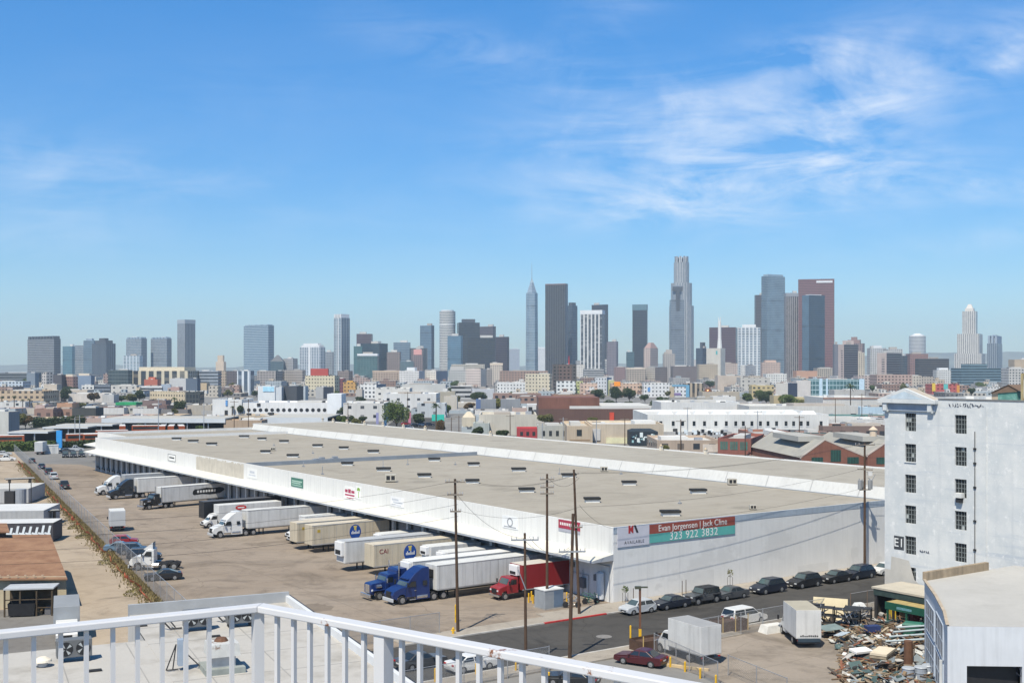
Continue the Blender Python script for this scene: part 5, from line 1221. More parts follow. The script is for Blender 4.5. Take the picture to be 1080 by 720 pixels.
# ------------------------------------------------------------------ white corner building on the right
P = W(-20, 22.7); t = thing('white_loft_building', 'tall weathered white building with small barred windows cut by the right edge', 'building', P, TH - R(90))
m_w, nt, bs = newmat('patchy_white_paint')
tc_ = _n(nt, 'ShaderNodeTexCoord').outputs['Object']
c = _mix(nt, _ramp(nt, _noise(nt, tc_, .35, 9, .7), .38, .62), (.50, .525, .535), (.61, .615, .605))
c = _mix(nt, _ramp(nt, _noise(nt, _scale(nt, tc_, (1.2, 1.2, .08)), 1, 6, .6), .55, .8), c, (.45, .47, .485))
c = _mix(nt, _ramp(nt, _noise(nt, _scale(nt, tc_, (.1, .1, 1.6)), 1, 6, .65), .56, .7), c, (.44, .475, .51))
c = _mix(nt, _ramp(nt, _noise(nt, tc_, 1.3, 7, .7), .55, .66), c, (.68, .68, .67))
nt.links.new(c, bs.inputs['Base Color']); bs.inputs['Roughness'].default_value = .75
bn = _n(nt, 'ShaderNodeBump'); bn.inputs['Strength'].default_value = .3; bn.inputs['Distance'].default_value = .04; nt.links.new(_noise(nt, tc_, 3, 6), bn.inputs['Height']); nt.links.new(bn.outputs[0], bs.inputs['Normal'])
WH = 23.6; rows = [21.08 - 3.37 * k for k in range(6)]; cols = [3.39, 9.6, 25, 31.2, 37.4]
holes = [(x - .7, x + .7, z - .98, z + .98) for x in cols for z in rows]
T = lambda x, z, d: (x, d, z)
b = MB(); holed(b, T, 42, 0, WH, holes, .3)
b.face([(0, 30, 0), (0, 0, 0), (0, 0, WH), (0, 30, WH)]); b.face([(42, 0, 0), (42, 30, 0), (42, 30, WH), (42, 0, WH)]); b.face([(42, 30, 0), (0, 30, 0), (0, 30, WH), (42, 30, WH)])
b.face([(0, 0, WH), (42, 0, WH), (42, .4, WH), (0, .4, WH)]); b.face([(0, 29.6, WH), (42, 29.6, WH), (42, 30, WH), (0, 30, WH)]); b.face([(0, .4, WH), (.4, .4, WH), (.4, 29.6, WH), (0, 29.6, WH)])
b.face([(0.4, .4, WH - .5), (42, .4, WH - .5), (42, .4, WH), (0.4, .4, WH)][::-1]); b.face([(.4, .4, WH - .5), (.4, 29.6, WH - .5), (.4, 29.6, WH), (.4, .4, WH)])
b.build('wall', m_w, t)
MB().box(.4, 42, .4, 29.6, WH - .6, WH - .45).build('roof', M_mem, t)
MB().box(6.9, 42, -.05, .45, WH + .003, WH + .16).build('roof_edge', mat('roof_edge_dark', (.16, .16, .16), .8, .2, 1), t)
# cornice and pediment over the corner bay
b = MB(); b.box(-.5, 6.9, -.62, -.003, 23.15, 23.5); b.box(-.5, -.003, -.003, 5, 23.15, 23.5); b.build('cornice', m_w, t)
b = MB(); b.box(.05, 6.6, -.2, -.003, 22.3, 23.15); b.box(-.2, -.003, -.2, 4.9, 22.3, 23.15); b.build('cornice_shade', mat('cornice_shade_blue', (.33, .38, .45), .8, .12, .6, streak=.2), t)  # blue grey strip paints the shadow below the cornice
for x in (.35, 6.1): MB().prism([(x - .25, -.5), (x + .25, -.5), (x + .25, -.2), (x - .25, -.2)], 22.3, 23.145, taper=1.0).box(x - .32, x + .32, -.4, -.2, 22.15, 22.298).build('bracket', m_w, t)
b = MB(); b.face([(-.6, -.6, 23.503), (6.7, -.6, 23.503), (3.0, -.6, 24.8)]); b.face([(6.7, -.2, 23.503), (-.6, -.2, 23.503), (3.0, -.2, 24.8)]); b.face([(-.6, -.6, 23.503), (3.0, -.6, 24.8), (3.0, -.2, 24.8), (-.6, -.2, 23.503)]); b.face([(3.0, -.6, 24.8), (6.7, -.6, 23.503), (6.7, -.2, 23.503), (3.0, -.2, 24.8)])
b.build('pediment', m_w, t)
b = MB(); b.face([(.6, -.61, 23.62), (5.4, -.61, 23.62), (3.0, -.61, 24.45)]); b.build('pediment_panel', mat('pediment_pale_blue', (.44, .52, .58), .8, .15, 1, stain=(.7, .72, .74), stain_scale=1.5), t)
b = MB(); b.face([(-.4, -.2, 23.52), (3.0, -.2, 24.79), (3.0, 1.2, 24.79), (-.4, 1.2, 23.52)]); b.face([(3.0, -.2, 24.79), (6.6, -.2, 23.52), (6.6, 1.2, 23.52), (3.0, 1.2, 24.79)]); b.face([(6.6, 1.2, 23.5), (-.4, 1.2, 23.5), (3.0, 1.2, 24.79)]); b.build('pediment_roof', mat('pediment_buff', (.42, .37, .31), .85, .15, 1), t)
rw = random.Random(2)
for x in cols:
    for i, z in enumerate(rows):
        if x > 14 and i > 3: continue
        w_ = MB().box(-.7, .7, .22, .26, -.98, .98).build('window', mat('loft_glass', (.022, .026, .028), .15, .3, 1.5), t, (x, 0, z))
        b = MB()
        for k in range(1, 4): b.box(-.7 + k * .35 - .025, -.7 + k * .35 + .025, .17, .219, -.98, .98)
        for k in range(1, 4): b.box(-.7, .7, .18, .217, -.98 + k * .49 - .025, -.98 + k * .49 + .025)
        b.build('muntin', mat('muntin_grey', (.20, .22, .22), .7, .1, 2), w_)
        b = MB()
        for k in range(3 if (x < 4 and i == 0) else (1 if i % 2 else 0)):
            cx, cz = -.7 + .35 * rw.randint(0, 3), -.98 + .49 * rw.randint(0, 3); b.face([(cx + .04, .215, cz + .04), (cx + .31, .215, cz + .04), (cx + .31, .215, cz + .45), (cx + .04, .215, cz + .45)])
        b.build('pale_pane', mat('pale_pane', (.34, .36, .35), .5, .2, 2), w_)
MB().box(-.75, .75, -.1, .02, -1.06, -.985).build('sill', m_w, t, (cols[0], 0, rows[1]))
t_ac = MB().box(-.4, .4, -.5, .1, -.95, -.45).build('window_air_conditioner', mat('unit_pale', (.6, .6, .58), .6), t, (cols[1], 0, rows[2]))
t_ac2 = MB().box(-.3, .3, -.4, .0, -1.45, -.98).build('window_air_conditioner', FRAME, t, (cols[1], 0, rows[2]))
b = MB(); b.cyl((11.3, -.05, 2), (11.3, -.05, 20.4), .04, .04, 6); b.build('conduit', FRAME, t)
b = MB()
for z in (5, 8, 11, 14.5, 17, 18.5): b.box(11.15, 11.45, -.12, -.002, z, z + .2)
b.build('conduit_clip', FRAME, t)
b = MB(); b.cyl((12.6, -.06, 3), (12.6, -.06, 23), .06, .06, 6); b.build('downpipe', m_w, t)
# bare plaster patches and lettering
pm_ = mat('bare_grey_plaster', (.46, .44, .40), .9, .08, .8)
b = MB(); b.face([(.02, -.006, 2.2), (3.7, -.006, 2.2), (4.6, -.006, 3.5), (3.9, -.006, 3.9), (3.2, -.006, 5.9), (.9, -.006, 6.1), (.8, -.006, 4.6), (.02, -.006, 4.6)]); b.face([(7.2, -.006, 3.2), (8.9, -.006, 3.2), (8.9, -.006, 4.6), (8.2, -.006, 4.9), (7.2, -.006, 5.0)])
b.build('plaster_patch', pm_, t)
MB().box(1.25, 2.55, -.02, -.003, 6.95, 8.45).build('letter_panel', mat('panel_dark', (.05, .055, .06), .7, .2, 1), t)
text('E1', 1.35, TW, t, (1.9, -.03, 7.68), RX, 'lettering')
b = MB()
def scrawl(x0, z0, w_, h_, n, seed):
    q = random.Random(seed); x = x0
    for i in range(n):
        pts = [(x + q.uniform(0, w_ / n), -.02, z0 + q.uniform(0, h_)) for _ in range(5)]
        b.tube(pts, .028, 4); x += w_ / n
scrawl(8.2, 22.85, 4.2, .45, 14, 3); scrawl(15.3, 5.4, 2.4, .9, 8, 5); scrawl(4.6, 7.0, 1.2, .3, 5, 9)
b.build('graffiti', mat('graffiti_ink', (.05, .06, .09), .7, .2, 1), t)
# things on its roof
def onroof(s_, d_, z=WH - .45): q = P - U * s_ + V * d_; return Vector((q.x, q.y, z))
t = thing('rooftop_hut', 'small brown gabled hut with teal side on the white building roof', 'hut', onroof(11.8, 6.0), TH - R(90))
MB().box(-1.1, 1.1, -1, 2, 0, 1.35).build('wall', mat('hut_teal', (.09, .23, .20), .8, .25, 1, stain=(.3, .42, .4), stain_scale=1), t)
b = MB(); b.face([(-1.9, -1.2, 1.2), (.2, -1.2, 2.1), (.2, 2.2, 2.1), (-1.9, 2.2, 1.2)]); b.face([(.2, -1.2, 2.1), (1.4, -1.2, 1.5), (1.4, 2.2, 1.5), (.2, 2.2, 2.1)]); b.face([(-1.9, -1.1, 1.2), (.2, -1.1, 2.1), (1.4, -1.1, 1.5), (1.1, -1.1, 1.35), (-1.8, -1.1, 1.1)]); b.build('roof', mat('hut_brown', (.16, .11, .08), .9, .2, 1), t)
MB().box(-1.9, -1.12, -.9, 1.9, 0, 1.1).build('side_wall', mat('hut_tan', (.40, .33, .25), .9), t)
t = thing('sign_frame', 'white boarded rooftop structure with tan timber frame at the right edge', 'frame', onroof(14.8, 5.0), TH - R(90))
MB().box(-1.2, 4, .1, .4, .1, 3.2).build('panel', mat('board_white', (.68, .69, .70), .8, .08, .8, streak=.2), t)
fm = mat('frame_tan', (.33, .27, .15), .85, .2, 1)
for x in (-1.15, .55, 2.3): MB().box(x - .1, x + .1, -.35, -.15, 0, 3.3).build('upright', fm, t)
for z in (.5, 3.1): MB().box(-1.3, 2.5, -.15, .05, z, z + .2).build('rail', fm, t)
b = MB(); b.tube([(-1.1, -.2, .2), (.5, -.2, 3.1)], .06).tube([(.6, -.2, 3.1), (2.2, -.2, .2)], .06); b.build('brace', fm, t)
for i, (s_, d_, l) in enumerate(((5.2, 8, 'left of the low white vents on the white building roof'), (8.3, 7, 'right of the low white vents on the white building roof'))):
    o = MB().prism([(-.5, -.4), (.5, -.4), (.5, .4), (-.5, .4)], 0, .7, taper=.8).build('rooftop_vent', WHITE, None, onroof(s_, d_)); tag(o, l, 'vent')

# ------------------------------------------------------------------ flat white workshop at the bottom right
pts = [G(975, 611.7, 8), G(986.7, 628, 8), G(996.0, 645.5, 8), G(999.3, 660, 8)]
nr = Vector((48, 85.6, 8)); far = pts[0] + V * 14; fr = Vector((58, 100, 8))
poly = pts + [nr, fr, far]
t = thing('white_workshop', 'flat roofed white workshop with blue grey windows beside the scrap heap', 'building', (0, 0, 0))
b = MB(); n = len(poly)
for i in range(n):
    a, c_ = poly[i], poly[(i + 1) % n]
    if i == 3:
        L = (c_ - a).length; d = (c_ - a).normalized(); nrm = Vector((-d.y, d.x, 0))
        TT = lambda x, z, dd: tuple(Vector((a.x, a.y, 0)) + d * x + nrm * dd + Vector((0, 0, z)))
        holed(b, TT, L, 0, 8, [(1.4, 5.4, 0.0, 5.1)], .4)
    else: b.face([(a.x, a.y, 0), (c_.x, c_.y, 0), (c_.x, c_.y, 8), (a.x, a.y, 8)])
b.build('wall', mat('workshop_white', (.55, .57, .60), .75, .06, .4, streak=.15), t)
b = MB(); b.face([(p.x, p.y, 8.003) for p in poly]); b.build('roof', mat('workshop_roof', (.40, .39, .37), .85, .06, .2, stain=(.34, .33, .31), stain_scale=.3, fine=.05), t)
b = MB()
for a, c_ in zip(pts, pts[1:]):
    d = (c_ - a).normalized(); nn = Vector((-d.y, d.x, 0)) * .12
    b.face([tuple(a + Vector((0, 0, .12)) - nn), tuple(c_ + Vector((0, 0, .12)) - nn), tuple(c_ + Vector((0, 0, .12)) + nn), tuple(a + Vector((0, 0, .12)) + nn)]); b.face([(a - nn)[:], (c_ - nn)[:], (c_ - nn + Vector((0, 0, .12)))[:], (a - nn + Vector((0, 0, .12)))[:]])
b.build('roof_edge', mat('edge_tan', (.40, .33, .25), .85, .2, 1), t)
a = pts[0]; b = MB(); nn = U * .2; q = a + V * 9.5
b.prism([(a.x - nn.x, a.y - nn.y), (q.x - nn.x, q.y - nn.y), (q.x + nn.x, q.y + nn.y), (a.x + nn.x, a.y + nn.y)], 8.004, 8.75); b.build('back_parapet', mat('timber_parapet', (.33, .26, .18), .9, .25, .8, streak=.3), t)
for (k, f0_, f1_, z0, z1) in ((0, .25, .95, 4.1, 6.6), (0, .25, .95, 1.2, 3.7), (1, .15, .95, 4.2, 6.9), (1, .15, .95, 1.2, 3.8)):
    d = pts[k + 1] - pts[k]; out = Vector((d.y, -d.x, 0)).normalized()
    if out.x > 0: out = -out
    c_ = pts[k] + d * ((f0_ + f1_) / 2) + out * .05; hw = d.length * (f1_ - f0_) / 2; ang = math.atan2(d.y, d.x)
    w_ = MB().box(-hw, hw, -.03, .03, -(z1 - z0) / 2, (z1 - z0) / 2).build('window', mat('workshop_glass', (.05, .08, .13), .3, .25, .5), t, (c_.x, c_.y, (z0 + z1) / 2), ang)
    b = MB()
    for q_ in range(0, 5): x = -hw + q_ * hw / 2; b.box(x - .05, x + .05, -.06, .06, -(z1 - z0) / 2, (z1 - z0) / 2)
    for z in (-(z1 - z0) / 2, 0, (z1 - z0) / 2): b.box(-hw, hw, -.055, .055, z - .05, z + .05)
    b.build('frame', mat('workshop_frame', (.38, .43, .5), .6), w_)
b = MB(); a0 = pts[3]; 
b2 = MB(); q = random.Random(4)
for k in range(14):
    x = 37.6 + q.uniform(-.5, 1.2); z = 5.6 + q.uniform(-1.2, 2.2); b2.tube([(x, a0.y - .15, z), (x + q.uniform(-.4, .4), a0.y - .15, z + q.uniform(-.6, .6)), (x + q.uniform(-.5, .5), a0.y - .15, z + q.uniform(-.6, .6))], .025, 4)
b2.tube([(36.9, a0.y - .15, 7.8), (38.3, a0.y - .15, 7.2), (38.3, a0.y - .15, 4.5)], .035, 4); b2.tube([(36.9, a0.y - .15, 7.8), (36.9, a0.y - .15, 5.0)], .035, 4)
b2.build('graffiti', mat('graffiti_ink', (.05, .06, .09)), t)
MB().box(a0.x + 1.4, a0.x + 5.4, a0.y + .5, a0.y + .6, 0, 5.1).build('doorway', BLACK, t)
MB().cyl((a0.x - .6, a0.y - .3, 0), (a0.x - .6, a0.y - .3, 5.6), .12, .12, 10).build('downpipe', mat('pipe_pale', (.5, .5, .48)), t)
# ------------------------------------------------------------------ green scrap shed
t = thing('scrap_shed', 'open fronted dark shed with green trim and cream roof against the white building', 'shed', W(-23.0, 17.6), TH - R(90))
b = MB(); b.prism([(-.4, -.5), (10.5, -.5), (10.5, 4.6), (-.4, 4.6)], 3.4, 3.6); b.build('roof', mat('shed_roof_cream', (.42, .38, .31), .8, .1, .6), t)
MB().box(10.3, 10.5, -.3, 4.6, 0, 3.4).build('side_wall', mat('shed_dark', (.05, .045, .04), .9, .3, 1), t); b = MB(); b.box(-.2, 0, -.3, 4.6, 0, 3.4); b.build('side_wall', mat('shed_dark', (.05, .045, .04), .9, .3, 1), t)
b = MB(); b.box(0, 10.3, 4.4, 4.6, 0, 3.4); b.build('back_wall', mat('shed_dark', (.05, .045, .04)), t)
GR = mat('shed_green', (.012, .075, .045), .6, .25, 1.5)
MB().box(-.2, 10.4, -.42, -.3, 2.75, 3.4).build('fascia', mat('shed_fascia_dark', (.03, .05, .045), .7, .3, 2), t)
for x in (.1, 2.2, 4.2, 6.2, 8.2, 10.2): MB().box(x - .1, x + .1, -.35, -.15, 0, 2.75).build('post', FRAME, t)
t2 = thing('green_awning', 'green awning frame with straw coloured top in front of the dark shed', 'awning', W(-26.5, 15.6), TH - R(90))
MB().prism([(-.2, -.9), (6.8, -.9), (6.8, .9), (-.2, .9)], 2.75, 2.85).build('top', mat('awning_straw', (.33, .25, .1), .9, .25, 1), t2)
MB().box(-.25, 6.85, -1.0, -.9, 2.1, 2.86).build('valance', GR, t2)
for x in (0, 2.3, 4.5, 6.7): MB().box(x - .09, x + .09, -.95, -.8, 0, 2.1).build('post', GR, t2)
MB().box(1.2, 3.0, -1.02, -1.0, 2.3, 2.55).build('sign_strip', mat('sign_pale_blue', (.12, .26, .28), .6, .3, 4), t2)
rs = random.Random(9)
for i in range(14):
    q = W(-24.2 - i * .6, 16.5 + rs.uniform(0, 3.5)); col = rs.choice([(.3, .2, .1), (.05, .25, .3), (.35, .33, .3), (.5, .35, .03), (.12, .1, .09), (.2, .04, .03)])
    o = MB().prism([(-.4, -.3), (.4, -.3), (.4, .3), (-.4, .3)], 0, rs.uniform(.5, 1.7), taper=rs.uniform(.85, 1)).build('stored_crate', mat('crate_%d' % i, col, .8, .25, 1), None, q, rs.uniform(0, 3)); tag(o, 'crate or bin stored inside the open dark shed', 'crate', 'goods stored in the dark shed')
# ------------------------------------------------------------------ scrap heap
def chunk(mb, p, sx, sy, sz, rg, mi):
    m = Matrix.Rotation(rg.uniform(0, 6.28), 3, 'Z') @ Matrix.Rotation(rg.gauss(0, .35), 3, 'X') @ Matrix.Rotation(rg.gauss(0, .3), 3, 'Y')
    c = [Vector(p) + m @ Vector((x * sx, y * sy, z * sz)) for x, y, z in ((-1, -1, -1), (1, -1, -1), (1, 1, -1), (-1, 1, -1), (-1, -1, 1), (1, -1, 1), (1, 1, 1), (-1, 1, 1))]
    for f in ((0, 3, 2, 1), (4, 5, 6, 7), (0, 1, 5, 4), (1, 2, 6, 5), (2, 3, 7, 6), (3, 0, 4, 7)): mb.face([c[i] for i in f], mi)
SC = [mat('scrap_%d' % i, c_, .8, .25, 1.5) for i, c_ in enumerate([(.21, .145, .085), (.31, .255, .185), (.14, .095, .06), (.38, .37, .35), (.09, .075, .065), (.18, .21, .23), (.06, .10, .10), (.5, .5, .48), (.20, .08, .045), (.035, .035, .035)])]
b = MB(); rg = random.Random(21)
for i in range(2600):
    px_, py_ = rg.uniform(842, 1000), rg.uniform(655, 742)
    edge = 870 + max(0, (py_ - 660)) * .35 + 7 * math.sin(py_ * .13) 
    if px_ < edge: continue
    q = G(px_, py_); hmax = .25 + 1.1 * min(1, max(0, (px_ - edge) / 60)) * (.55 + .45 * math.sin(px_ * .19) * math.sin(py_ * .23 + 1))
    k = rg.random(); z = rg.uniform(.05, max(.1, hmax))
    if k < .5: chunk(b, (q.x, q.y, z), rg.uniform(.35, 1.4), rg.uniform(.04, .11), rg.uniform(.02, .05), rg, rg.choice([0, 0, 1, 2, 2, 4, 8]))
    elif k < .75: chunk(b, (q.x, q.y, z), rg.uniform(.25, .85), rg.uniform(.2, .55), .025, rg, rg.choice([1, 3, 4, 5, 6, 7]))
    else: chunk(b, (q.x, q.y, z), rg.uniform(.07, .28), rg.uniform(.07, .25), rg.uniform(.05, .2), rg, rg.randint(0, 9))
o = stuff(b.build('debris', SC)); o['label'] = 'heap of broken boards, sheets and scrap beside the workshop'; o['category'] = 'debris'
def item(nm, label, cat, px, py, z0, size, m, rz=0, taper=1.0, group=None, tilt=0):
    q = G(px, py); sx, sy, sz = size
    o = MB().prism([(-sx / 2, -sy / 2), (sx / 2, -sy / 2), (sx / 2, sy / 2), (-sx / 2, sy / 2)], 0, sz, taper=taper).build(nm, m, None, (q.x, q.y, z0), rz, bevel=.02)
    if tilt: o.rotation_euler.x = tilt
    return tag(o, label, cat, group)
item('blue_box', 'dark blue box lying in the scrap heap near the shed', 'box', 920, 675, .9, (1.4, .8, .6), mat('box_navy', (.02, .035, .12), .6, .2, 1), .2)
t = thing('green_bin', 'dark green lidded bin in front of the open shed', 'bin', G(963, 674), -.5)
MB().prism([(-.9, -.6), (.9, -.6), (.9, .6), (-.9, .6)], 0, 1.5, taper=1.06).build('bin', mat('bin_green', (.015, .09, .06), .6, .2, 1), t); MB().prism([(-1, -.7), (1, -.7), (1, .7), (-1, .7)], 1.5, 1.7, taper=.8).build('lid', mat('bin_lid', (.03, .14, .10), .6), t)
item('mattress', 'white mattress lying on the scrap heap', 'mattress', 908, 697, .9, (1.9, 1.1, .22), mat('mattress_white', (.68, .67, .66), .9, .08, 1), .4, 1, None, .12)
item('panel_sheet', 'large grey green sheet lying at the back of the scrap heap', 'sheet', 876, 672, 1.0, (2.6, 1.5, .06), mat('sheet_grey_green', (.17, .22, .22), .6, .2, 1), .5, 1, None, .15)
item('panel_sheet', 'pale blue grey sheet in the middle of the scrap heap', 'sheet', 888, 679, 1.0, (2.0, .9, .06), mat('sheet_blue_grey', (.40, .46, .52), .6, .15, 1), .9, 1, None, -.12)
t = thing('board_stack', 'stack of boards with cream top in the scrap heap', 'stack', G(931, 702), 1.0)
for i in range(5): MB().box(-1.5, 1.5, -.75 + .04 * (i % 2), .75, .2 + i * .26, .2 + i * .26 + .2).build('board', [SC[1], SC[2], SC[4], SC[1], mat('board_cream', (.6, .52, .4), .8)][i], t)
for i, (x, y, l) in enumerate(((958, 722, 'leftmost grey blue drum at the foot of the scrap heap'), (971, 721, 'second grey blue drum, between two others'), (979, 719, 'third grey blue drum with dented side'), (986, 717, 'rightmost grey blue drum nearest the workshop wall'))):
    t = thing('drum', l, 'drum', G(x, y), .3 * i, 'grey blue drums by the workshop')
    DM = mat('drum_blue_grey', (.30, .34, .40), .55, .12, 1.5, streak=.2)
    MB().cyl((0, 0, 0), (0, 0, 1.45), .5, .52, 16).cyl((0, 0, .5), (0, 0, .56), .54, .54, 16).cyl((0, 0, 1.0), (0, 0, 1.06), .55, .55, 16).build('barrel', DM, t); MB().cyl((0, 0, 1.45), (0, 0, 1.53), .56, .5, 16).build('lid', mat('drum_lid', (.36, .39, .43), .5), t)
o = MB().cyl((0, 0, 0), (0, 0, 3.0), .42, .38, 12).build('rusty_column', mat('rust', (.12, .06, .035)), None, G(958, 711)); tag(o, 'upright rusty brown column standing in the scrap heap', 'column')
for i in range(4):
    q = G(934 + i * 4, 691 - i * 4.6); o = MB().cyl((0, 0, 0), (4.2, .6 + .2 * (i % 3), .2), .1, .1, 10).build('metal_pipe', mat('pipe_blue_grey', (.36, .42, .45), .5, .1, 1), None, (q.x, q.y, 1.35 + .05 * i), -.1); tag(o, 'pale blue grey pipe lying across the scrap heap beside the rusty column', 'pipe', 'pipes on the scrap heap')
item('plywood_sheet', 'cream plywood sheet leaning on the scrap yard fence', 'sheet', 875, 655, .2, (3.6, .25, 2.3), mat('ply_cream', (.56, .48, .32), .8, .1, 1), -.4, 1, None, -.35)
for i, (x, y) in enumerate(((855, 658), (866, 661), (893, 664), (905, 662))):
    t = thing('scrap_rack', ['dark rack left of the cream plywood sheet', 'dark wheeled rack just below the cream plywood sheet', 'dark mesh cage right of the cream plywood sheet', 'dark mesh cage nearest the open shed'][i], 'rack', G(x, y), -.4)
    for sx in (-1.3, 1.3):
        for sy in (-.6, .6): MB().box(sx - .05, sx + .05, sy - .05, sy + .05, 0, 2.2).build('leg', FRAME, t)
    for z in (.5, 1.3, 2.1): MB().box(-1.35, 1.35, -.65, .65, z, z + .06).build('shelf', FRAME, t)
    b = MB()
    for k in range(12): b.tube([(rg.uniform(-1.2, 1.2), rg.uniform(-.5, .5), rg.uniform(.6, 1)), (rg.uniform(-1.2, 1.2), rg.uniform(-.5, .5), rg.uniform(1.2, 2.4))], .05)
    b.build('rods', STEEL, t)
item('white_bag', 'crumpled white bag on top of the fence racks', 'bag', 906, 656, 1.6, (1.4, .9, .5), WHITE, .3, .6)
for i, (x, y, l, w_) in enumerate(((690, 684, 'rusty brown planter box behind the light post', 4.6), (768, 664, 'rusty brown planter box left of the minivan', 3.6))):
    t = thing('rusty_planter', l, 'planter', G(x, y), TH)
    b = MB(); b.box(-w_ / 2, w_ / 2, -1.0, 1.0, 0, 1.15, skip='Z'); b.face([(-w_ / 2, -1, .9), (w_ / 2, -1, .9), (w_ / 2, 1, .9), (-w_ / 2, 1, .9)]); b.build('box', mat('rusty_brown', (.08, .045, .03), .9, .3, 1.5, streak=.3), t)
    for k in range(3): MB().cyl((-w_ / 2 + k * w_ / 2, -1.06, 0), (-w_ / 2 + k * w_ / 2, -1.06, 1.7), .06, .06, 6).build('post', mat('post_yellowish', (.42, .3, .12), .7), t)
item('timber_beam', 'long tan timber beam on the ground beside the pipe fence', 'beam', 703, 702, 0, (8.0, .3, .25), mat('beam_tan', (.5, .38, .22), .8, .15, 1), R(152))
item('wrapped_bundle', 'white wrapped bundle on the ground right of the minivan', 'bundle', 815, 666, 0, (2.8, 1.4, .8), mat('bundle_white', (.58, .57, .54), .8, .15, 1), .5, .8)
# ------------------------------------------------------------------ the city: one thing per building
_fc = {}
def fmat(st, wall, glass=None):
    g = tuple(c * .72 for c in (glass or (.045, .055, .07))); m_ = sum(wall) / 3; wall = tuple((c * .82 + m_ * .18) * .86 for c in wall)
    k = (st, tuple(wall), tuple(g))
    if k in _fc: return _fc[k]
    n = 'facade_%s_%d' % (st, len(_fc))
    if st == 'grid': m = facade(n, wall, g, 4.2, 3.7, .5, .48)
    elif st == 'small': m = facade(n, wall, g, 3.4, 3.5, .38, .42)
    elif st == 'bands': m = facade(n, wall, g, 6, 3.9, 1, .48, gm=.2)
    elif st == 'fins': m = facade(n, wall, g, 4.4, 4, .52, 1, gm=.2)
    elif st == 'bigfins': m = facade(n, wall, g, 9, 4, .62, 1)
    elif st == 'glass': m = facade(n, wall, g, 3.0, 4.0, .86, .8, gm=.22, gr=.15)
    elif st == 'dark': m = facade(n, wall, g, 2.4, 3.9, .7, .72, gm=.1, rand=.12)
    elif st == 'resi': m = facade(n, wall, g, 7.5, 3.3, .66, .66, gm=.3)
    elif st == 'ware': m = facade(n, wall, g, 6.5, 4.6, .3, .34)
    elif st == 'brick': m = facade(n, wall, g, 5.0, 4.2, .42, .45)
    else: m = mat(n, wall, .8, .1, .08, streak=.18)
    _fc[k] = m; return m
RF = dict(w=mat('flat_roof_white', (.50, .495, .475), .85, .08, .05, stain=(.45, .44, .42), stain_scale=.06), g=mat('flat_roof_grey', (.33, .325, .31), .9, .1, .05, stain=(.24, .235, .23), stain_scale=.06),
          t=mat('flat_roof_tan', (.42, .38, .32), .9, .1, .05), d=mat('flat_roof_dark', (.14, .135, .13), .9, .15, .05), b=mat('flat_roof_brown', (.20, .13, .09), .9, .15, .05))
CITY = []
def place(x0, x1, Y, xs=None, a=38, depth=None):
    """corner-on when xs is given: returns base point, rotation, width, depth (local x along the left face from the near corner, towards the left)"""
    if xs is None:
        Xa, Xb = (x0 - HX) / F * Y, (x1 - HX) / F * Y
        w_ = Xb - Xa; return Vector((Xb, Y, 0)), R(180), w_, (depth or max(12, min(w_ * .7, 45)))
    a = R(a); Xc = (xs - HX) / F * Y; k0, k1 = (x0 - HX) / F, (x1 - HX) / F
    tl = (Xc - k0 * Y) / (math.cos(a) + k0 * math.sin(a)); den = math.sin(a) - k1 * math.cos(a)
    tr = (k1 * Y - Xc) / den if den > .05 else 20
    return Vector((Xc, Y, 0)), math.pi - a, tl, max(6, min(tr, 90))
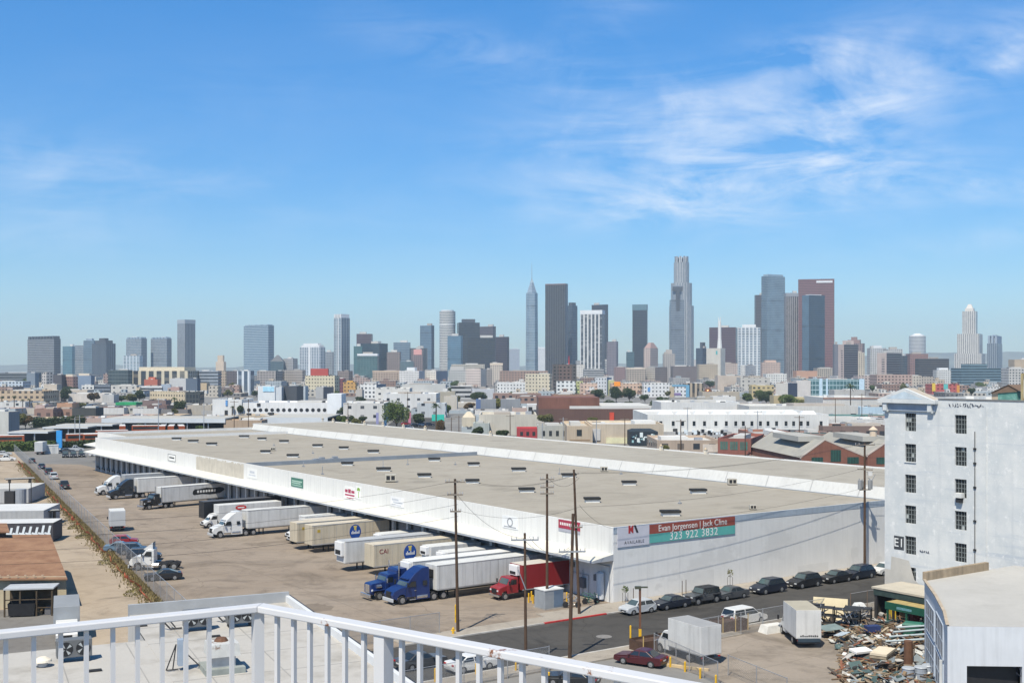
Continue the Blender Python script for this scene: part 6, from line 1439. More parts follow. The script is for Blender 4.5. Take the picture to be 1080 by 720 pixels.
def bldg(x0, x1, yt, Y, st, wall, label, xs=None, roof='g', glass=None, a=38, depth=None, top=None, side=None, cat='building', name=None, pent=True, base=0, par=.9, parts=()):
    P_, rz, w_, d_ = place(x0, x1, Y, xs, a, depth)
    h = CH - (yt - HY) / F * Y
    # local frame: x runs left along the front, y runs towards the camera (negative y is behind)
    t = thing(name or ('office_tower' if h > 75 else 'city_building'), label, cat, (P_.x, P_.y, base), rz)
    fm_ = fmat(st, wall, glass); sm_ = fmat(side[0], side[1], side[2] if len(side) > 2 else None) if side else fm_  # side: second tone for the flanks, mostly shade painted into the wall colour
    # footprint x 0..w, y -d..0 with the front at y=0
    b = MB()
    b.box(0, w_, -d_, 0, 0, h, 0, skip='Zz')
    for i, f in enumerate(b.f):
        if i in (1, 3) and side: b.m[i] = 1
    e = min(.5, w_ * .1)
    b.face([(0, 0, h), (w_, 0, h), (w_, -e, h), (0, -e, h)][::-1], 2); b.face([(0, -d_ + e, h), (w_, -d_ + e, h), (w_, -d_, h), (0, -d_, h)][::-1], 2); b.face([(0, -e, h), (e, -e, h), (e, -d_ + e, h), (0, -d_ + e, h)][::-1], 2); b.face([(w_ - e, -e, h), (w_, -e, h), (w_, -d_ + e, h), (w_ - e, -d_ + e, h)][::-1], 2)
    zr = h - par
    for p, q in (((e, -e), (w_ - e, -e)), ((w_ - e, -e), (w_ - e, -d_ + e)), ((w_ - e, -d_ + e), (e, -d_ + e)), ((e, -d_ + e), (e, -e))): b.face([(*p, zr), (*q, zr), (*q, h), (*p, h)], 2)
    b.build('wall', [fm_, sm_, mat('coping_' + st + str(len(_fc)), tuple(min(.8, c * 1.05) for c in wall), .8)], t)
    r = MB(); r.box(e, w_ - e, -d_ + e, -e, zr - .3, zr, skip='z'); r.build('roof', RF[roof], t)
    rg = random.Random(int(x0 * 7 + yt * 13))
    if pent:
        pw, pd_, ph = w_ * rg.uniform(.25, .5), d_ * rg.uniform(.25, .5), min(6, max(1.6, h * .08))
        px_ = rg.uniform(.1, .9) * (w_ - pw); py_ = -d_ * rg.uniform(.15, .4)
        MB().box(px_, px_ + pw, py_ - pd_, py_, zr, zr + ph).build('penthouse', mat('penthouse_%d' % rg.randint(0, 3), [(.45, .44, .42), (.28, .28, .29), (.58, .57, .55), (.36, .31, .27)][rg.randint(0, 3)] if False else [(.45, .44, .42), (.3, .3, .31), (.56, .55, .53), (.36, .32, .28)][rg.randint(0, 3)], .8, .1, .1), t)
    if h < 60 and w_ > 14:
        for k in range(rg.randint(2, 6)):
            cx, cy = rg.uniform(1.5, w_ - 2.5), -rg.uniform(1.5, max(2, d_ - 2)); s_ = rg.uniform(.6, 1.4)
            MB().box(cx - s_, cx + s_, cy - s_, cy + s_, zr, zr + rg.uniform(.8, 1.8)).build('roof_unit', (STEEL, WHITE, FRAME)[k % 3], t)
    for f in parts: f(t, w_, d_, h)
    CITY.append((t, x0, x1, yt))
    return t, w_, d_, h
def crown(pts, m, nm='crown'):
    """stack of (inset share, height) boxes above the roof"""
    def f(t, w_, d_, h):
        z = h - .5
        for k, (ins, hh) in enumerate(pts):
            MB().box(w_ * ins, w_ * (1 - ins), -d_ * (1 - ins), -d_ * ins, z, z + hh).build(nm, m, t); z += hh
    return f
def strip_top(hh, m, nm='top_band'):
    def f(t, w_, d_, h):
        MB().box(-.4, w_ + .4, -d_ - .4, .4, h - hh, h + .3, skip='z').build(nm, m, t)
    return f
def mast(hh, m=STEEL, r=.8, fx=.5):
    def f(t, w_, d_, h): MB().cyl((w_ * fx, -d_ / 2, h - 1), (w_ * fx, -d_ / 2, h + hh), r, r * .3, 6).build('mast', m, t)
    return f
def notches(n, hh, m):
    def f(t, w_, d_, h):
        b = MB()
        for i in range(n): b.box((i + .15) * w_ / n, (i + .75) * w_ / n, -d_ + 1, .3, h - .4, h + hh)
        b.build('parapet_crown', m, t)
    return f
def blockpart(fx0, fx1, z0, z1, m, nm, dy=.35):
    def f(t, w_, d_, h): MB().box(w_ * (1 - fx1), w_ * (1 - fx0), -.5, dy, h * z0, h * z1).build(nm, m, t)
    return f
GB, GD, GT = (.10, .17, .25), (.03, .04, .055), (.05, .13, .15)
cw = mat('crown_pale', (.62, .63, .64), .7, .06, .1); cd = mat('crown_dark', (.06, .065, .075), .6, .1, .1); ct = mat('crown_blue', (.25, .33, .40), .5, .1, .1); cr_ = mat('crown_red', (.35, .06, .05), .8, .1, .2)
# --- skyline, left to right
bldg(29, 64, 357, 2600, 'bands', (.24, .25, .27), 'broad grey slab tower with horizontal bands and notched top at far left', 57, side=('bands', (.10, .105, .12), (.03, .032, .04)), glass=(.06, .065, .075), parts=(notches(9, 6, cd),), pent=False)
bldg(66, 82, 365, 2900, 'glass', (.10, .22, .28), 'narrow teal glass tower right of the broad banded slab', 76, glass=(.06, .17, .22))
bldg(79, 91, 364, 2750, 'glass', (.45, .48, .5), 'pale grey gridded tower between the teal tower and the dark blue tower', glass=(.16, .21, .26))
bldg(88, 99, 359, 2650, 'glass', (.18, .25, .31), 'slim blue grey tower touching the dark stepped tower', glass=(.10, .16, .22), parts=(crown([(.2, 5)], ct),))
bldg(97, 122, 362, 2500, 'fins', (.10, .12, .15), 'dark blue grey tower with stepped top and vertical lines', 112, glass=(.04, .06, .09), parts=(crown([(.12, 7), (.3, 5)], cd),), pent=False)
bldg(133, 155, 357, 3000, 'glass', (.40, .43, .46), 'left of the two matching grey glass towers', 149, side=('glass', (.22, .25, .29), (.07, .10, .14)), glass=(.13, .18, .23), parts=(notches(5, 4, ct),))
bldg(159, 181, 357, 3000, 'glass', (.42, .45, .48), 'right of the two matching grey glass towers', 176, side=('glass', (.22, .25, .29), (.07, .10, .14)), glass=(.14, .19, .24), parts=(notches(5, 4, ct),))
bldg(130, 147, 375, 2700, 'resi', (.55, .62, .68), 'pale blue mid height block below the left matching grey tower', glass=(.2, .29, .36))
bldg(187, 206, 337, 3000, 'fins', (.34, .36, .39), 'tall slim grey tower standing alone with framed crown', 195, side=('fins', (.20, .22, .25), (.07, .09, .12)), glass=(.12, .15, .19), parts=(strip_top(10, mat('crown_grey_frame', (.30, .33, .36), .6)),), pent=False)
bldg(257, 289, 343, 2700, 'bands', (.30, .40, .48), 'wide pale blue glass tower with wavy horizontal bands', 283, side=('bands', (.20, .28, .35), (.07, .14, .21)), glass=(.12, .22, .31), parts=(notches(4, 2, ct),), pent=False)
bldg(285, 299, 381, 2600, 'glass', (.10, .15, .17), 'dark teal building with pointed roof beside the wavy blue tower', glass=(.05, .09, .11), pent=False, parts=(lambda t, w_, d_, h: MB().prism([(0, -d_), (w_, -d_), (w_, 0), (0, 0)], h - .5, h + 14, taper=.12).build('pointed_roof', cd, t),))
bldg(299, 314, 378, 2600, 'grid', (.38, .37, .37), 'grey blocky building right of the pointed roof', 309)
bldg(316, 343, 366, 2500, 'resi', (.50, .54, .58), 'broad pale blue apartment block with white cap and white centre stripe', 338, glass=(.14, .2, .27), parts=(crown([(.06, 5), (.15, 4)], cw), blockpart(.42, .52, 0, 1, cw, 'centre_stripe')), pent=False)
bldg(342, 351, 371, 2600, 'grid', (.30, .34, .39), 'low grey blue tower left of the tall white framed tower')
bldg(352, 369, 335, 2500, 'resi', (.42, .48, .52), 'tall slim apartment tower with white framed corners and ragged crown', 360, side=('resi', (.25, .29, .33), (.06, .10, .15)), glass=(.10, .16, .22), parts=(notches(5, 8, cw), blockpart(.55, .63, 0, 1, cw, 'white_frame')), pent=False)
bldg(376, 392, 352, 2900, 'dark', (.13, .075, .085), 'maroon brown tower behind the teal blocks', glass=(.05, .03, .04))
bldg(373, 382, 365, 2450, 'glass', (.09, .2, .2), 'narrow green teal slab at the left of the teal group', glass=(.05, .14, .15))
bldg(380, 409, 362, 2500, 'glass', (.05, .08, .10), 'dark blue teal tower rising over the green glass block', 400, glass=(.02, .05, .07))
bldg(377, 398, 373, 2300, 'glass', (.13, .22, .22), 'green glass block with pale top floor in front of the dark teal tower', glass=(.035, .11, .12), parts=(strip_top(4, cw),))
bldg(408, 422, 371, 2500, 'grid', (.27, .20, .17), 'brown grey slab right of the dark teal tower')
bldg(415, 432, 361, 2800, 'glass', (.24, .31, .37), 'grey blue glass tower behind the brown grey slab', glass=(.12, .18, .24))
bldg(422, 436, 381, 2400, 'glass', (.15, .22, .25), 'low teal grey block in front of the grey blue tower', glass=(.08, .13, .15))
bldg(432, 450, 367, 2600, 'dark', (.07, .085, .10), 'dark tower behind the building with a pink square sign', glass=(.03, .04, .05))
bldg(434, 446, 368, 2450, 'grid', (.24, .17, .16), 'brown tower carrying a pink square sign at its top', parts=(blockpart(.2, .9, .82, .99, mat('sign_pink', (.62, .30, .27), .6), 'pink_sign'),))
bldg(443, 458, 343, 2900, 'glass', (.17, .25, .33), 'tall blue grey glass tower left of the round cream tower', 455, side=('glass', (.10, .15, .2), (.05, .09, .13)), glass=(.10, .17, .24))
# round cream tower
def cyl_tower(x0, x1, yt, Y, m, label, parts=(), top=None, n=28):
    X0, X1 = (x0 - HX) / F * Y, (x1 - HX) / F * Y; r = (X1 - X0) / 2; h = CH - (yt - HY) / F * Y
    t = thing('office_tower', label, 'building', ((X0 + X1) / 2, Y + r, 0))
    MB().cyl((0, 0, 0), (0, 0, h), r, r, n).build('wall', m, t, smooth=False)
    MB().cyl((0, 0, h), (0, 0, h + 3), r * .8, r * .8, n).build('crown', cw, t)
    for f in parts: f(t, r, h)
    CITY.append((t, x0, x1, yt)); return t, r, h
cyl_tower(463, 480, 328, 2800, fmat('bands', (.60, .58, .54), (.22, .24, .26)), 'tall round cream tower with fine horizontal bands', ((lambda t, r, h: MB().cyl((0, 0, h * .8), (0, 0, h * .81), r * 1.02, r * 1.02, 28).build('ring', cw, t)),))
bldg(472, 488, 354, 2550, 'glass', (.16, .27, .36), 'bright blue glass tower in front of the round cream tower', 486, glass=(.10, .21, .31))
bldg(482, 506, 340, 2800, 'dark', (.035, .04, .05), 'black tower with small stepped top right of the round cream tower', 484, a=80, glass=(.02, .025, .03), parts=(crown([(.2, 9)], cd),), pent=False)
bldg(506, 523, 344, 2900, 'dark', (.14, .11, .13), 'purple grey tower behind the wide black slab', 520, glass=(.06, .05, .065))
bldg(493, 522, 356, 2500, 'dark', (.03, .034, .042), 'wide black slab in front of the purple grey tower', glass=(.018, .02, .025))
bldg(523, 537, 355, 2600, 'dark', (.075, .055, .075), 'dark purple block right of the wide black slab', 535, glass=(.03, .025, .035))
# sail-topped glass tower with a spire
Yw = 2950; Xw0, Xw1 = (554.5 - HX) / F * Yw, (567.5 - HX) / F * Yw; zz = lambda y: CH - (y - HY) / F * Yw
t = thing('office_tower', 'tapering pale blue glass tower with sail crown and tall thin spire', 'building', ((Xw0 + Xw1) / 2, Yw, 0)); w2 = (Xw1 - Xw0) / 2
b = MB(); b.prism([(-w2, 0), (-w2 * .5, -w2), (w2 * .5, -w2), (w2, 0), (w2, 26), (-w2, 26)], 0, zz(309), taper=.93); b.build('wall', fmat('glass', (.38, .46, .53), (.17, .26, .34)), t)
b = MB(); b.prism([(-w2 * .8, 2), (0, -w2 * .6), (w2 * .8, 2), (0, 20)], zz(309), zz(298), taper=.35); b.prism([(-w2 * .3, 4), (w2 * .3, 4), (w2 * .3, 16), (-w2 * .3, 16)], zz(298), zz(294), taper=.3); b.build('crown', fmat('glass', (.42, .5, .56), (.25, .33, .4)), t)
MB().cyl((0, 10, zz(298)), (0, 10, zz(277)), 1.1, .3, 6).build('spire', STEEL, t); CITY.append((t, 554, 568, 300))
bldg(575, 599, 300, 2800, 'fins', (.075, .07, .07), 'tall black brown slab tower with pale edges', 596.5, a=20, side=('plain', (.34, .31, .29)), glass=(.025, .025, .028), parts=(crown([(.0, 3)], mat('crown_brown', (.16, .1, .1), .7)),), pent=False)
bldg(598, 609, 322, 2900, 'glass', (.08, .11, .15), 'dark blue stepped tower tucked behind the black brown slab', 603, glass=(.04, .06, .09), parts=(crown([(.15, 8)], cd),))
bldg(624, 641, 321, 3000, 'dark', (.05, .06, .08), 'dark blue slab behind the white striped tower', 640, glass=(.03, .035, .05))
bldg(612, 638, 327, 2700, 'bigfins', (.66, .65, .63), 'white tower with bold dark vertical stripes', 635, a=20, side=('bigfins', (.40, .38, .38), (.05, .05, .06)), glass=(.055, .06, .075), parts=(strip_top(9, cw),), pent=False)
bldg(640, 652, 360, 2700, 'grid', (.22, .19, .23), 'purple grey block right of the white striped tower', 650)
bldg(661, 669, 371, 2700, 'glass', (.08, .15, .17), 'small teal block left of the lone black tower', glass=(.05, .10, .12))
bldg(667, 683, 321, 2900, 'dark', (.035, .042, .055), 'lone black tower with a teal band at its top', 682, a=15, glass=(.02, .026, .036), parts=(strip_top(14, mat('top_teal', (.10, .17, .20), .4)),), pent=False)
bldg(679, 694, 367, 2300, 'grid', (.55, .42, .36), 'pinkish postmodern tower with small gabled roof', 686, pent=False, parts=(lambda t, w_, d_, h: MB().prism([(0, -d_), (w_, -d_), (w_, 0), (0, 0)], h - .5, h + 11, taper=.35).build('gabled_roof', mat('roof_red_grey', (.3, .2, .18), .8), t),))
# the tallest: stacked round tower with a crown
Yu = 3050; zu = lambda y: CH - (y - HY) / F * Yu
xc = (720.5 - HX) / F * Yu; pxm = Yu / F
t = thing('office_tower', 'tallest pale tower of stacked rounded tiers with a notched crown', 'building', (xc, Yu + 30, 0))
um = fmat('fins', (.50, .50, .50), (.17, .2, .24))
for k, (hw, y1, y0) in enumerate(((13.2, 322, 420), (11.3, 298, 322), (8.2, 276, 298))):
    n = 16; b = MB(); b.cyl((0, 0, zu(y0) if k else 0), (0, 0, zu(y1)), hw * pxm, hw * pxm, n); b.build('tier', um, t)
b = MB()
for i in range(10):
    an = 2 * math.pi * i / 10; r = 7.4 * pxm; b.prism([(math.cos(an + s_) * q, math.sin(an + s_) * q) for s_, q in ((-.2, r * .86), (-.2, r), (.2, r), (.2, r * .86))], zu(276), zu(269.5))
b.build('crown', fmat('fins', (.55, .55, .55), (.2, .23, .27)), t); MB().cyl((0, 0, zu(276)), (0, 0, zu(272)), 5 * pxm, 5 * pxm, 16).build('crown_core', cd, t); CITY.append((t, 707, 734, 269))
bldg(707.5, 722, 316, 2700, 'glass', (.24, .27, .31), 'grey glass tower with dark cross shape in front of the tallest tower', glass=(.14, .17, .21), pent=False, parts=(crown([(.18, 2700 / F * 15)], mat('tower_grey_top', (.20, .23, .27), .4, .1, .05)), lambda t, w_, d_, h: MB().box(w_ * .12, w_ * .88, -2, .4, h + 20, h + 30).box(w_ * .34, w_ * .62, -2, .4, h - 26, h + 20).build('dark_cross', cd, t)))
bldg(734, 748, 367, 2700, 'glass', (.07, .10, .15), 'small dark blue group right of the tallest tower', 741, glass=(.04, .06, .09), parts=(crown([(.3, 14)], cd),))
bldg(748, 778, 345, 2700, 'dark', (.13, .06, .075), 'wide dark maroon slab behind the white mast', 776, a=15, glass=(.055, .03, .04))
t, w_, d_, h = bldg(745, 765, 367, 2100, 'plain', (.60, .56, .48), 'beige block with white ornamental mast and teal emblem', 760, pent=False, parts=(blockpart(.68, .78, .82, .92, mat('emblem_teal', (.05, .35, .36), .5), 'emblem'),))
hm = (367 - 334) / F * 2100; b = MB(); cx = w_ * .2; b.cyl((cx, -d_ * .4, h), (cx, -d_ * .4, h + hm * .28), 4.6, 3.4, 8); b.cyl((cx, -d_ * .4, h + hm * .28), (cx, -d_ * .4, h + hm * .85), 3.2, 2.8, 8)
for s_ in (-2.0, 2.0): b.cyl((cx + s_ * .6, -d_ * .4, h + hm * .82), (cx + s_, -d_ * .4, h + hm), 1.1, .5, 6)
b.build('mast', mat('mast_pale', (.62, .62, .6), .7), t)
bldg(778, 804, 345, 2300, 'resi', (.62, .65, .67), 'white apartment tower with blue vertical window stripes and pale cap', 802, a=12, glass=(.12, .18, .25), parts=(crown([(.2, 6)], cw),), pent=False)
bldg(797, 806, 311, 2950, 'dark', (.11, .09, .09), 'thin dark sliver of a tower left of the blue grey giant', glass=(.05, .045, .05))
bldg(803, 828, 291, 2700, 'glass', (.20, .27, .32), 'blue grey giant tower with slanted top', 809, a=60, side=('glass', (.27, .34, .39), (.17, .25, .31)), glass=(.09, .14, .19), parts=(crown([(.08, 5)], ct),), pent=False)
bldg(829, 842, 309, 2500, 'fins', (.34, .30, .29), 'dark tower with fine white vertical stripes between the two giants', glass=(.035, .03, .035), parts=(strip_top(7, mat('crown_grey', (.25, .26, .28), .7)),))
bldg(842, 881, 294, 2800, 'dark', (.30, .105, .095), 'wide red brown granite tower, second tallest on the right', 880, a=12, glass=(.07, .045, .045), pent=False, parts=(lambda t, w_, d_, h: MB().box(w_ * .05, w_ * .5, -.1, .45, h - 9, h - 4).build('roof_sign', cw, t),))
bldg(846, 870, 311, 2450, 'glass', (.13, .20, .26), 'dark blue glass tower in front of the red brown granite tower', 853, a=65, side=('glass', (.06, .10, .14), (.025, .05, .08)), glass=(.10, .18, .25), parts=(crown([(.15, 2)], cw),), pent=False)
bldg(890, 912, 362, 2400, 'grid', (.27, .19, .18), 'brown red ziggurat topped tower behind the pink pair', 910, parts=(crown([(.18, 8), (.35, 6)], mat('crown_brown2', (.24, .16, .15), .8)),), pent=False)
bldg(903, 912, 372, 2250, 'grid', (.55, .46, .34), 'narrow cream tower beside the brown red ziggurat')
bldg(880, 886, 363, 2350, 'plain', (.16, .16, .19), 'thin dark slab at the left of the pink pair')
bldg(884, 905, 363, 2000, 'plain', (.55, .43, .38), 'left pink beige tower with rows of dark slots', 890, a=70, side=('bands', (.12, .12, .14), (.05, .05, .06)), parts=(blockpart(.55, .8, .1, .85, fmat('bands', (.5, .4, .36), (.12, .1, .11)), 'slot_column'), crown([(.22, 7)], mat('crown_pink', (.52, .41, .37), .8))))
bldg(918, 935, 367, 2500, 'grid', (.55, .55, .55), 'pale grey gridded block behind the right pink tower', parts=(crown([(.25, 6)], cw),))
bldg(935, 952, 368, 2450, 'grid', (.50, .49, .48), 'pale block with dark band right of the pale grey gridded block')
bldg(925, 951, 372, 1950, 'plain', (.54, .42, .37), 'right pink beige tower with rows of dark slots', 935, a=60, side=('bands', (.12, .12, .14), (.05, .05, .06)), parts=(blockpart(.5, .8, .1, .85, fmat('bands', (.5, .4, .36), (.12, .1, .11)), 'slot_column'),))
bldg(949, 957, 375, 1900, 'dark', (.07, .08, .10), 'dark block right of the right pink tower', 953)
cyl_tower(962, 979, 354, 3300, fmat('bands', (.58, .58, .57), (.25, .28, .32)), 'distant round white tower with domed cap', ((lambda t, r, h: MB().cyl((0, 0, h), (0, 0, h + 7), r * .9, r * .3, 20).build('cap', cw, t)),))
bldg(960, 979, 373, 2500, 'grid', (.30, .14, .11), 'brick red block below the distant round tower')
bldg(965, 1001, 378, 2100, 'bands', (.09, .08, .08), 'wide black brown office slab right of the pink pair', 969, a=75, glass=(.035, .035, .04))
# stepped white civic tower
Yc = 2900; zc = lambda y: CH - (y - HY) / F * Yc; km = Yc / F; cxm = (1021.5 - HX) / F * Yc
t = thing('civic_tower', 'white stepped civic tower with pyramid cap at far right', 'building', (cxm, Yc, 0), R(-30))
fw = fmat('fins', (.66, .63, .58), (.30, .29, .29))
for hw, y0, y1 in ((18, 430, 373), (15, 373, 352), (9, 352, 328)):
    r = hw * km * .74; MB().box(-r, r, -r + 20, r + 20, zc(y0) if y0 < 400 else 0, zc(y1)).build('tier', fw, t)
r = 4.2 * km; MB().box(-r, r, -r + 20, r + 20, zc(328), zc(325)).prism([(-r * .8, 20 - r * .8), (r * .8, 20 - r * .8), (r * .8, 20 + r * .8), (-r * .8, 20 + r * .8)], zc(325), zc(320.5), taper=.45).build('pyramid_cap', mat('cap_stone', (.56, .52, .47), .8), t); CITY.append((t, 1003, 1040, 320))
bldg(1041, 1067, 362, 3000, 'fins', (.26, .31, .37), 'blue grey stepped tower right of the white civic tower', 1052, a=30, glass=(.10, .14, .19), parts=(crown([(.15, 14), (.32, 9)], mat('crown_bluegrey', (.26, .31, .37), .7)), notches(3, 20, mat('crown_bluegrey', (.26, .31, .37)))), pent=False)
bldg(1003, 1064, 388, 1700, 'bands', (.13, .23, .29), 'wide low blue building with pale horizontal bands', 1034 - 20, a=75, glass=(.035, .07, .09), par=1.2, parts=(lambda t, w_, d_, h: MB().box(w_ * .05, w_ * .95, -d_ * .55, -d_ * .2, h, h + 6).build('upper_storey', fmat('bands', (.16, .28, .34), (.06, .1, .13)), t),))
bldg(1064, 1092, 388, 1600, 'grid', (.52, .50, .47), 'pale office block with dark windows at the right edge behind the sign frame')
bldg(1070, 1092, 379, 1900, 'plain', (.50, .38, .25), 'tan block behind the pale office block at the right edge')
# --- middle distance (base of the wall in the photo gives the distance)
def mid(x0, x1, yt, yb, st, wall, label, **k):
    k.setdefault('roof', rnd.choice('wgggtdb')); return bldg(x0, x1, yt, (CH * F) / (yb - HY) * (1 + .0011 * (len(CITY) % 19)), st, wall, label, **k)
mid(-6, 37, 393, 409, 'bands', (.13, .15, .17), 'long dark grey office block at the left edge below the skyline', glass=(.05, .06, .07), roof='d')
mid(-6, 24, 402, 412, 'grid', (.50, .58, .66), 'pale blue white block in front of the long dark office block')
mid(28, 37, 393, 411, 'plain', (.20, .25, .31), 'blue grey windowless block below the broad banded tower')
mid(44, 56, 393, 412, 'grid', (.55, .50, .46), 'white and brown striped mid block below the banded slab tower', xs=49)
mid(56, 65, 395, 414, 'plain', (.09, .085, .10), 'dark block at the foot of the banded slab tower')
mid(68, 80, 397, 414, 'small', (.30, .16, .13), 'brick red and white tower block with cream cap', xs=77, parts=(crown([(.1, 3)], mat('cap_cream2', (.6, .52, .42), .8)),))
mid(80, 96, 396, 413, 'plain', (.20, .28, .40), 'blue sided block with cream roof house', parts=(crown([(.15, 3)], mat('cap_cream2', (.6, .52, .42))),), pent=False)
mid(86, 99, 406, 415, 'grid', (.66, .65, .62), 'small white block before the blue sided block')
mid(98, 116, 405, 415, 'bands', (.18, .21, .26), 'low dark blue banded offices below the stepped dark tower', glass=(.06, .07, .09))
mid(109, 115, 394, 411, 'small', (.33, .22, .19), 'narrow brown block right of the stepped dark tower')
mid(114, 139, 390, 413, 'glass', (.10, .14, .15), 'big dark green grey glass box below the matching towers', xs=135, glass=(.05, .075, .085))
mid(117, 144, 406, 416, 'ware', (.56, .53, .48), 'cream commercial block in front of the dark green glass box')
mid(-6, 46, 412, 427, 'grid', (.52, .38, .24), 'long peach office building with open windows at far left', glass=(.09, .08, .08), roof='t', depth=30)
mid(45, 64, 412, 424, 'small', (.26, .23, .21), 'brown grey block right of the long peach building')
mid(46, 60, 405, 418, 'plain', (.52, .44, .35), 'cream block peeping over the brown grey block')
mid(72, 110, 415, 424, 'plain', (.60, .55, .50), 'long pale pink low building left of centre', roof='w')
mid(108, 120, 416, 425, 'plain', (.50, .50, .50), 'grey white shed right of the long pale pink building')
mid(64, 92, 411, 419, 'plain', (.55, .47, .38), 'low cream roof behind the long pale pink building')
mid(36, 56, 431, 442, 'brick', (.30, .17, .13), 'left brick row building behind the bus depot hedge', roof='t')
mid(57, 78, 431, 441, 'brick', (.36, .20, .14), 'right brick row building with orange upper wall', roof='t')
mid(60, 76, 425, 436, 'plain', (.50, .27, .15), 'orange plaster building over the right brick row')
mid(76, 101, 430, 442, 'plain', (.06, .065, .065), 'black walled shed right of the brick row', roof='d')
mid(37, 47, 427, 438, 'plain', (.55, .38, .33), 'small pink block over the left brick row', roof='w')
mid(122, 142, 427, 436, 'ware', (.50, .50, .46), 'pale grey shop with bright green roof', pent=False, parts=(lambda t, w_, d_, h: MB().box(-1, w_ * 1.0, -d_, 0.5, h, h + 1.6).build('green_roof', mat('roof_green', (.02, .26, .10), .7, .15, .2), t),))
mid(108, 124, 429, 437, 'plain', (.22, .12, .10), 'brown brick store left of the green roofed shop')
mid(139, 199, 391, 413, 'bigfins', (.62, .54, .38), 'big cream building with tall dark window bays', glass=(.05, .06, .08), roof='t', parts=(crown([(.1, 5)], mat('cap_cream3', (.6, .53, .4), .8)),), pent=False, depth=60)
mid(152, 166, 400, 414, 'plain', (.50, .12, .06), 'bright orange red block with stepped top', parts=(crown([(.25, 3)], mat('orange_red', (.5, .12, .06), .8)),), pent=False)
mid(166, 175, 399, 413, 'grid', (.28, .05, .05), 'dark red building right of the orange red block')
mid(147, 171, 407, 416, 'bands', (.66, .67, .68), 'white banded low block before the orange red block')
mid(170, 180, 405, 416, 'plain', (.33, .40, .50), 'blue grey slab below the dark red building')
mid(179, 198, 399, 416, 'plain', (.55, .55, .55), 'pale grey blank wall building left of the dark blue cube')
mid(196, 208, 399, 418, 'plain', (.10, .14, .20), 'dark blue cube building below the white offices')
mid(188, 210, 393, 411, 'bands', (.66, .65, .63), 'white offices with orange roof room', parts=(crown([(.3, 3)], mat('roof_orange', (.52, .30, .14), .8)),), pent=False)
mid(210, 230, 391, 412, 'bands', (.30, .35, .42), 'grey blue banded building right of the white offices', glass=(.10, .12, .15))
mid(207, 218, 404, 417, 'plain', (.56, .42, .25), 'peach block below the grey blue banded building')
mid(180, 189, 408, 419, 'plain', (.48, .28, .24), 'small pink building before the pale grey blank wall')
mid(224, 240, 391, 411, 'small', (.46, .36, .26), 'tan brick building with beige roof tower', xs=238, parts=(crown([(.2, 12), (.3, 8)], mat('tower_beige', (.5, .42, .34), .8)),), pent=False)
mid(239, 250, 391, 412, 'small', (.13, .11, .12), 'dark brown building right of the tan brick one')
mid(220, 230, 407, 419, 'small', (.52, .46, .38), 'beige block with small windows below the tan brick building')
mid(228, 246, 408, 417, 'small', (.22, .17, .16), 'brown grey block right of the small beige block')
mid(242, 252, 406, 417, 'small', (.42, .27, .22), 'pink brown block left of the white striped apartment tower')
mid(250, 266, 391, 417, 'bigfins', (.62, .68, .73), 'white and pale blue striped apartment tower left of centre', xs=263, glass=(.10, .15, .22))
mid(158, 196, 413, 425, 'small', (.58, .47, .30), 'peach two storey building with rows of small windows', xs=195, roof='t')
mid(196, 211, 413, 427, 'dark', (.05, .06, .06), 'dark green black building right of the peach two storey one', roof='d')
mid(150, 175, 422, 434, 'plain', (.22, .15, .14), 'brown roofed row building left of the white mural building', roof='b')
mid(133, 155, 429, 437, 'ware', (.46, .45, .40), 'beige grey wall left of the brown row buildings', roof='g')
mid(155, 176, 427, 437, 'plain', (.18, .11, .10), 'dark red brown shed with pale edge', roof='b')
mid(176, 184, 427, 437, 'plain', (.04, .04, .045), 'black fronted garage beside the dark tree', roof='d')
mid(196, 223, 427, 437, 'plain', (.42, .38, .32), 'tan low wall left of the white mural building', roof='t')
mid(224, 255, 421, 438, 'plain', (.70, .70, .69), 'long white building with blue mural marks', roof='w', parts=(blockpart(.45, .52, .6, .95, mat('mural_blue', (.1, .25, .5), .6, .3, .5), 'mural'), blockpart(.42, .52, .02, .32, BLACK, 'opening')), depth=30)
t, w_, d_, h = mid(256, 345, 424.5, 438, 'plain', (.72, .72, .72), 'white ship like building with a row of porthole windows', roof='w', depth=40, parts=(blockpart(.17, .21, .72, .95, BLACK, 'hatch_window'),))
for i in range(14): MB().cyl((w_ * (.03 + i * .069), .02, h * .42), (w_ * (.03 + i * .069), .1, h * .42), 1.05, 1.05, 14).build('porthole', BLACK, t)
b = MB(); b.prism([(-w_ * .17, -18), (0.01, -18), (0.01, 0), (-w_ * .17, 0)], 3, h + 5); b.face([(0, .02, 0), (-w_ * .1, .02, 0), (-w_ * .17, .02, h + 5), (0, .02, h + 5)]); b.build('prow', mat('prow_white', (.66, .68, .70), .7, .06, .2), t)
mid(272, 290, 407, 430, 'plain', (.70, .73, .75), 'white block with pale blue mural left of the black cube', parts=(blockpart(.3, .95, .75, .97, mat('mural_pale', (.35, .6, .75), .6, .3, .3), 'mural'),))
mid(290, 297, 408, 430, 'plain', (.58, .62, .66), 'white stair tower beside the black cube')
mid(297, 314, 407, 430, 'plain', (.07, .08, .10), 'black cube building behind the porthole building', xs=313)
mid(314, 322, 407, 428, 'plain', (.44, .50, .54), 'pale grey slab right of the black cube')
mid(271, 291, 391, 408, 'grid', (.36, .32, .30), 'old grey brick block left of the dark narrow block', glass=(.11, .1, .1))
mid(291, 298, 391, 408, 'dark', (.08, .085, .11), 'dark narrow block between two old grey brick blocks')
mid(297, 322, 390, 408, 'grid', (.38, .33, .29), 'old grey brick block right of the dark narrow block', glass=(.11, .1, .1), xs=319)
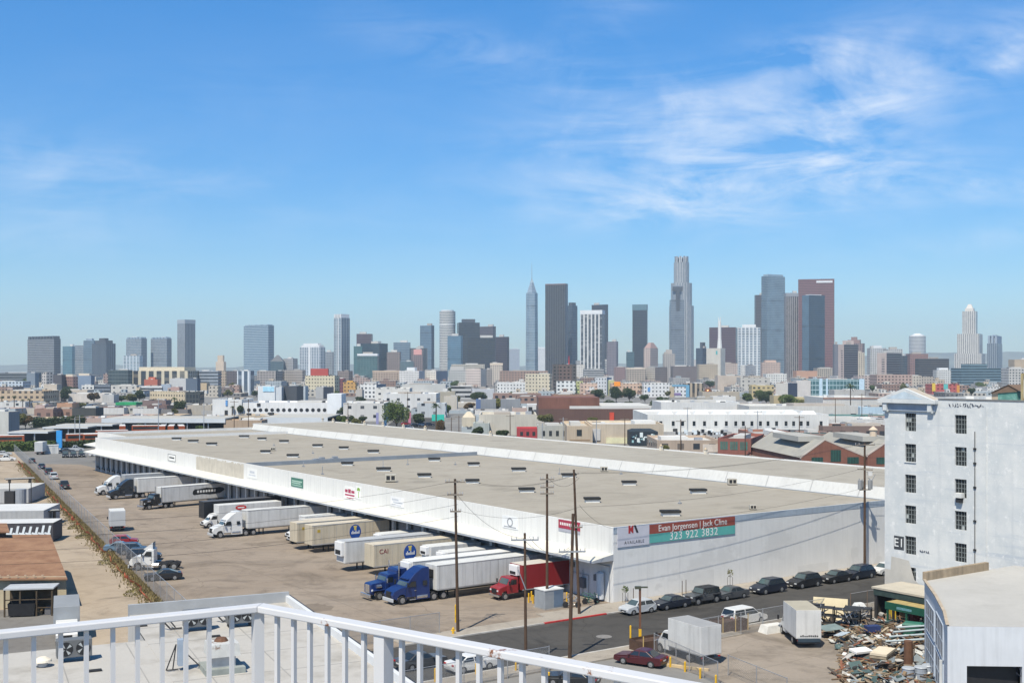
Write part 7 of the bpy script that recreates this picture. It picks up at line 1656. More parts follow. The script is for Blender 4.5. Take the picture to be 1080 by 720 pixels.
mid(322, 358, 396, 417, 'small', (.60, .53, .36), 'cream warehouse block with bright red roof house', xs=353, a=25, roof='t', pent=False, parts=(lambda t, w_, d_, h: MB().box(w_ * .3, w_ * .9, -d_ * .6, -4, h - .5, h + 7).build('red_roof_house', cr_, t),))
mid(356, 372, 391, 409, 'small', (.23, .18, .16), 'brown old building right of the red roof house', xs=368)
mid(356, 363, 399, 415, 'grid', (.20, .05, .06), 'maroon slab left of the orange yellow block')
mid(362, 375, 403, 418, 'small', (.55, .30, .06), 'orange yellow block with small windows', parts=(crown([(.25, 2)], mat('orange_yellow', (.55, .3, .06), .8)),), pent=False)
mid(380, 407, 405, 421, 'grid', (.70, .70, .69), 'white block with square windows and dark blue shaded side', xs=397, a=30, side=('plain', (.12, .18, .27)))  # shade of the right face is put into its wall colour
mid(375, 382, 411, 424, 'plain', (.46, .42, .38), 'grey tan block left of the white block with square windows')
mid(333, 352, 408, 421, 'plain', (.40, .40, .40), 'grey block with dark blue shaded flank below the cream warehouse', xs=341, side=('plain', (.09, .10, .13)))  # near black flank is painted shade
mid(393, 421, 391, 406, 'grid', (.46, .34, .25), 'broad tan hotel with flat top at centre left', glass=(.14, .1, .08), parts=(strip_top(2, mat('cornice_tan', (.5, .38, .28), .8)),))
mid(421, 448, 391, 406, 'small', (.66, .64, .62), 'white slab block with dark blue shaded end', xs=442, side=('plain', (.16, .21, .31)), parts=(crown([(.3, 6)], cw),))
mid(448, 462, 390, 405, 'plain', (.45, .40, .34), 'tan block between the two white slab blocks')
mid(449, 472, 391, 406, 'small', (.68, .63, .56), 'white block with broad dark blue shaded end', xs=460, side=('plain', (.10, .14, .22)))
mid(473, 491, 390, 408, 'small', (.48, .48, .46), 'grey hotel block with even rows of windows', parts=(crown([(.1, 5)], mat('cap_grey', (.45, .44, .42), .8)),))
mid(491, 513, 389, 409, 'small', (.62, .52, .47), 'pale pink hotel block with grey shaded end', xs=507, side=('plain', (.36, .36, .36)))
mid(476, 511, 384, 402, 'grid', (.50, .45, .36), 'beige roofline building behind the grey and pink hotels')
mid(512, 519, 389, 408, 'small', (.28, .25, .23), 'grey brown narrow block right of the pink hotel')
mid(517, 530, 383, 406, 'small', (.58, .49, .40), 'tall beige block with top cornice left of the brick row', parts=(strip_top(3, mat('cornice_beige', (.6, .5, .4), .8)),))
mid(396, 432, 409, 425, 'ware', (.66, .64, .60), 'white commercial row with pointed bays', roof='w', depth=25)
mid(404, 460, 415, 433, 'ware', (.62, .62, .61), 'large white warehouse with small upper windows left of the green tree', roof='w', depth=40)
mid(424, 470, 405, 418, 'plain', (.52, .52, .50), 'long pale low building with dark awning line', roof='d')
mid(458, 480, 413, 427, 'plain', (.40, .36, .28), 'beige olive low block right of the long pale low building', roof='g')
mid(476, 497, 407, 421, 'bands', (.50, .50, .50), 'low white offices with black horizontal openings', glass=(.02, .02, .025))
mid(498, 521, 410, 420, 'plain', (.48, .50, .54), 'pale grey flat block above the round tree', roof='w')
mid(468, 482, 418, 434, 'plain', (.55, .50, .42), 'cream stuccoed house left of the round tree')
mid(507, 523, 421, 436, 'plain', (.23, .25, .28), 'left of the two plain grey blocks', roof='g')
mid(528, 549, 421, 436, 'plain', (.23, .25, .28), 'right of the two plain grey blocks', roof='g')
mid(502, 510, 421, 436, 'plain', (.08, .15, .33), 'bright blue narrow building left of the plain grey blocks')
mid(440, 470, 425, 441, 'ware', (.48, .52, .55), 'pale blue grey shed behind the teal billboard', roof='w')
mid(400, 424, 427, 441, 'plain', (.12, .13, .14), 'dark shed behind the big green tree', roof='g')
mid(388, 408, 423, 437, 'plain', (.16, .10, .09), 'dark brown row left of the big green tree', roof='b')
mid(362, 405, 425, 444, 'ware', (.58, .57, .55), 'pale low workshop left of the big green tree', roof='w', depth=30)
mid(552, 578, 356, 385, 'grid', (.70, .70, .70), 'tall white gridded apartment tower at centre, upper part', glass=(.12, .14, .17))
mid(557, 579, 367, 396, 'small', (.70, .71, .71), 'white apartment tower standing before the gridded one', parts=(crown([(.2, 4)], cw),))
mid(576, 598, 360, 390, 'bands', (.68, .67, .67), 'white banded tower with red crane mast at its edge', glass=(.14, .15, .18), parts=(mast(20, REDP, 1.0, .35), blockpart(.85, .92, 0, .8, REDP, 'crane_mast')))
mid(535, 548, 368, 392, 'grid', (.36, .33, .33), 'pale gabled hotel left of the white gridded tower')
mid(527, 578, 391, 408, 'grid', (.36, .23, .17), 'long brick building with arched windows at centre', roof='g', glass=(.1, .1, .11), depth=35)
mid(524, 555, 403, 415, 'small', (.68, .68, .67), 'white row of small shops below the long brick building', roof='w')
mid(554, 582, 394, 417, 'small', (.58, .51, .37), 'cream beige apartment block with tiny windows', xs=580, a=20, roof='t')
t, w_, d_, h = mid(583, 608, 384, 415, 'grid', (.10, .085, .08), 'unfinished dark concrete tower under construction', glass=(.03, .03, .03), roof='d', pent=False, parts=(blockpart(.25, .8, .3, .98, fmat('grid', (.16, .10, .08), (.03, .025, .025)), 'open_floor_frame'), mast(9, REDP, .8, .3)))
mid(587, 607, 402, 417, 'grid', (.66, .69, .70), 'white block with dark square windows at the foot of the unfinished tower')
mid(608, 650, 380, 400, 'bands', (.52, .53, .54), 'wide pale parking block with horizontal strips', glass=(.16, .17, .19), roof='g', depth=50, parts=(crown([(.15, 3)], mat('cap_grey', (.45, .44, .42))),), pent=False)
mid(607, 617, 385, 402, 'small', (.66, .62, .56), 'cream narrow block left of the wide pale parking block')
mid(616, 637, 389, 404, 'bands', (.42, .42, .42), 'grey block with strips before the wide pale parking block')
mid(608, 615, 402, 417, 'small', (.52, .55, .20), 'yellow green block left of the peach and grey row')
mid(612, 630, 404, 418, 'small', (.58, .40, .30), 'peach block in the coloured row below the parking block')
mid(628, 645, 398, 417, 'small', (.58, .60, .63), 'pale grey block with dark blue shaded end in the coloured row', xs=640, side=('plain', (.12, .2, .32)))  # blue end wall colour stands for shade
mid(642, 648, 401, 418, 'plain', (.48, .50, .22), 'olive yellow stair tower left of the orange square sign')
mid(645, 678, 404, 418, 'small', (.60, .40, .28), 'peach building carrying a bright orange square sign', parts=(blockpart(.08, .28, .78, 1.12, mat('sign_orange', (.80, .27, .02), .6), 'orange_sign'),))
mid(648, 663, 387, 404, 'small', (.28, .17, .16), 'dark red brick block at the left of the old brick row')
mid(661, 681, 388, 405, 'grid', (.44, .36, .28), 'tan old hotel with pale cornice in the old brick row', parts=(strip_top(2, mat('cornice_beige', (.6, .5, .4))),))
mid(679, 704, 387, 405, 'grid', (.56, .50, .43), 'cream fronted old hotel with brown side in the old brick row', xs=691, a=60, side=('grid', (.24, .19, .17)))
mid(700, 712, 373, 404, 'small', (.40, .36, .33), 'grey tan stepped tower below the tallest tower', parts=(crown([(.25, 8)], mat('crown_grey_tan', (.4, .36, .33), .8)),))
mid(710, 738, 386, 405, 'grid', (.17, .13, .13), 'dark brown loft block with rows of pale windows', glass=(.22, .21, .2))
mid(737, 757, 384, 406, 'small', (.46, .37, .26), 'tan loft block right of the dark brown one')
mid(757, 783, 383, 402, 'grid', (.56, .44, .37), 'pinkish beige civic block right of the tan loft', glass=(.2, .16, .15))
mid(757, 781, 396, 412, 'plain', (.55, .45, .36), 'plain beige church hall with low roof', roof='t')
mid(725, 745, 379, 396, 'plain', (.50, .45, .40), 'pale tan block behind the dark brown loft')
mid(679, 706, 404, 419, 'small', (.68, .68, .68), 'white mural building with small blue designs', parts=(blockpart(.15, .25, .4, .7, mat('mural_blue', (.1, .25, .5)), 'mural'),))
mid(704, 711, 408, 419, 'plain', (.50, .40, .26), 'tan end wall between the white mural and blue fronted buildings')
mid(709, 727, 406, 419, 'small', (.66, .68, .70), 'white building with bright blue edges and purple band', parts=(blockpart(.8, 1, 0, 1.02, mat('edge_blue', (.13, .31, .46), .6), 'blue_edge'), blockpart(0, .8, .9, 1.03, mat('edge_blue', (.08, .35, .62)), 'blue_top'), blockpart(.05, .5, .15, .35, mat('band_purple', (.2, .15, .3), .7), 'purple_band')))
mid(724, 742, 404, 419, 'fins', (.46, .36, .25), 'tan building with tall window slits left of the copper dome')
t, w_, d_, h = mid(741, 780, 413, 422, 'plain', (.42, .36, .28), 'low tan church with shining copper dome', roof='t', pent=False)
b = MB(); r = 4.6 * (27 * F / 34) / F; cx = w_ * .82
prof = [(r * math.cos(a_ * math.pi / 12), r * .8 * math.sin(a_ * math.pi / 12)) for a_ in range(0, 7)]
for (r0, z0), (r1, z1) in zip(prof, prof[1:]): b.cyl((cx, -6, h + z0), (cx, -6, h + z1), r0, max(r1, .05), 16, caps=False)
b.build('copper_dome', mat('copper', (.40, .16, .07), .3, .15, .3, metal=.7), t, smooth=True)
mid(781, 812, 398, 413, 'ware', (.50, .47, .42), 'grey beige hall with row of arches at its foot', roof='t')
mid(781, 801, 385, 403, 'small', (.62, .60, .57), 'pale small block below the white apartment tower', xs=786)
mid(804, 823, 382, 402, 'small', (.56, .40, .32), 'pink brick block with curved top centre right', parts=(crown([(.2, 5)], mat('crown_pinkbrick', (.56, .4, .32), .8)),), pent=False)
mid(808, 830, 394, 408, 'small', (.66, .65, .61), 'white stepped hotel right of the pink brick block')
mid(793, 816, 406, 420, 'grid', (.56, .44, .20), 'yellow house with balconies left of the umbrella trees')
mid(818, 841, 404, 424, 'plain', (.55, .52, .48), 'blank beige block with dark blue shaded flank', xs=831, side=('plain', (.09, .11, .17)))  # flank coloured dark to show it turned from the sun
mid(840, 855, 401, 421, 'plain', (.60, .56, .53), 'blank pinkish white block left of the teal glass building')
mid(840, 862, 391, 402, 'plain', (.58, .30, .17), 'orange brown roofed hall behind the blank blocks', roof='b')
mid(853, 912, 400, 421, 'glass', (.32, .46, .50), 'wide teal glass building with pale blue columns', glass=(.08, .19, .21), roof='g', depth=40, parts=(blockpart(.19, .24, 0, 1.05, mat('column_pale_blue', (.45, .58, .68), .6), 'column'), blockpart(.31, .34, 0, 1.05, mat('column_pale_blue', (.45, .58, .68)), 'column'), blockpart(.9, .99, 0, 1.03, mat('column_pale_blue', (.45, .58, .68)), 'column')))
mid(838, 861, 419, 431, 'small', (.56, .46, .22), 'low yellow house right of the umbrella tree', roof='t')
mid(816, 826, 417, 432, 'plain', (.50, .40, .22), 'ochre house left of the umbrella tree')
mid(862, 886, 388, 402, 'grid', (.44, .38, .30), 'tan civic block at the foot of the dark blue tower')
mid(905, 930, 396, 410, 'grid', (.50, .40, .36), 'pink beige low wing below the pink pair')
mid(925, 962, 395, 412, 'grid', (.44, .30, .25), 'red brown low block right of the pink beige wing', glass=(.1, .08, .08))
mid(948, 972, 396, 412, 'small', (.46, .40, .33), 'tan low block above the white building pediment')
mid(960, 985, 397, 411, 'small', (.42, .36, .30), 'grey tan block left of the bright coloured block')
mid(988, 1004, 390, 406, 'small', (.60, .60, .58), 'white low hospital wings left of the wide blue building', parts=(crown([(.2, 4)], cw),))
t, w_, d_, h = mid(983, 1012, 405, 416, 'grid', (.50, .08, .07), 'bright red block with teal and yellow squares', glass=(.2, .05, .05), pent=False, parts=(blockpart(0, .12, .3, 1.1, mat('square_yellow', (.6, .42, .05), .7), 'yellow_square'), blockpart(.42, .58, .5, 1.02, mat('square_teal', (.1, .4, .38), .7), 'teal_square'), blockpart(.9, 1, .0, .9, mat('square_orange', (.55, .25, .05), .7), 'orange_square')))
mid(868, 936, 419, 436, 'plain', (.56, .55, .52), 'long pale flat warehouse right of the umbrella tree', roof='w', depth=45, parts=(blockpart(0, 1, .9, 1.0, mat('brown_line', (.3, .2, .16), .8), 'brown_edge'),))
mid(880, 912, 411, 424, 'plain', (.45, .44, .42), 'grey concrete deck above the long pale warehouse', roof='g')
mid(907, 940, 429, 441, 'plain', (.42, .58, .70), 'pale blue painted shed left of the white loft building', roof='w')
mid(866, 940, 437, 446, 'plain', (.10, .25, .24), 'long teal fence wall behind the white roofed works', pent=False, roof='w', depth=3)
# nearer rows behind the warehouse
t, w_, d_, h = mid(568, 685, 431, 447, 'plain', (.13, .065, .05), 'long dark brown brick warehouse behind the big roof', roof='w', depth=60, pent=False, parts=(lambda t, w_, d_, h: MB().box(w_ * .45, w_ * 1.0, -d_ * .7, -.6, h, h + 5.5).build('upper_hall', mat('hall_brick', (.17, .075, .055), .85, .2, .1, streak=.3), t), lambda t, w_, d_, h: MB().box(w_ * .32, w_ * .36, 0, .6, h * .05, h * .75).build('red_hopper', mat('hopper_red', (.5, .06, .03), .6), t), lambda t, w_, d_, h: MB().box(-1, w_ * .72, -d_ * .9, -.5, h, h + 1.4).build('pale_roof_deck', RF['w'], t)))
mid(582, 627, 416, 430, 'plain', (.20, .11, .09), 'red brown hall with glazed front behind the dark brown warehouse', roof='d', parts=(blockpart(.08, .92, .2, .8, mat('hall_glazing', (.06, .055, .05), .3, .2, .3), 'glazing'), blockpart(.03, .97, .85, .95, mat('hall_trim', (.5, .32, .18), .8), 'trim')))
mid(520, 571, 415, 428, 'brick', (.27, .17, .14), 'brick row with white doorways left of the brown hall', roof='g')
mid(545, 570, 418, 430, 'grid', (.30, .18, .14), 'taller brick block at the end of the brick row', roof='b')
mid(556, 569, 426, 441, 'plain', (.62, .63, .64), 'white building covered in black graffiti', roof='w', pent=False, parts=(blockpart(.1, .4, .3, .8, BLACK, 'graffiti'), blockpart(.55, .9, .2, .6, mat('graffiti_ink', (.05, .06, .09)), 'graffiti')))
mid(505, 566, 437, 459, 'plain', (.52, .48, .40), 'long cream walled warehouse left of the red building', roof='t', depth=30)
t, w_, d_, h = mid(545, 568, 451.5, 464, 'plain', (.42, .03, .04), 'small bright red building at the edge of the big roof', roof='w', pent=False)
for i in range(3): MB().box(w_ * (.15 + .28 * i), w_ * (.15 + .28 * i) + 1.1, -.1, .05, h * .35, h * .7).build('window', AUTOGLASS, t)
t, w_, d_, h = mid(567, 600, 448.5, 465, 'plain', (.42, .42, .38), 'pale grey building between the red one and the tan warehouse', roof='w')
for i in range(4): MB().box(w_ * (.1 + .22 * i), w_ * (.1 + .22 * i) + 1.1, -.1, .05, h * .3, h * .65).build('window', AUTOGLASS, t)
t, w_, d_, h = mid(598, 625, 449, 469, 'plain', (.50, .39, .27), 'tan warehouse front with a single dark window', roof='t', depth=40)
MB().box(w_ * .42, w_ * .62, -.1, .06, h * .45, h * .8).build('window', AUTOGLASS, t); MB().box(w_ * .1, w_ * .9, -.05, .08, h * .2, h * .26).build('trim', mat('trim_brown', (.25, .17, .1), .8), t)
mid(624, 700, 447, 468, 'plain', (.52, .43, .32), 'long tan side wall of a flat roofed warehouse', roof='w', depth=30, parts=(blockpart(0, .12, .15, .75, mat('patch_grey', (.45, .45, .45), .8), 'grey_patch'), blockpart(.2, 1, 0, .3, mat('pale_yellow', (.58, .56, .38), .8), 'yellow_base')))
t, w_, d_, h = mid(665, 694, 455, 471, 'plain', (.02, .035, .05), 'black building painted with pale teal mural lettering', roof='d', pent=False)
b = MB(); q = random.Random(31)
for i in range(26): 
    x = w_ * (.06 + .88 * q.random()); z = h * q.uniform(.12, .7); s_ = q.uniform(.2, .8); b.box(x - s_, x + s_ * .4, .01, .05 + .001 * i, z, z + s_ * q.uniform(.6, 2.2), 0 if i % 3 else 1)
b.build('mural', [mat('mural_teal', (.25, .42, .45), .7, .3, 1), mat('mural_white', (.6, .66, .66), .7)], t)
b = MB(); b.prism([(0, -d_), (w_, -d_), (w_, 0), (0, 0)], h, h + .6, taper=.7); b.build('low_gable', mat('mural_black', (.02, .03, .04), .8), t)
mid(697, 772, 455, 466, 'plain', (.42, .42, .42), 'low wall of black and white graffiti behind the tan shed', roof='w', pent=False, parts=(lambda t, w_, d_, h: [None for _ in [0]],), depth=22)
t, w_, d_, h = CITY[-1][0], None, None, None
gw = (772 - 697) / F * (27 * F / 78); b = MB(); q = random.Random(33)
for i in range(46): x = gw * .1 + gw * .75 * q.random(); s_ = q.uniform(.25, .9); z = q.uniform(.8, 3.4); b.box(x - s_, x + s_ * .3, .005, .04 + .0007 * i, z, z + s_ * 1.6, i % 2)
b.build('graffiti', [BLACK, mat('graffiti_white', (.6, .66, .7))], t)
mid(693, 760, 464, 479, 'brick', (.42, .32, .24), 'low tan brick shed right of the black mural building', roof='w', depth=28, parts=(blockpart(.72, .98, .1, .7, mat('patch_pale', (.5, .45, .4), .8), 'pale_bay'),))
t, w_, d_, h = mid(757, 806, 462.5, 481, 'plain', (.27, .085, .06), 'red brick shop with green glazed bays', roof='g', depth=30, xs=792, a=20)
for i in range(3):
    f_ = MB().box(w_ * (.1 + .3 * i), w_ * (.1 + .3 * i) + w_ * .22, -.1, .06, h * .3, h * .8).build('window', mat('glass_green', (.05, .14, .12), .2, .3, .5), t, (0, 0, 0))
    b = MB()
    for k in range(1, 4): b.box(w_ * (.1 + .3 * i) + k * w_ * .055 - .06, w_ * (.1 + .3 * i) + k * w_ * .055 + .06, .06, .12, h * .3, h * .8)
    b.build('frame', mat('frame_dark_red', (.2, .05, .04), .8), f_)
# long white warehouse with square windows
t, w_, d_, h = mid(683, 874, 437, 463, 'plain', (.64, .64, .62), 'very long white warehouse with a row of small dark windows', roof='w', depth=55, pent=False)
for i, x in enumerate((689, 692.5, 697, 710, 720, 732, 743, 755, 766, 776, 784, 793, 802, 810, 819, 829, 837, 845, 852, 866)):
    xx = w_ * (874 - x) / 191; f_ = MB().box(xx - .55, xx + .55, -.1, .05, h * .52, h * .72).build('window', AUTOGLASS, t)
    MB().box(xx - .7, xx + .7, -.1, .12, h * .49, h * .515).build('sill', cw, f_)
for x in (784, 793, 829, 836, 845, 853):
    xx = w_ * (874 - x) / 191; MB().box(xx - 1.6, xx + 1.6, -.1, .06, 0.1, h * .36).build('loading_door', mat('loading_door_dark', (.10, .11, .12), .6), t)
for i in range(9): MB().prism([(w_ * (.04 + .1 * i), -9), (w_ * (.04 + .1 * i) + 7, -9), (w_ * (.04 + .1 * i) + 7, -5), (w_ * (.04 + .1 * i), -5)], h - .9, h + 1.2, taper=.6).build('roof_light', cw, t)
mid(697, 780, 424, 441, 'plain', (.62, .62, .61), 'white roofed works behind the very long white warehouse', roof='w', depth=40)
mid(752, 776, 418, 433, 'plain', (.64, .63, .61), 'plain white cube hall behind the white roofed works', roof='w')
mid(735, 752, 419, 433, 'plain', (.40, .37, .32), 'grey tan hall left of the plain white cube hall', roof='g')
mid(790, 905, 428, 444, 'plain', (.55, .54, .51), 'wide pale works with cluttered roof behind the umbrella tree', roof='w', depth=40)
mid(873, 940, 442, 452, 'plain', (.58, .57, .55), 'white low works beyond the brown brick row', roof='w', depth=30)
mid(868, 940, 449, 463, 'brick', (.20, .13, .11), 'long dark brown brick row behind the gabled brick halls', roof='w', depth=20)
mid(803, 850, 459, 474, 'brick', (.30, .14, .10), 'red brick building with flat grey roof left of the gabled halls', roof='g', depth=40)
mid(846, 875, 456, 471, 'glass', (.3, .2, .17), 'brick and glass sawtooth shed beside the gabled halls', glass=(.08, .16, .16), roof='g')
# twin gabled brick halls
def gable_hall(label, x0, xp, x1, ye, yp, yb):
    Y = CH * F / (yb - HY); a = (x0 - HX) / F * Y; c_ = (x1 - HX) / F * Y; p_ = (xp - HX) / F * Y; he, hp = CH - (ye - HY) / F * Y, CH - (yp - HY) / F * Y
    t = thing('brick_hall', label, 'building', (a, Y, 0), R(6)); w_, pk, L = c_ - a, p_ - a, 45
    b = MB(); b.face([(0, 0, 0), (w_, 0, 0), (w_, 0, he), (pk, 0, hp), (0, 0, he)]); b.face([(0, L, 0), (0, 0, 0), (0, 0, he), (0, L, he)]); b.face([(w_, 0, 0), (w_, L, 0), (w_, L, he), (w_, 0, he)]); b.face([(w_, L, 0), (0, L, 0), (0, L, he), (pk, L, hp), (w_, L, he)])
    b.build('wall', mat('hall_red_brick', (.19, .08, .055), .9, .15, .3, streak=.2), t)
    b = MB(); b.face([(-.4, .5, he - .1), (pk, .5, hp - .15), (pk, L, hp - .15), (-.4, L, he - .1)]); b.face([(pk, .5, hp - .15), (w_ + .4, .5, he - .1), (w_ + .4, L, he - .1), (pk, L, hp - .15)]); b.build('roof', mat('hall_roof_grey', (.30, .29, .26), .9, .12, .1, stain=(.22, .21, .2)), t)
    b = MB(); b.box(-.3, 0, -.1, .4, he - .4, he + .1)
    for (xa, za, xb, zb) in ((0, he, pk, hp), (pk, hp, w_, he)): b.face([(xa, -.08, za - .1), (xb, -.08, zb - .1), (xb, -.08, zb + .25), (xa, -.08, za + .25)]); b.face([(xa, -.08, za + .25), (xb, -.08, zb + .25), (xb, .5, zb + .25), (xa, .5, za + .25)])
    b.build('coping', mat('coping_stone', (.42, .36, .32), .8), t)
    MB().box(pk * .3, pk * 1.4, 8, 30, hp - .9, hp + .55).build('roof_monitor', mat('monitor_grey', (.36, .35, .32), .9, .1, .2), t)
    for k, (fx, fw, z0, z1) in enumerate(((.46, .16, .18, .62), (.16, .18, .1, .35), (.72, .18, .1, .35))):
        x = w_ * fx; f_ = MB().box(x, x + w_ * fw, -.06, .05, hp * z0, hp * z1).build('window', mat('glass_dark_green', (.02, .055, .045), .3, .3, .5), t)
        b = MB()
        for j in range(1, 4): b.box(x + j * w_ * fw / 4 - .05, x + j * w_ * fw / 4 + .05, -.11, -.06, hp * z0, hp * z1)
        b.build('frame', mat('frame_green', (.03, .11, .085), .7), f_)
    CITY.append((t, x0, x1, yp))
gable_hall('left gabled brick hall with green windows behind the big roof', 845, 871, 915, 482, 464, 492)
gable_hall('right gabled brick hall half hidden by the white loft building', 915, 940, 975, 480, 464, 492)
t = thing('water_tank', 'buff roof tank on legs in front of the right gabled hall', 'tank', G(921, 489)); 
MB().cyl((0, 0, 7), (0, 0, 9.6), 1.0, 1.0, 12).cyl((0, 0, 9.6), (0, 0, 10.6), 1.3, .2, 12).build('tank', mat('tank_buff', (.52, .42, .32), .8), t)
for s_ in (-.7, .7): MB().cyl((s_, 0, 0), (s_, 0, 7), .1, .1, 6).build('leg', FRAME, t)
# shop with gabled front by the crossing
t, w_, d_, h = mid(487, 501, 440, 456, 'plain', (.55, .49, .38), 'cream gabled shop front by the street crossing', roof='t', pent=False); b = MB(); b.prism([(0, -d_), (w_, -d_), (w_, 0), (0, 0)], h, h + 2.2, taper=.3); b.build('gable', mat('gable_cream', (.5, .44, .34), .8), t)
for i in range(2): MB().box(w_ * (.2 + .35 * i), w_ * (.2 + .35 * i) + .9, -.1, .05, h * .1, h * .4).build('window', AUTOGLASS, t)
mid(499, 516, 446, 460, 'plain', (.38, .42, .40), 'pale green grey shed right of the gabled shop front', roof='g')
t = thing('billboard', 'teal green billboard on posts by the street crossing', 'billboard', G(462, 447))
MB().box(-3, 3, -.1, .1, 1.5, 4.6).build('panel', mat('billboard_teal', (.03, .42, .33), .6, .1, .5), t)
for s_ in (-2, 2): MB().box(s_ - .12, s_ + .12, .1, .3, -0, 1.5).build('post', FRAME, t)
for x, y, c_, l in ((398, 447, (.24, .24, .42), 'lilac banner column left of the big green tree'), (398, 461 - 8, (.12, .27, .45), 'tall blue panel at the edge of the big roof left of the big tree'), (432, 446, (.5, .18, .25), 'pink red panel right of the big green tree')):
    o = MB().box(-.6, .6, -.2, .2, 0, 5.4).build('banner_column', mat('banner_%d' % x + l[:4].strip(), c_, .6), None, G(x, y) + Vector(((3.5 if 'blue' in l else 0), 0, 0))); tag(o, l, 'banner')
# bus depot on the left
DPL = mat('depot_roof', (.40, .39, .36), .8, .08, .1)
def depot(label, x0, x1, yt, yb, fas, depth=30, dark=True):
    Y = CH * F / (yb - HY); a, c_ = (x0 - HX) / F * Y, (x1 - HX) / F * Y; h = CH - (yt - HY) / F * Y
    t = thing('depot_canopy', label, 'canopy', (a, Y, 0)); w_ = c_ - a
    b = MB(); b.box(0, w_, 0, depth, h - .5, h); b.box(-.3, w_ + .3, -.4, -.05, h - fas, h - .05, 1); b.build('roof', [DPL, mat('depot_fascia', (.50, .53, .56), .7, .05, .2)], t)
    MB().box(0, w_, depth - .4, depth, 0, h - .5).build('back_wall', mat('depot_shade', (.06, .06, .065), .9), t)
    for i in range(int(w_ / 9) + 1): MB().box(i * 9, i * 9 + .4, .3, .7, 0, h - .5).build('column', STEEL, t)
depot('long white bus depot canopy behind the far end of the docks', 108, 237, 441, 454.5, 1.9, 26)
depot('low pale bus depot canopy with dark underside at left', 9, 50, 455, 467, .6, 12)
depot('grey bus depot canopy middle of the left edge', 46, 92, 450, 463, .6, 10)
depot('farther pale bus depot canopy right of the hedge trees', 60, 118, 447.5, 457, .6, 10)
depot('flat depot roof behind the upper warehouse end', 276, 345, 440, 452, 2.4, 40)
t, w_, d_, h = mid(236, 276, 443, 455, 'plain', (.42, .30, .20), 'brown depot hall between the two long canopies', roof='w'); 
t, w_, d_, h = mid(276, 297, 448, 457, 'plain', (.05, .05, .05), 'open dark depot bay with white roof edge and yellow end', roof='w', pent=False, parts=(blockpart(.75, .98, .0, .7, mat('bay_yellow', (.62, .42, .02), .7), 'yellow_end'), blockpart(0, 1, .8, 1.02, cw, 'roof_edge')))
mid(-10, 10, 434, 460, 'plain', (.50, .50, .47), 'tall pale metal sided hall at the left edge', xs=9, side=('plain', (.25, .27, .30)), a=20, depth=40)
BUSO = mat('bus_orange', (.28, .065, .02), .4, .1, .5, coat=.4)
def bus(label, px, py, rz, tone=BUSO):
    t = thing('bus', label, 'bus', G(px, py), rz, 'orange buses in the depot')
    MB().box(-6, 6, -1.27, 1.27, .4, 3.0).build('body', tone, t, bevel=.12); MB().box(-5.8, 5.8, -1.2, 1.2, 2.98, 3.2).build('roof', WHITE, t, bevel=.1)
    for s_ in (-1, 1):
        MB().box(-5.5, 5.2, s_ * 1.28 - .012, s_ * 1.28 + .012, 1.5, 2.5).build('side_window', AUTOGLASS, t)
        for x in (-3.5, 3.8): wheel(t, x, s_ * 1.08, .48, .3)
    MB().box(5.99, 6.02, -1.1, 1.1, 1.2, 2.7).build('windscreen', AUTOGLASS, t)
for px_, py_, rz, l in ((118, 462, .5, 'orange bus leftmost of those in front of the long depot canopy'), (106, 466, .4, 'orange and white bus at the far corner of the docks'), (129, 456, 1.9, 'orange bus second from the left under the long canopy'), (155, 456, .2, 'orange bus parked side on under the long canopy'), (172, 456, 1.8, 'orange bus end on, third under the long canopy'), (181, 456, 1.8, 'orange bus end on, fourth under the long canopy'), (191, 456, 1.9, 'orange bus rightmost of the end on group'), (88, 466, .5, 'orange and grey bus beyond the blue pylon'), (7, 468, .3, 'dark orange bus at the left edge under the canopy')):
    bus(l, px_, py_, rz)
t = thing('pylon_sign', 'tall blue pylon sign standing by the far hedge', 'sign', G(62.5, 475)); MB().box(-.9, .9, -.3, .3, .9, 6.6).build('panel', mat('pylon_blue', (.03, .25, .60), .5), t); MB().box(-.5, .5, -.2, .2, 0, .9).build('foot', WHITE, t)
# hedges
def hedge(label, p, q, w_, h_, leaf, n, seed):
    rg = random.Random(seed); b = MB(); p, q = Vector(p), Vector(q); o_ = p.copy()
    for i in range(n):
        c = p.lerp(q, rg.random()) - o_; leaves(b, (c.x, c.y, h_ * .5), w_, w_, h_ * .55, 14, .35, rg)
    d = (q - p).normalized(); nn = Vector((-d.y, d.x, 0)) * w_ * .6; L_ = q - p
    b.face([(-nn.x, -nn.y, 0), (L_.x - nn.x, L_.y - nn.y, 0), (L_.x - nn.x, L_.y - nn.y, h_ * .8), (-nn.x, -nn.y, h_ * .8)]); b.face([(-nn.x, -nn.y, h_ * .8), (L_.x - nn.x, L_.y - nn.y, h_ * .8), (L_.x + nn.x, L_.y + nn.y, h_ * .8), (nn.x, nn.y, h_ * .8)])
    tag(b.build('hedge', LEAF[leaf], None, o_), label, 'hedge')
hedge('clipped green hedge at the far end of the truck yard, left half', G(0, 476), G(58, 475), 1.6, 3.2, 1, 220, 1)
hedge('dark hedge behind the parked cars at the far end of the yard', G(66, 474), G(106, 471), 1.4, 2.6, 0, 150, 2)
hedge('dark hedge below the brick row', G(33, 451), G(88, 448), 2.0, 4.5, 0, 200, 3)
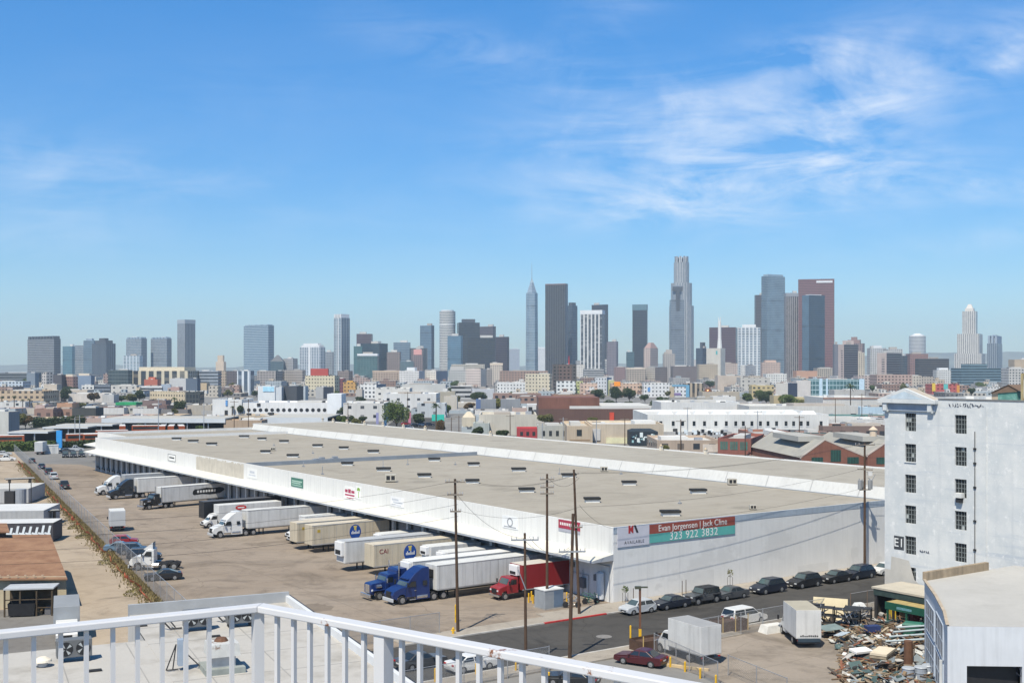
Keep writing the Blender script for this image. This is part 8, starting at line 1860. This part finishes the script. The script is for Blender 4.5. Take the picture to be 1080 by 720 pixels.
# trees
TREES = [(18, 453, 434, 9, 2, 'brownish tree beside the metal sided hall'), (27, 452, 437, 8, 4, 'olive brown tree left of the brick row'), (68, 424, 410, 5, 0, 'round dark tree right of the long peach building'), (147, 424, 411, 6, 0, 'dark tree cluster left of the peach two storey building'), (190, 437, 422, 7, 0, 'black green tree left of the white mural building'),
    (418, 453, 422, 15, 1, 'big green round tree at the centre behind the roof'), (442, 449, 436, 6.5, 0, 'dark green tree right of the big round tree'), (505, 424, 413, 9.5, 0, 'round dark green tree above the plain grey blocks'), (481, 427, 417, 5, 2, 'olive tree left of the round dark tree'), (495, 434, 424, 6, 4, 'brown bare tree between the shed and blue building'), (526, 434, 420, 4.5, 3, 'bright green tree between the two grey blocks'), (540, 424, 413, 6, 1, 'green tree in front of the brick row'),
    (362, 452, 438, 6, 1, 'conical green tree left of the pale low workshop'), (376, 453, 441, 6, 2, 'olive shrub tree beside the conical tree'), (575, 448, 436, 8, 2, 'olive tree below the dark brown warehouse at its left'), (625, 447, 440, 6, 2, 'olive bush below the dark brown warehouse at its right'), (630, 424, 409, 7, 0, 'leftmost dark tree of the group before the peach building'), (650, 424, 407, 7.5, 0, 'middle dark tree of the group before the peach building'), (664, 424, 408, 7, 0, 'right dark tree of the group before the peach building'),
    (697, 432, 419, 13, 0, 'broad dome shaped dark tree above the very long white warehouse'), (808, 427, 411, 8.5, 0, 'dark umbrella tree left of the blank beige block'), (788, 425, 414, 6, 1, 'green tree behind the very long white warehouse'), (832, 432, 414, 11, 1, 'wide umbrella tree in front of the blank blocks'), (805, 460, 447, 9, 3, 'bright green bushy tree before the long white warehouse'), (817, 460, 450, 5, 2, 'small olive tree right of the bright bushy tree'), (828, 460, 449, 6, 2, 'loose olive tree left of the loading doors'), (856, 460, 448, 7, 3, 'yellow green tree at the loading doors'), (865, 460, 449, 6, 3, 'last yellow green tree by the brown brick row'),
    (504, 463, 450, 5.5, 0, 'dark shrub tree right of the gabled shop'), (530, 463, 453, 7, 0, 'low dark bush left of the red building'), (701, 480, 469, 5, 2, 'olive shrub beside the black mural building'), (465, 457, 443, 5.5, 4, 'bare brown tree near the crossing'), (99, 425, 413, 6, 4, 'brown tree behind the long pale building'), (128, 424, 417, 6, 0, 'dark low tree right of the grey white shed'), (240, 435, 428, 4, 0, 'small dark tree before the white mural building'), (800, 420, 411, 5, 1, 'green tree before the yellow house'), (560, 424, 417, 5, 1, 'low green tree before the cream apartment block'), (1, 452, 441, 6, 1, 'green tree behind the metal sided hall')]
for i, (x, yb, yt, wpx, lf, l) in enumerate(TREES):
    q = G(x, yb); h = (yb - yt) * q.y / F; tree(l, q, h, wpx * q.y / F * 1.0, lf, .2, i + 1, 2.2, leafs=max(.3, q.y / F * .6), lobes=12)
def palm(label, x, yb, yt, seed):
    q = G(x, yb); h = (yb - yt) * q.y / F; rg = random.Random(seed); t = thing('palm_tree', label, 'palm tree', q)
    MB().cyl((0, 0, 0), (0, 0, h * .9), .35, .25, 7).build('trunk', mat('bark', (.08, .06, .045)), t); b = MB(); s_ = h * .24
    for i in range(26):
        an = rg.uniform(0, 6.28); up_ = rg.uniform(-.6, 1); d = Vector((math.cos(an), math.sin(an), 0)); w_ = Vector((-d.y, d.x, 0)) * .25
        p0, p1, p2 = Vector((0, 0, h * .9)), Vector((0, 0, h * .9)) + d * s_ * .6 + Vector((0, 0, up_ * s_ * .5)), Vector((0, 0, h * .9)) + d * s_ + Vector((0, 0, up_ * s_ * .5 - s_ * .35))
        b.face([p0 - w_, p0 + w_, p1 + w_, p1 - w_]); b.face([p1 - w_, p1 + w_, p2])
    b.build('crown', LEAF[0], t)
for i, (x, yb, yt, l) in enumerate(((2, 430, 418, 'palm tree at the left edge before the peach building'), (15, 431, 417, 'second palm tree before the long peach building'), (24, 431, 421, 'short palm tree below the long peach building'), (31, 431, 420, 'palm tree at the right end of the peach building'), (245, 438, 428, 'palm tree in front of the white mural building'), (676, 422, 407, 'palm tree right of the dark trees by the peach building'), (184, 436, 419, 'thin palm tree above the black fronted garage'), (460, 452, 425, 'tall thin palm tree near the street crossing'), (897, 440, 405, 'thin tall palm tree above the long pale warehouse'))): palm(l, x, yb, yt, i)
# poles far off
for i, (x, yb, yt, l) in enumerate(((167, 462, 420, 'slim dark pole rising over the bus depot canopy'), (215, 460, 424, 'slim grey pole over the long depot canopy'), (247, 462, 422, 'dark pole at the brown depot hall'), (262, 462, 421, 'dark lamp pole right of the brown depot hall'), (79, 466, 440, 'slim pole beside the dark shed at left'), (84, 470, 438, 'slim pole nearest the blue pylon sign'), (430, 451, 413, 'thin pole right of the big green tree'), (538, 464, 437, 'twin armed pole before the cream walled warehouse'), (572, 466, 446, 'white topped pole at the pale grey building'), (594, 466, 440, 'slim pole at the tan warehouse corner'), (629, 469, 443, 'slim pole before the long tan side wall'), (659, 471, 440, 'double headed pole left of the black mural building'), (718, 478, 442, 'pole with transformer above the low tan brick shed'), (725, 462, 429, 'white pole in front of the long white warehouse'), (799, 462, 433, 'grey pole before the long white warehouse loading doors'), (786, 481, 449, 'dark pole beside the red brick shop'), (843, 476, 438, 'dark pole left of the gabled brick halls'), (881, 452, 420, 'thin pole by the teal fence wall'), (909, 446, 415, 'thin pole by the pale blue shed'), (484, 460, 438, 'left pole at the gabled shop'), (476, 460, 440, 'second pole left of the gabled shop'), (367, 460, 424, 'thin pole left of the pale low workshop'))):
    q = G(x, yb); h = (yb - yt) * q.y / F; t = thing('street_pole', l, 'pole', q)
    MB().cyl((0, 0, 0), (0, 0, h), .17, .13, 6).build('pole', STEEL if 'grey' in l or 'white' in l or 'slim' in l else WOOD, t)
    MB().box(-1.6, 1.6, -.08, .08, h - .7, h - .5).build('arm', ARMG, t)
# cars at the crossing
for i, (x, y, c_, l) in enumerate(((431, 452, 'white', 'white car waiting at the crossing beyond the roof'), (438, 450, 'black', 'black car right of the white one at the crossing'), (446, 449, 'silver', 'silver car third from left at the crossing'), (453, 449, 'navy', 'dark car rightmost at the crossing'), (428, 448, 'red', 'red car farthest back at the crossing'), (408, 452, 'white', 'white van like car below the big green tree'))):
    car('suv', l, c_, G(x, y), .3)
sheet('road', [G(400, 455), G(470, 457), G(462, 441), G(420, 440)], .03, M_road)
# --- low filler blocks so that the streets between are lined with buildings
LABELC = {}
rf = random.Random(77)
cols_ = [((.60, .59, .57), 'white'), ((.50, .46, .40), 'beige'), ((.36, .35, .34), 'grey'), ((.28, .17, .13), 'brick'), ((.52, .42, .30), 'tan'), ((.20, .19, .19), 'dark grey'), ((.46, .33, .28), 'pinkish'), ((.36, .42, .46), 'blue grey')]
for row, (yb, hpx, n) in enumerate(((456, 9, 22), (446, 8, 26), (437, 7, 30), (430, 6, 32), (424, 6, 34), (418, 6, 36), (413, 7, 38), (409, 7, 38), (406, 7, 38))):
    Y = CH * F / (yb - HY)
    if row > 3: continue
    for i in range(n):
        x0 = -10 + 1100 * i / n + rf.uniform(-4, 4); x1 = x0 + 1100 / n * rf.uniform(.7, 1.02)
        if row == 0 and x0 < 410: continue
        if row == 0 and x1 > 400 and x0 < 480: continue
        if row <= 1 and 395 < x1 and x0 < 475: continue
        (c_, nm) = rf.choice(cols_); yt = yb - hpx * rf.uniform(.55, 1.05)
        st = rf.choice(['ware', 'plain', 'small', 'grid'] if row > 3 else ['ware', 'plain', 'plain'])
        xm = (x0 + x1) / 2
        cand = [(abs((q[1] + q[2]) / 2 - xm) + (0 if q[0].get('used', 0) == 0 else 400 * q[0]['used']), k) for k, q in enumerate(CITY) if q[0].get('landmark', 1)]
        cand.sort(); nb = CITY[cand[0][1]][0]; nb['used'] = nb.get('used', 0) + 1
        ref = nb['label']
        for stop in (' with ', ' left of ', ' right of ', ' below ', ' before ', ' behind ', ' in front ', ' between ', ' beside ', ' at ', ' standing ', ' rising ', ' above ', ' touching ', ' over ', ' tucked ', ' carrying ', ' of those', ' under ', ' covered', ' painted'):
            ref = ref.split(stop)[0]
        lab = 'low %s %s building near the %s' % (nm, rf.choice(['flat roofed', 'plain walled', 'boxy']), ref)
        if lab in LABELS: lab = lab.replace('low ', 'small low ')
        if lab in LABELS: lab = lab.replace('small low ', 'squat little ')
        words = lab.split()
        lab = ' '.join(words[:16])
        t, *_ = bldg(x0, x1, yt, Y * rf.uniform(.99, 1.02), st, c_, lab, roof=rf.choice('wggtdb'), depth=Y * .022 + 8, pent=False); t['landmark'] = 0
# the farthest low buildings read as one mass
b = MB(); fm = [fmat(s_, c_) for c_, _ in cols_ for s_ in ('small', 'grid')] + [RF['w'], RF['g'], RF['t'], RF['d']]
for yb, hpx, n in ((418, 6, 44), (413, 7, 50), (409, 7, 54), (406, 7, 58), (403, 7, 58)):
    Y = CH * F / (yb - HY)
    for i in range(n):
        x0 = -10 + 1100 * i / n + rf.uniform(-5, 5); w_ = 1100 / n / F * Y * rf.uniform(.5, 1.0); X = (x0 - HX) / F * Y; h = hpx * rf.uniform(.4, 1.15) / F * Y; y_ = Y * rf.uniform(.97, 1.03); k = rf.randrange(16); d_ = Y * .02 + 8
        b.box(X, X + w_, y_, y_ + d_, 0, h, k, 'z', 16 + rf.randrange(4)); b.box(X + w_ * .2, X + w_ * .5, y_ + 4, y_ + 9, h, h + 3, rf.randrange(16), 'z')
o = stuff(b.build('distant_buildings', fm)); o['label'] = 'mass of low far off buildings below the skyline'; o['category'] = 'buildings'
for i in range(120):
    yb = rf.choice((455, 446, 438, 431, 425, 419, 414, 410)); x = rf.uniform(0, 1075)
    if yb > 440 and (x > 395 or x < 115): continue
    q = G(x, yb); tree('dark leafy street tree among the low city buildings', q, q.y / F * rf.uniform(6, 11), q.y / F * rf.uniform(3, 7), rf.choice((0, 0, 0, 1, 2)), .2, 200 + i, 1.4, leafs=max(.3, q.y / F * .6), lobes=7, group='street trees among the low buildings')
for q in CITY:
    for k in ('used', 'landmark'):
        if k in q[0]: del q[0][k]
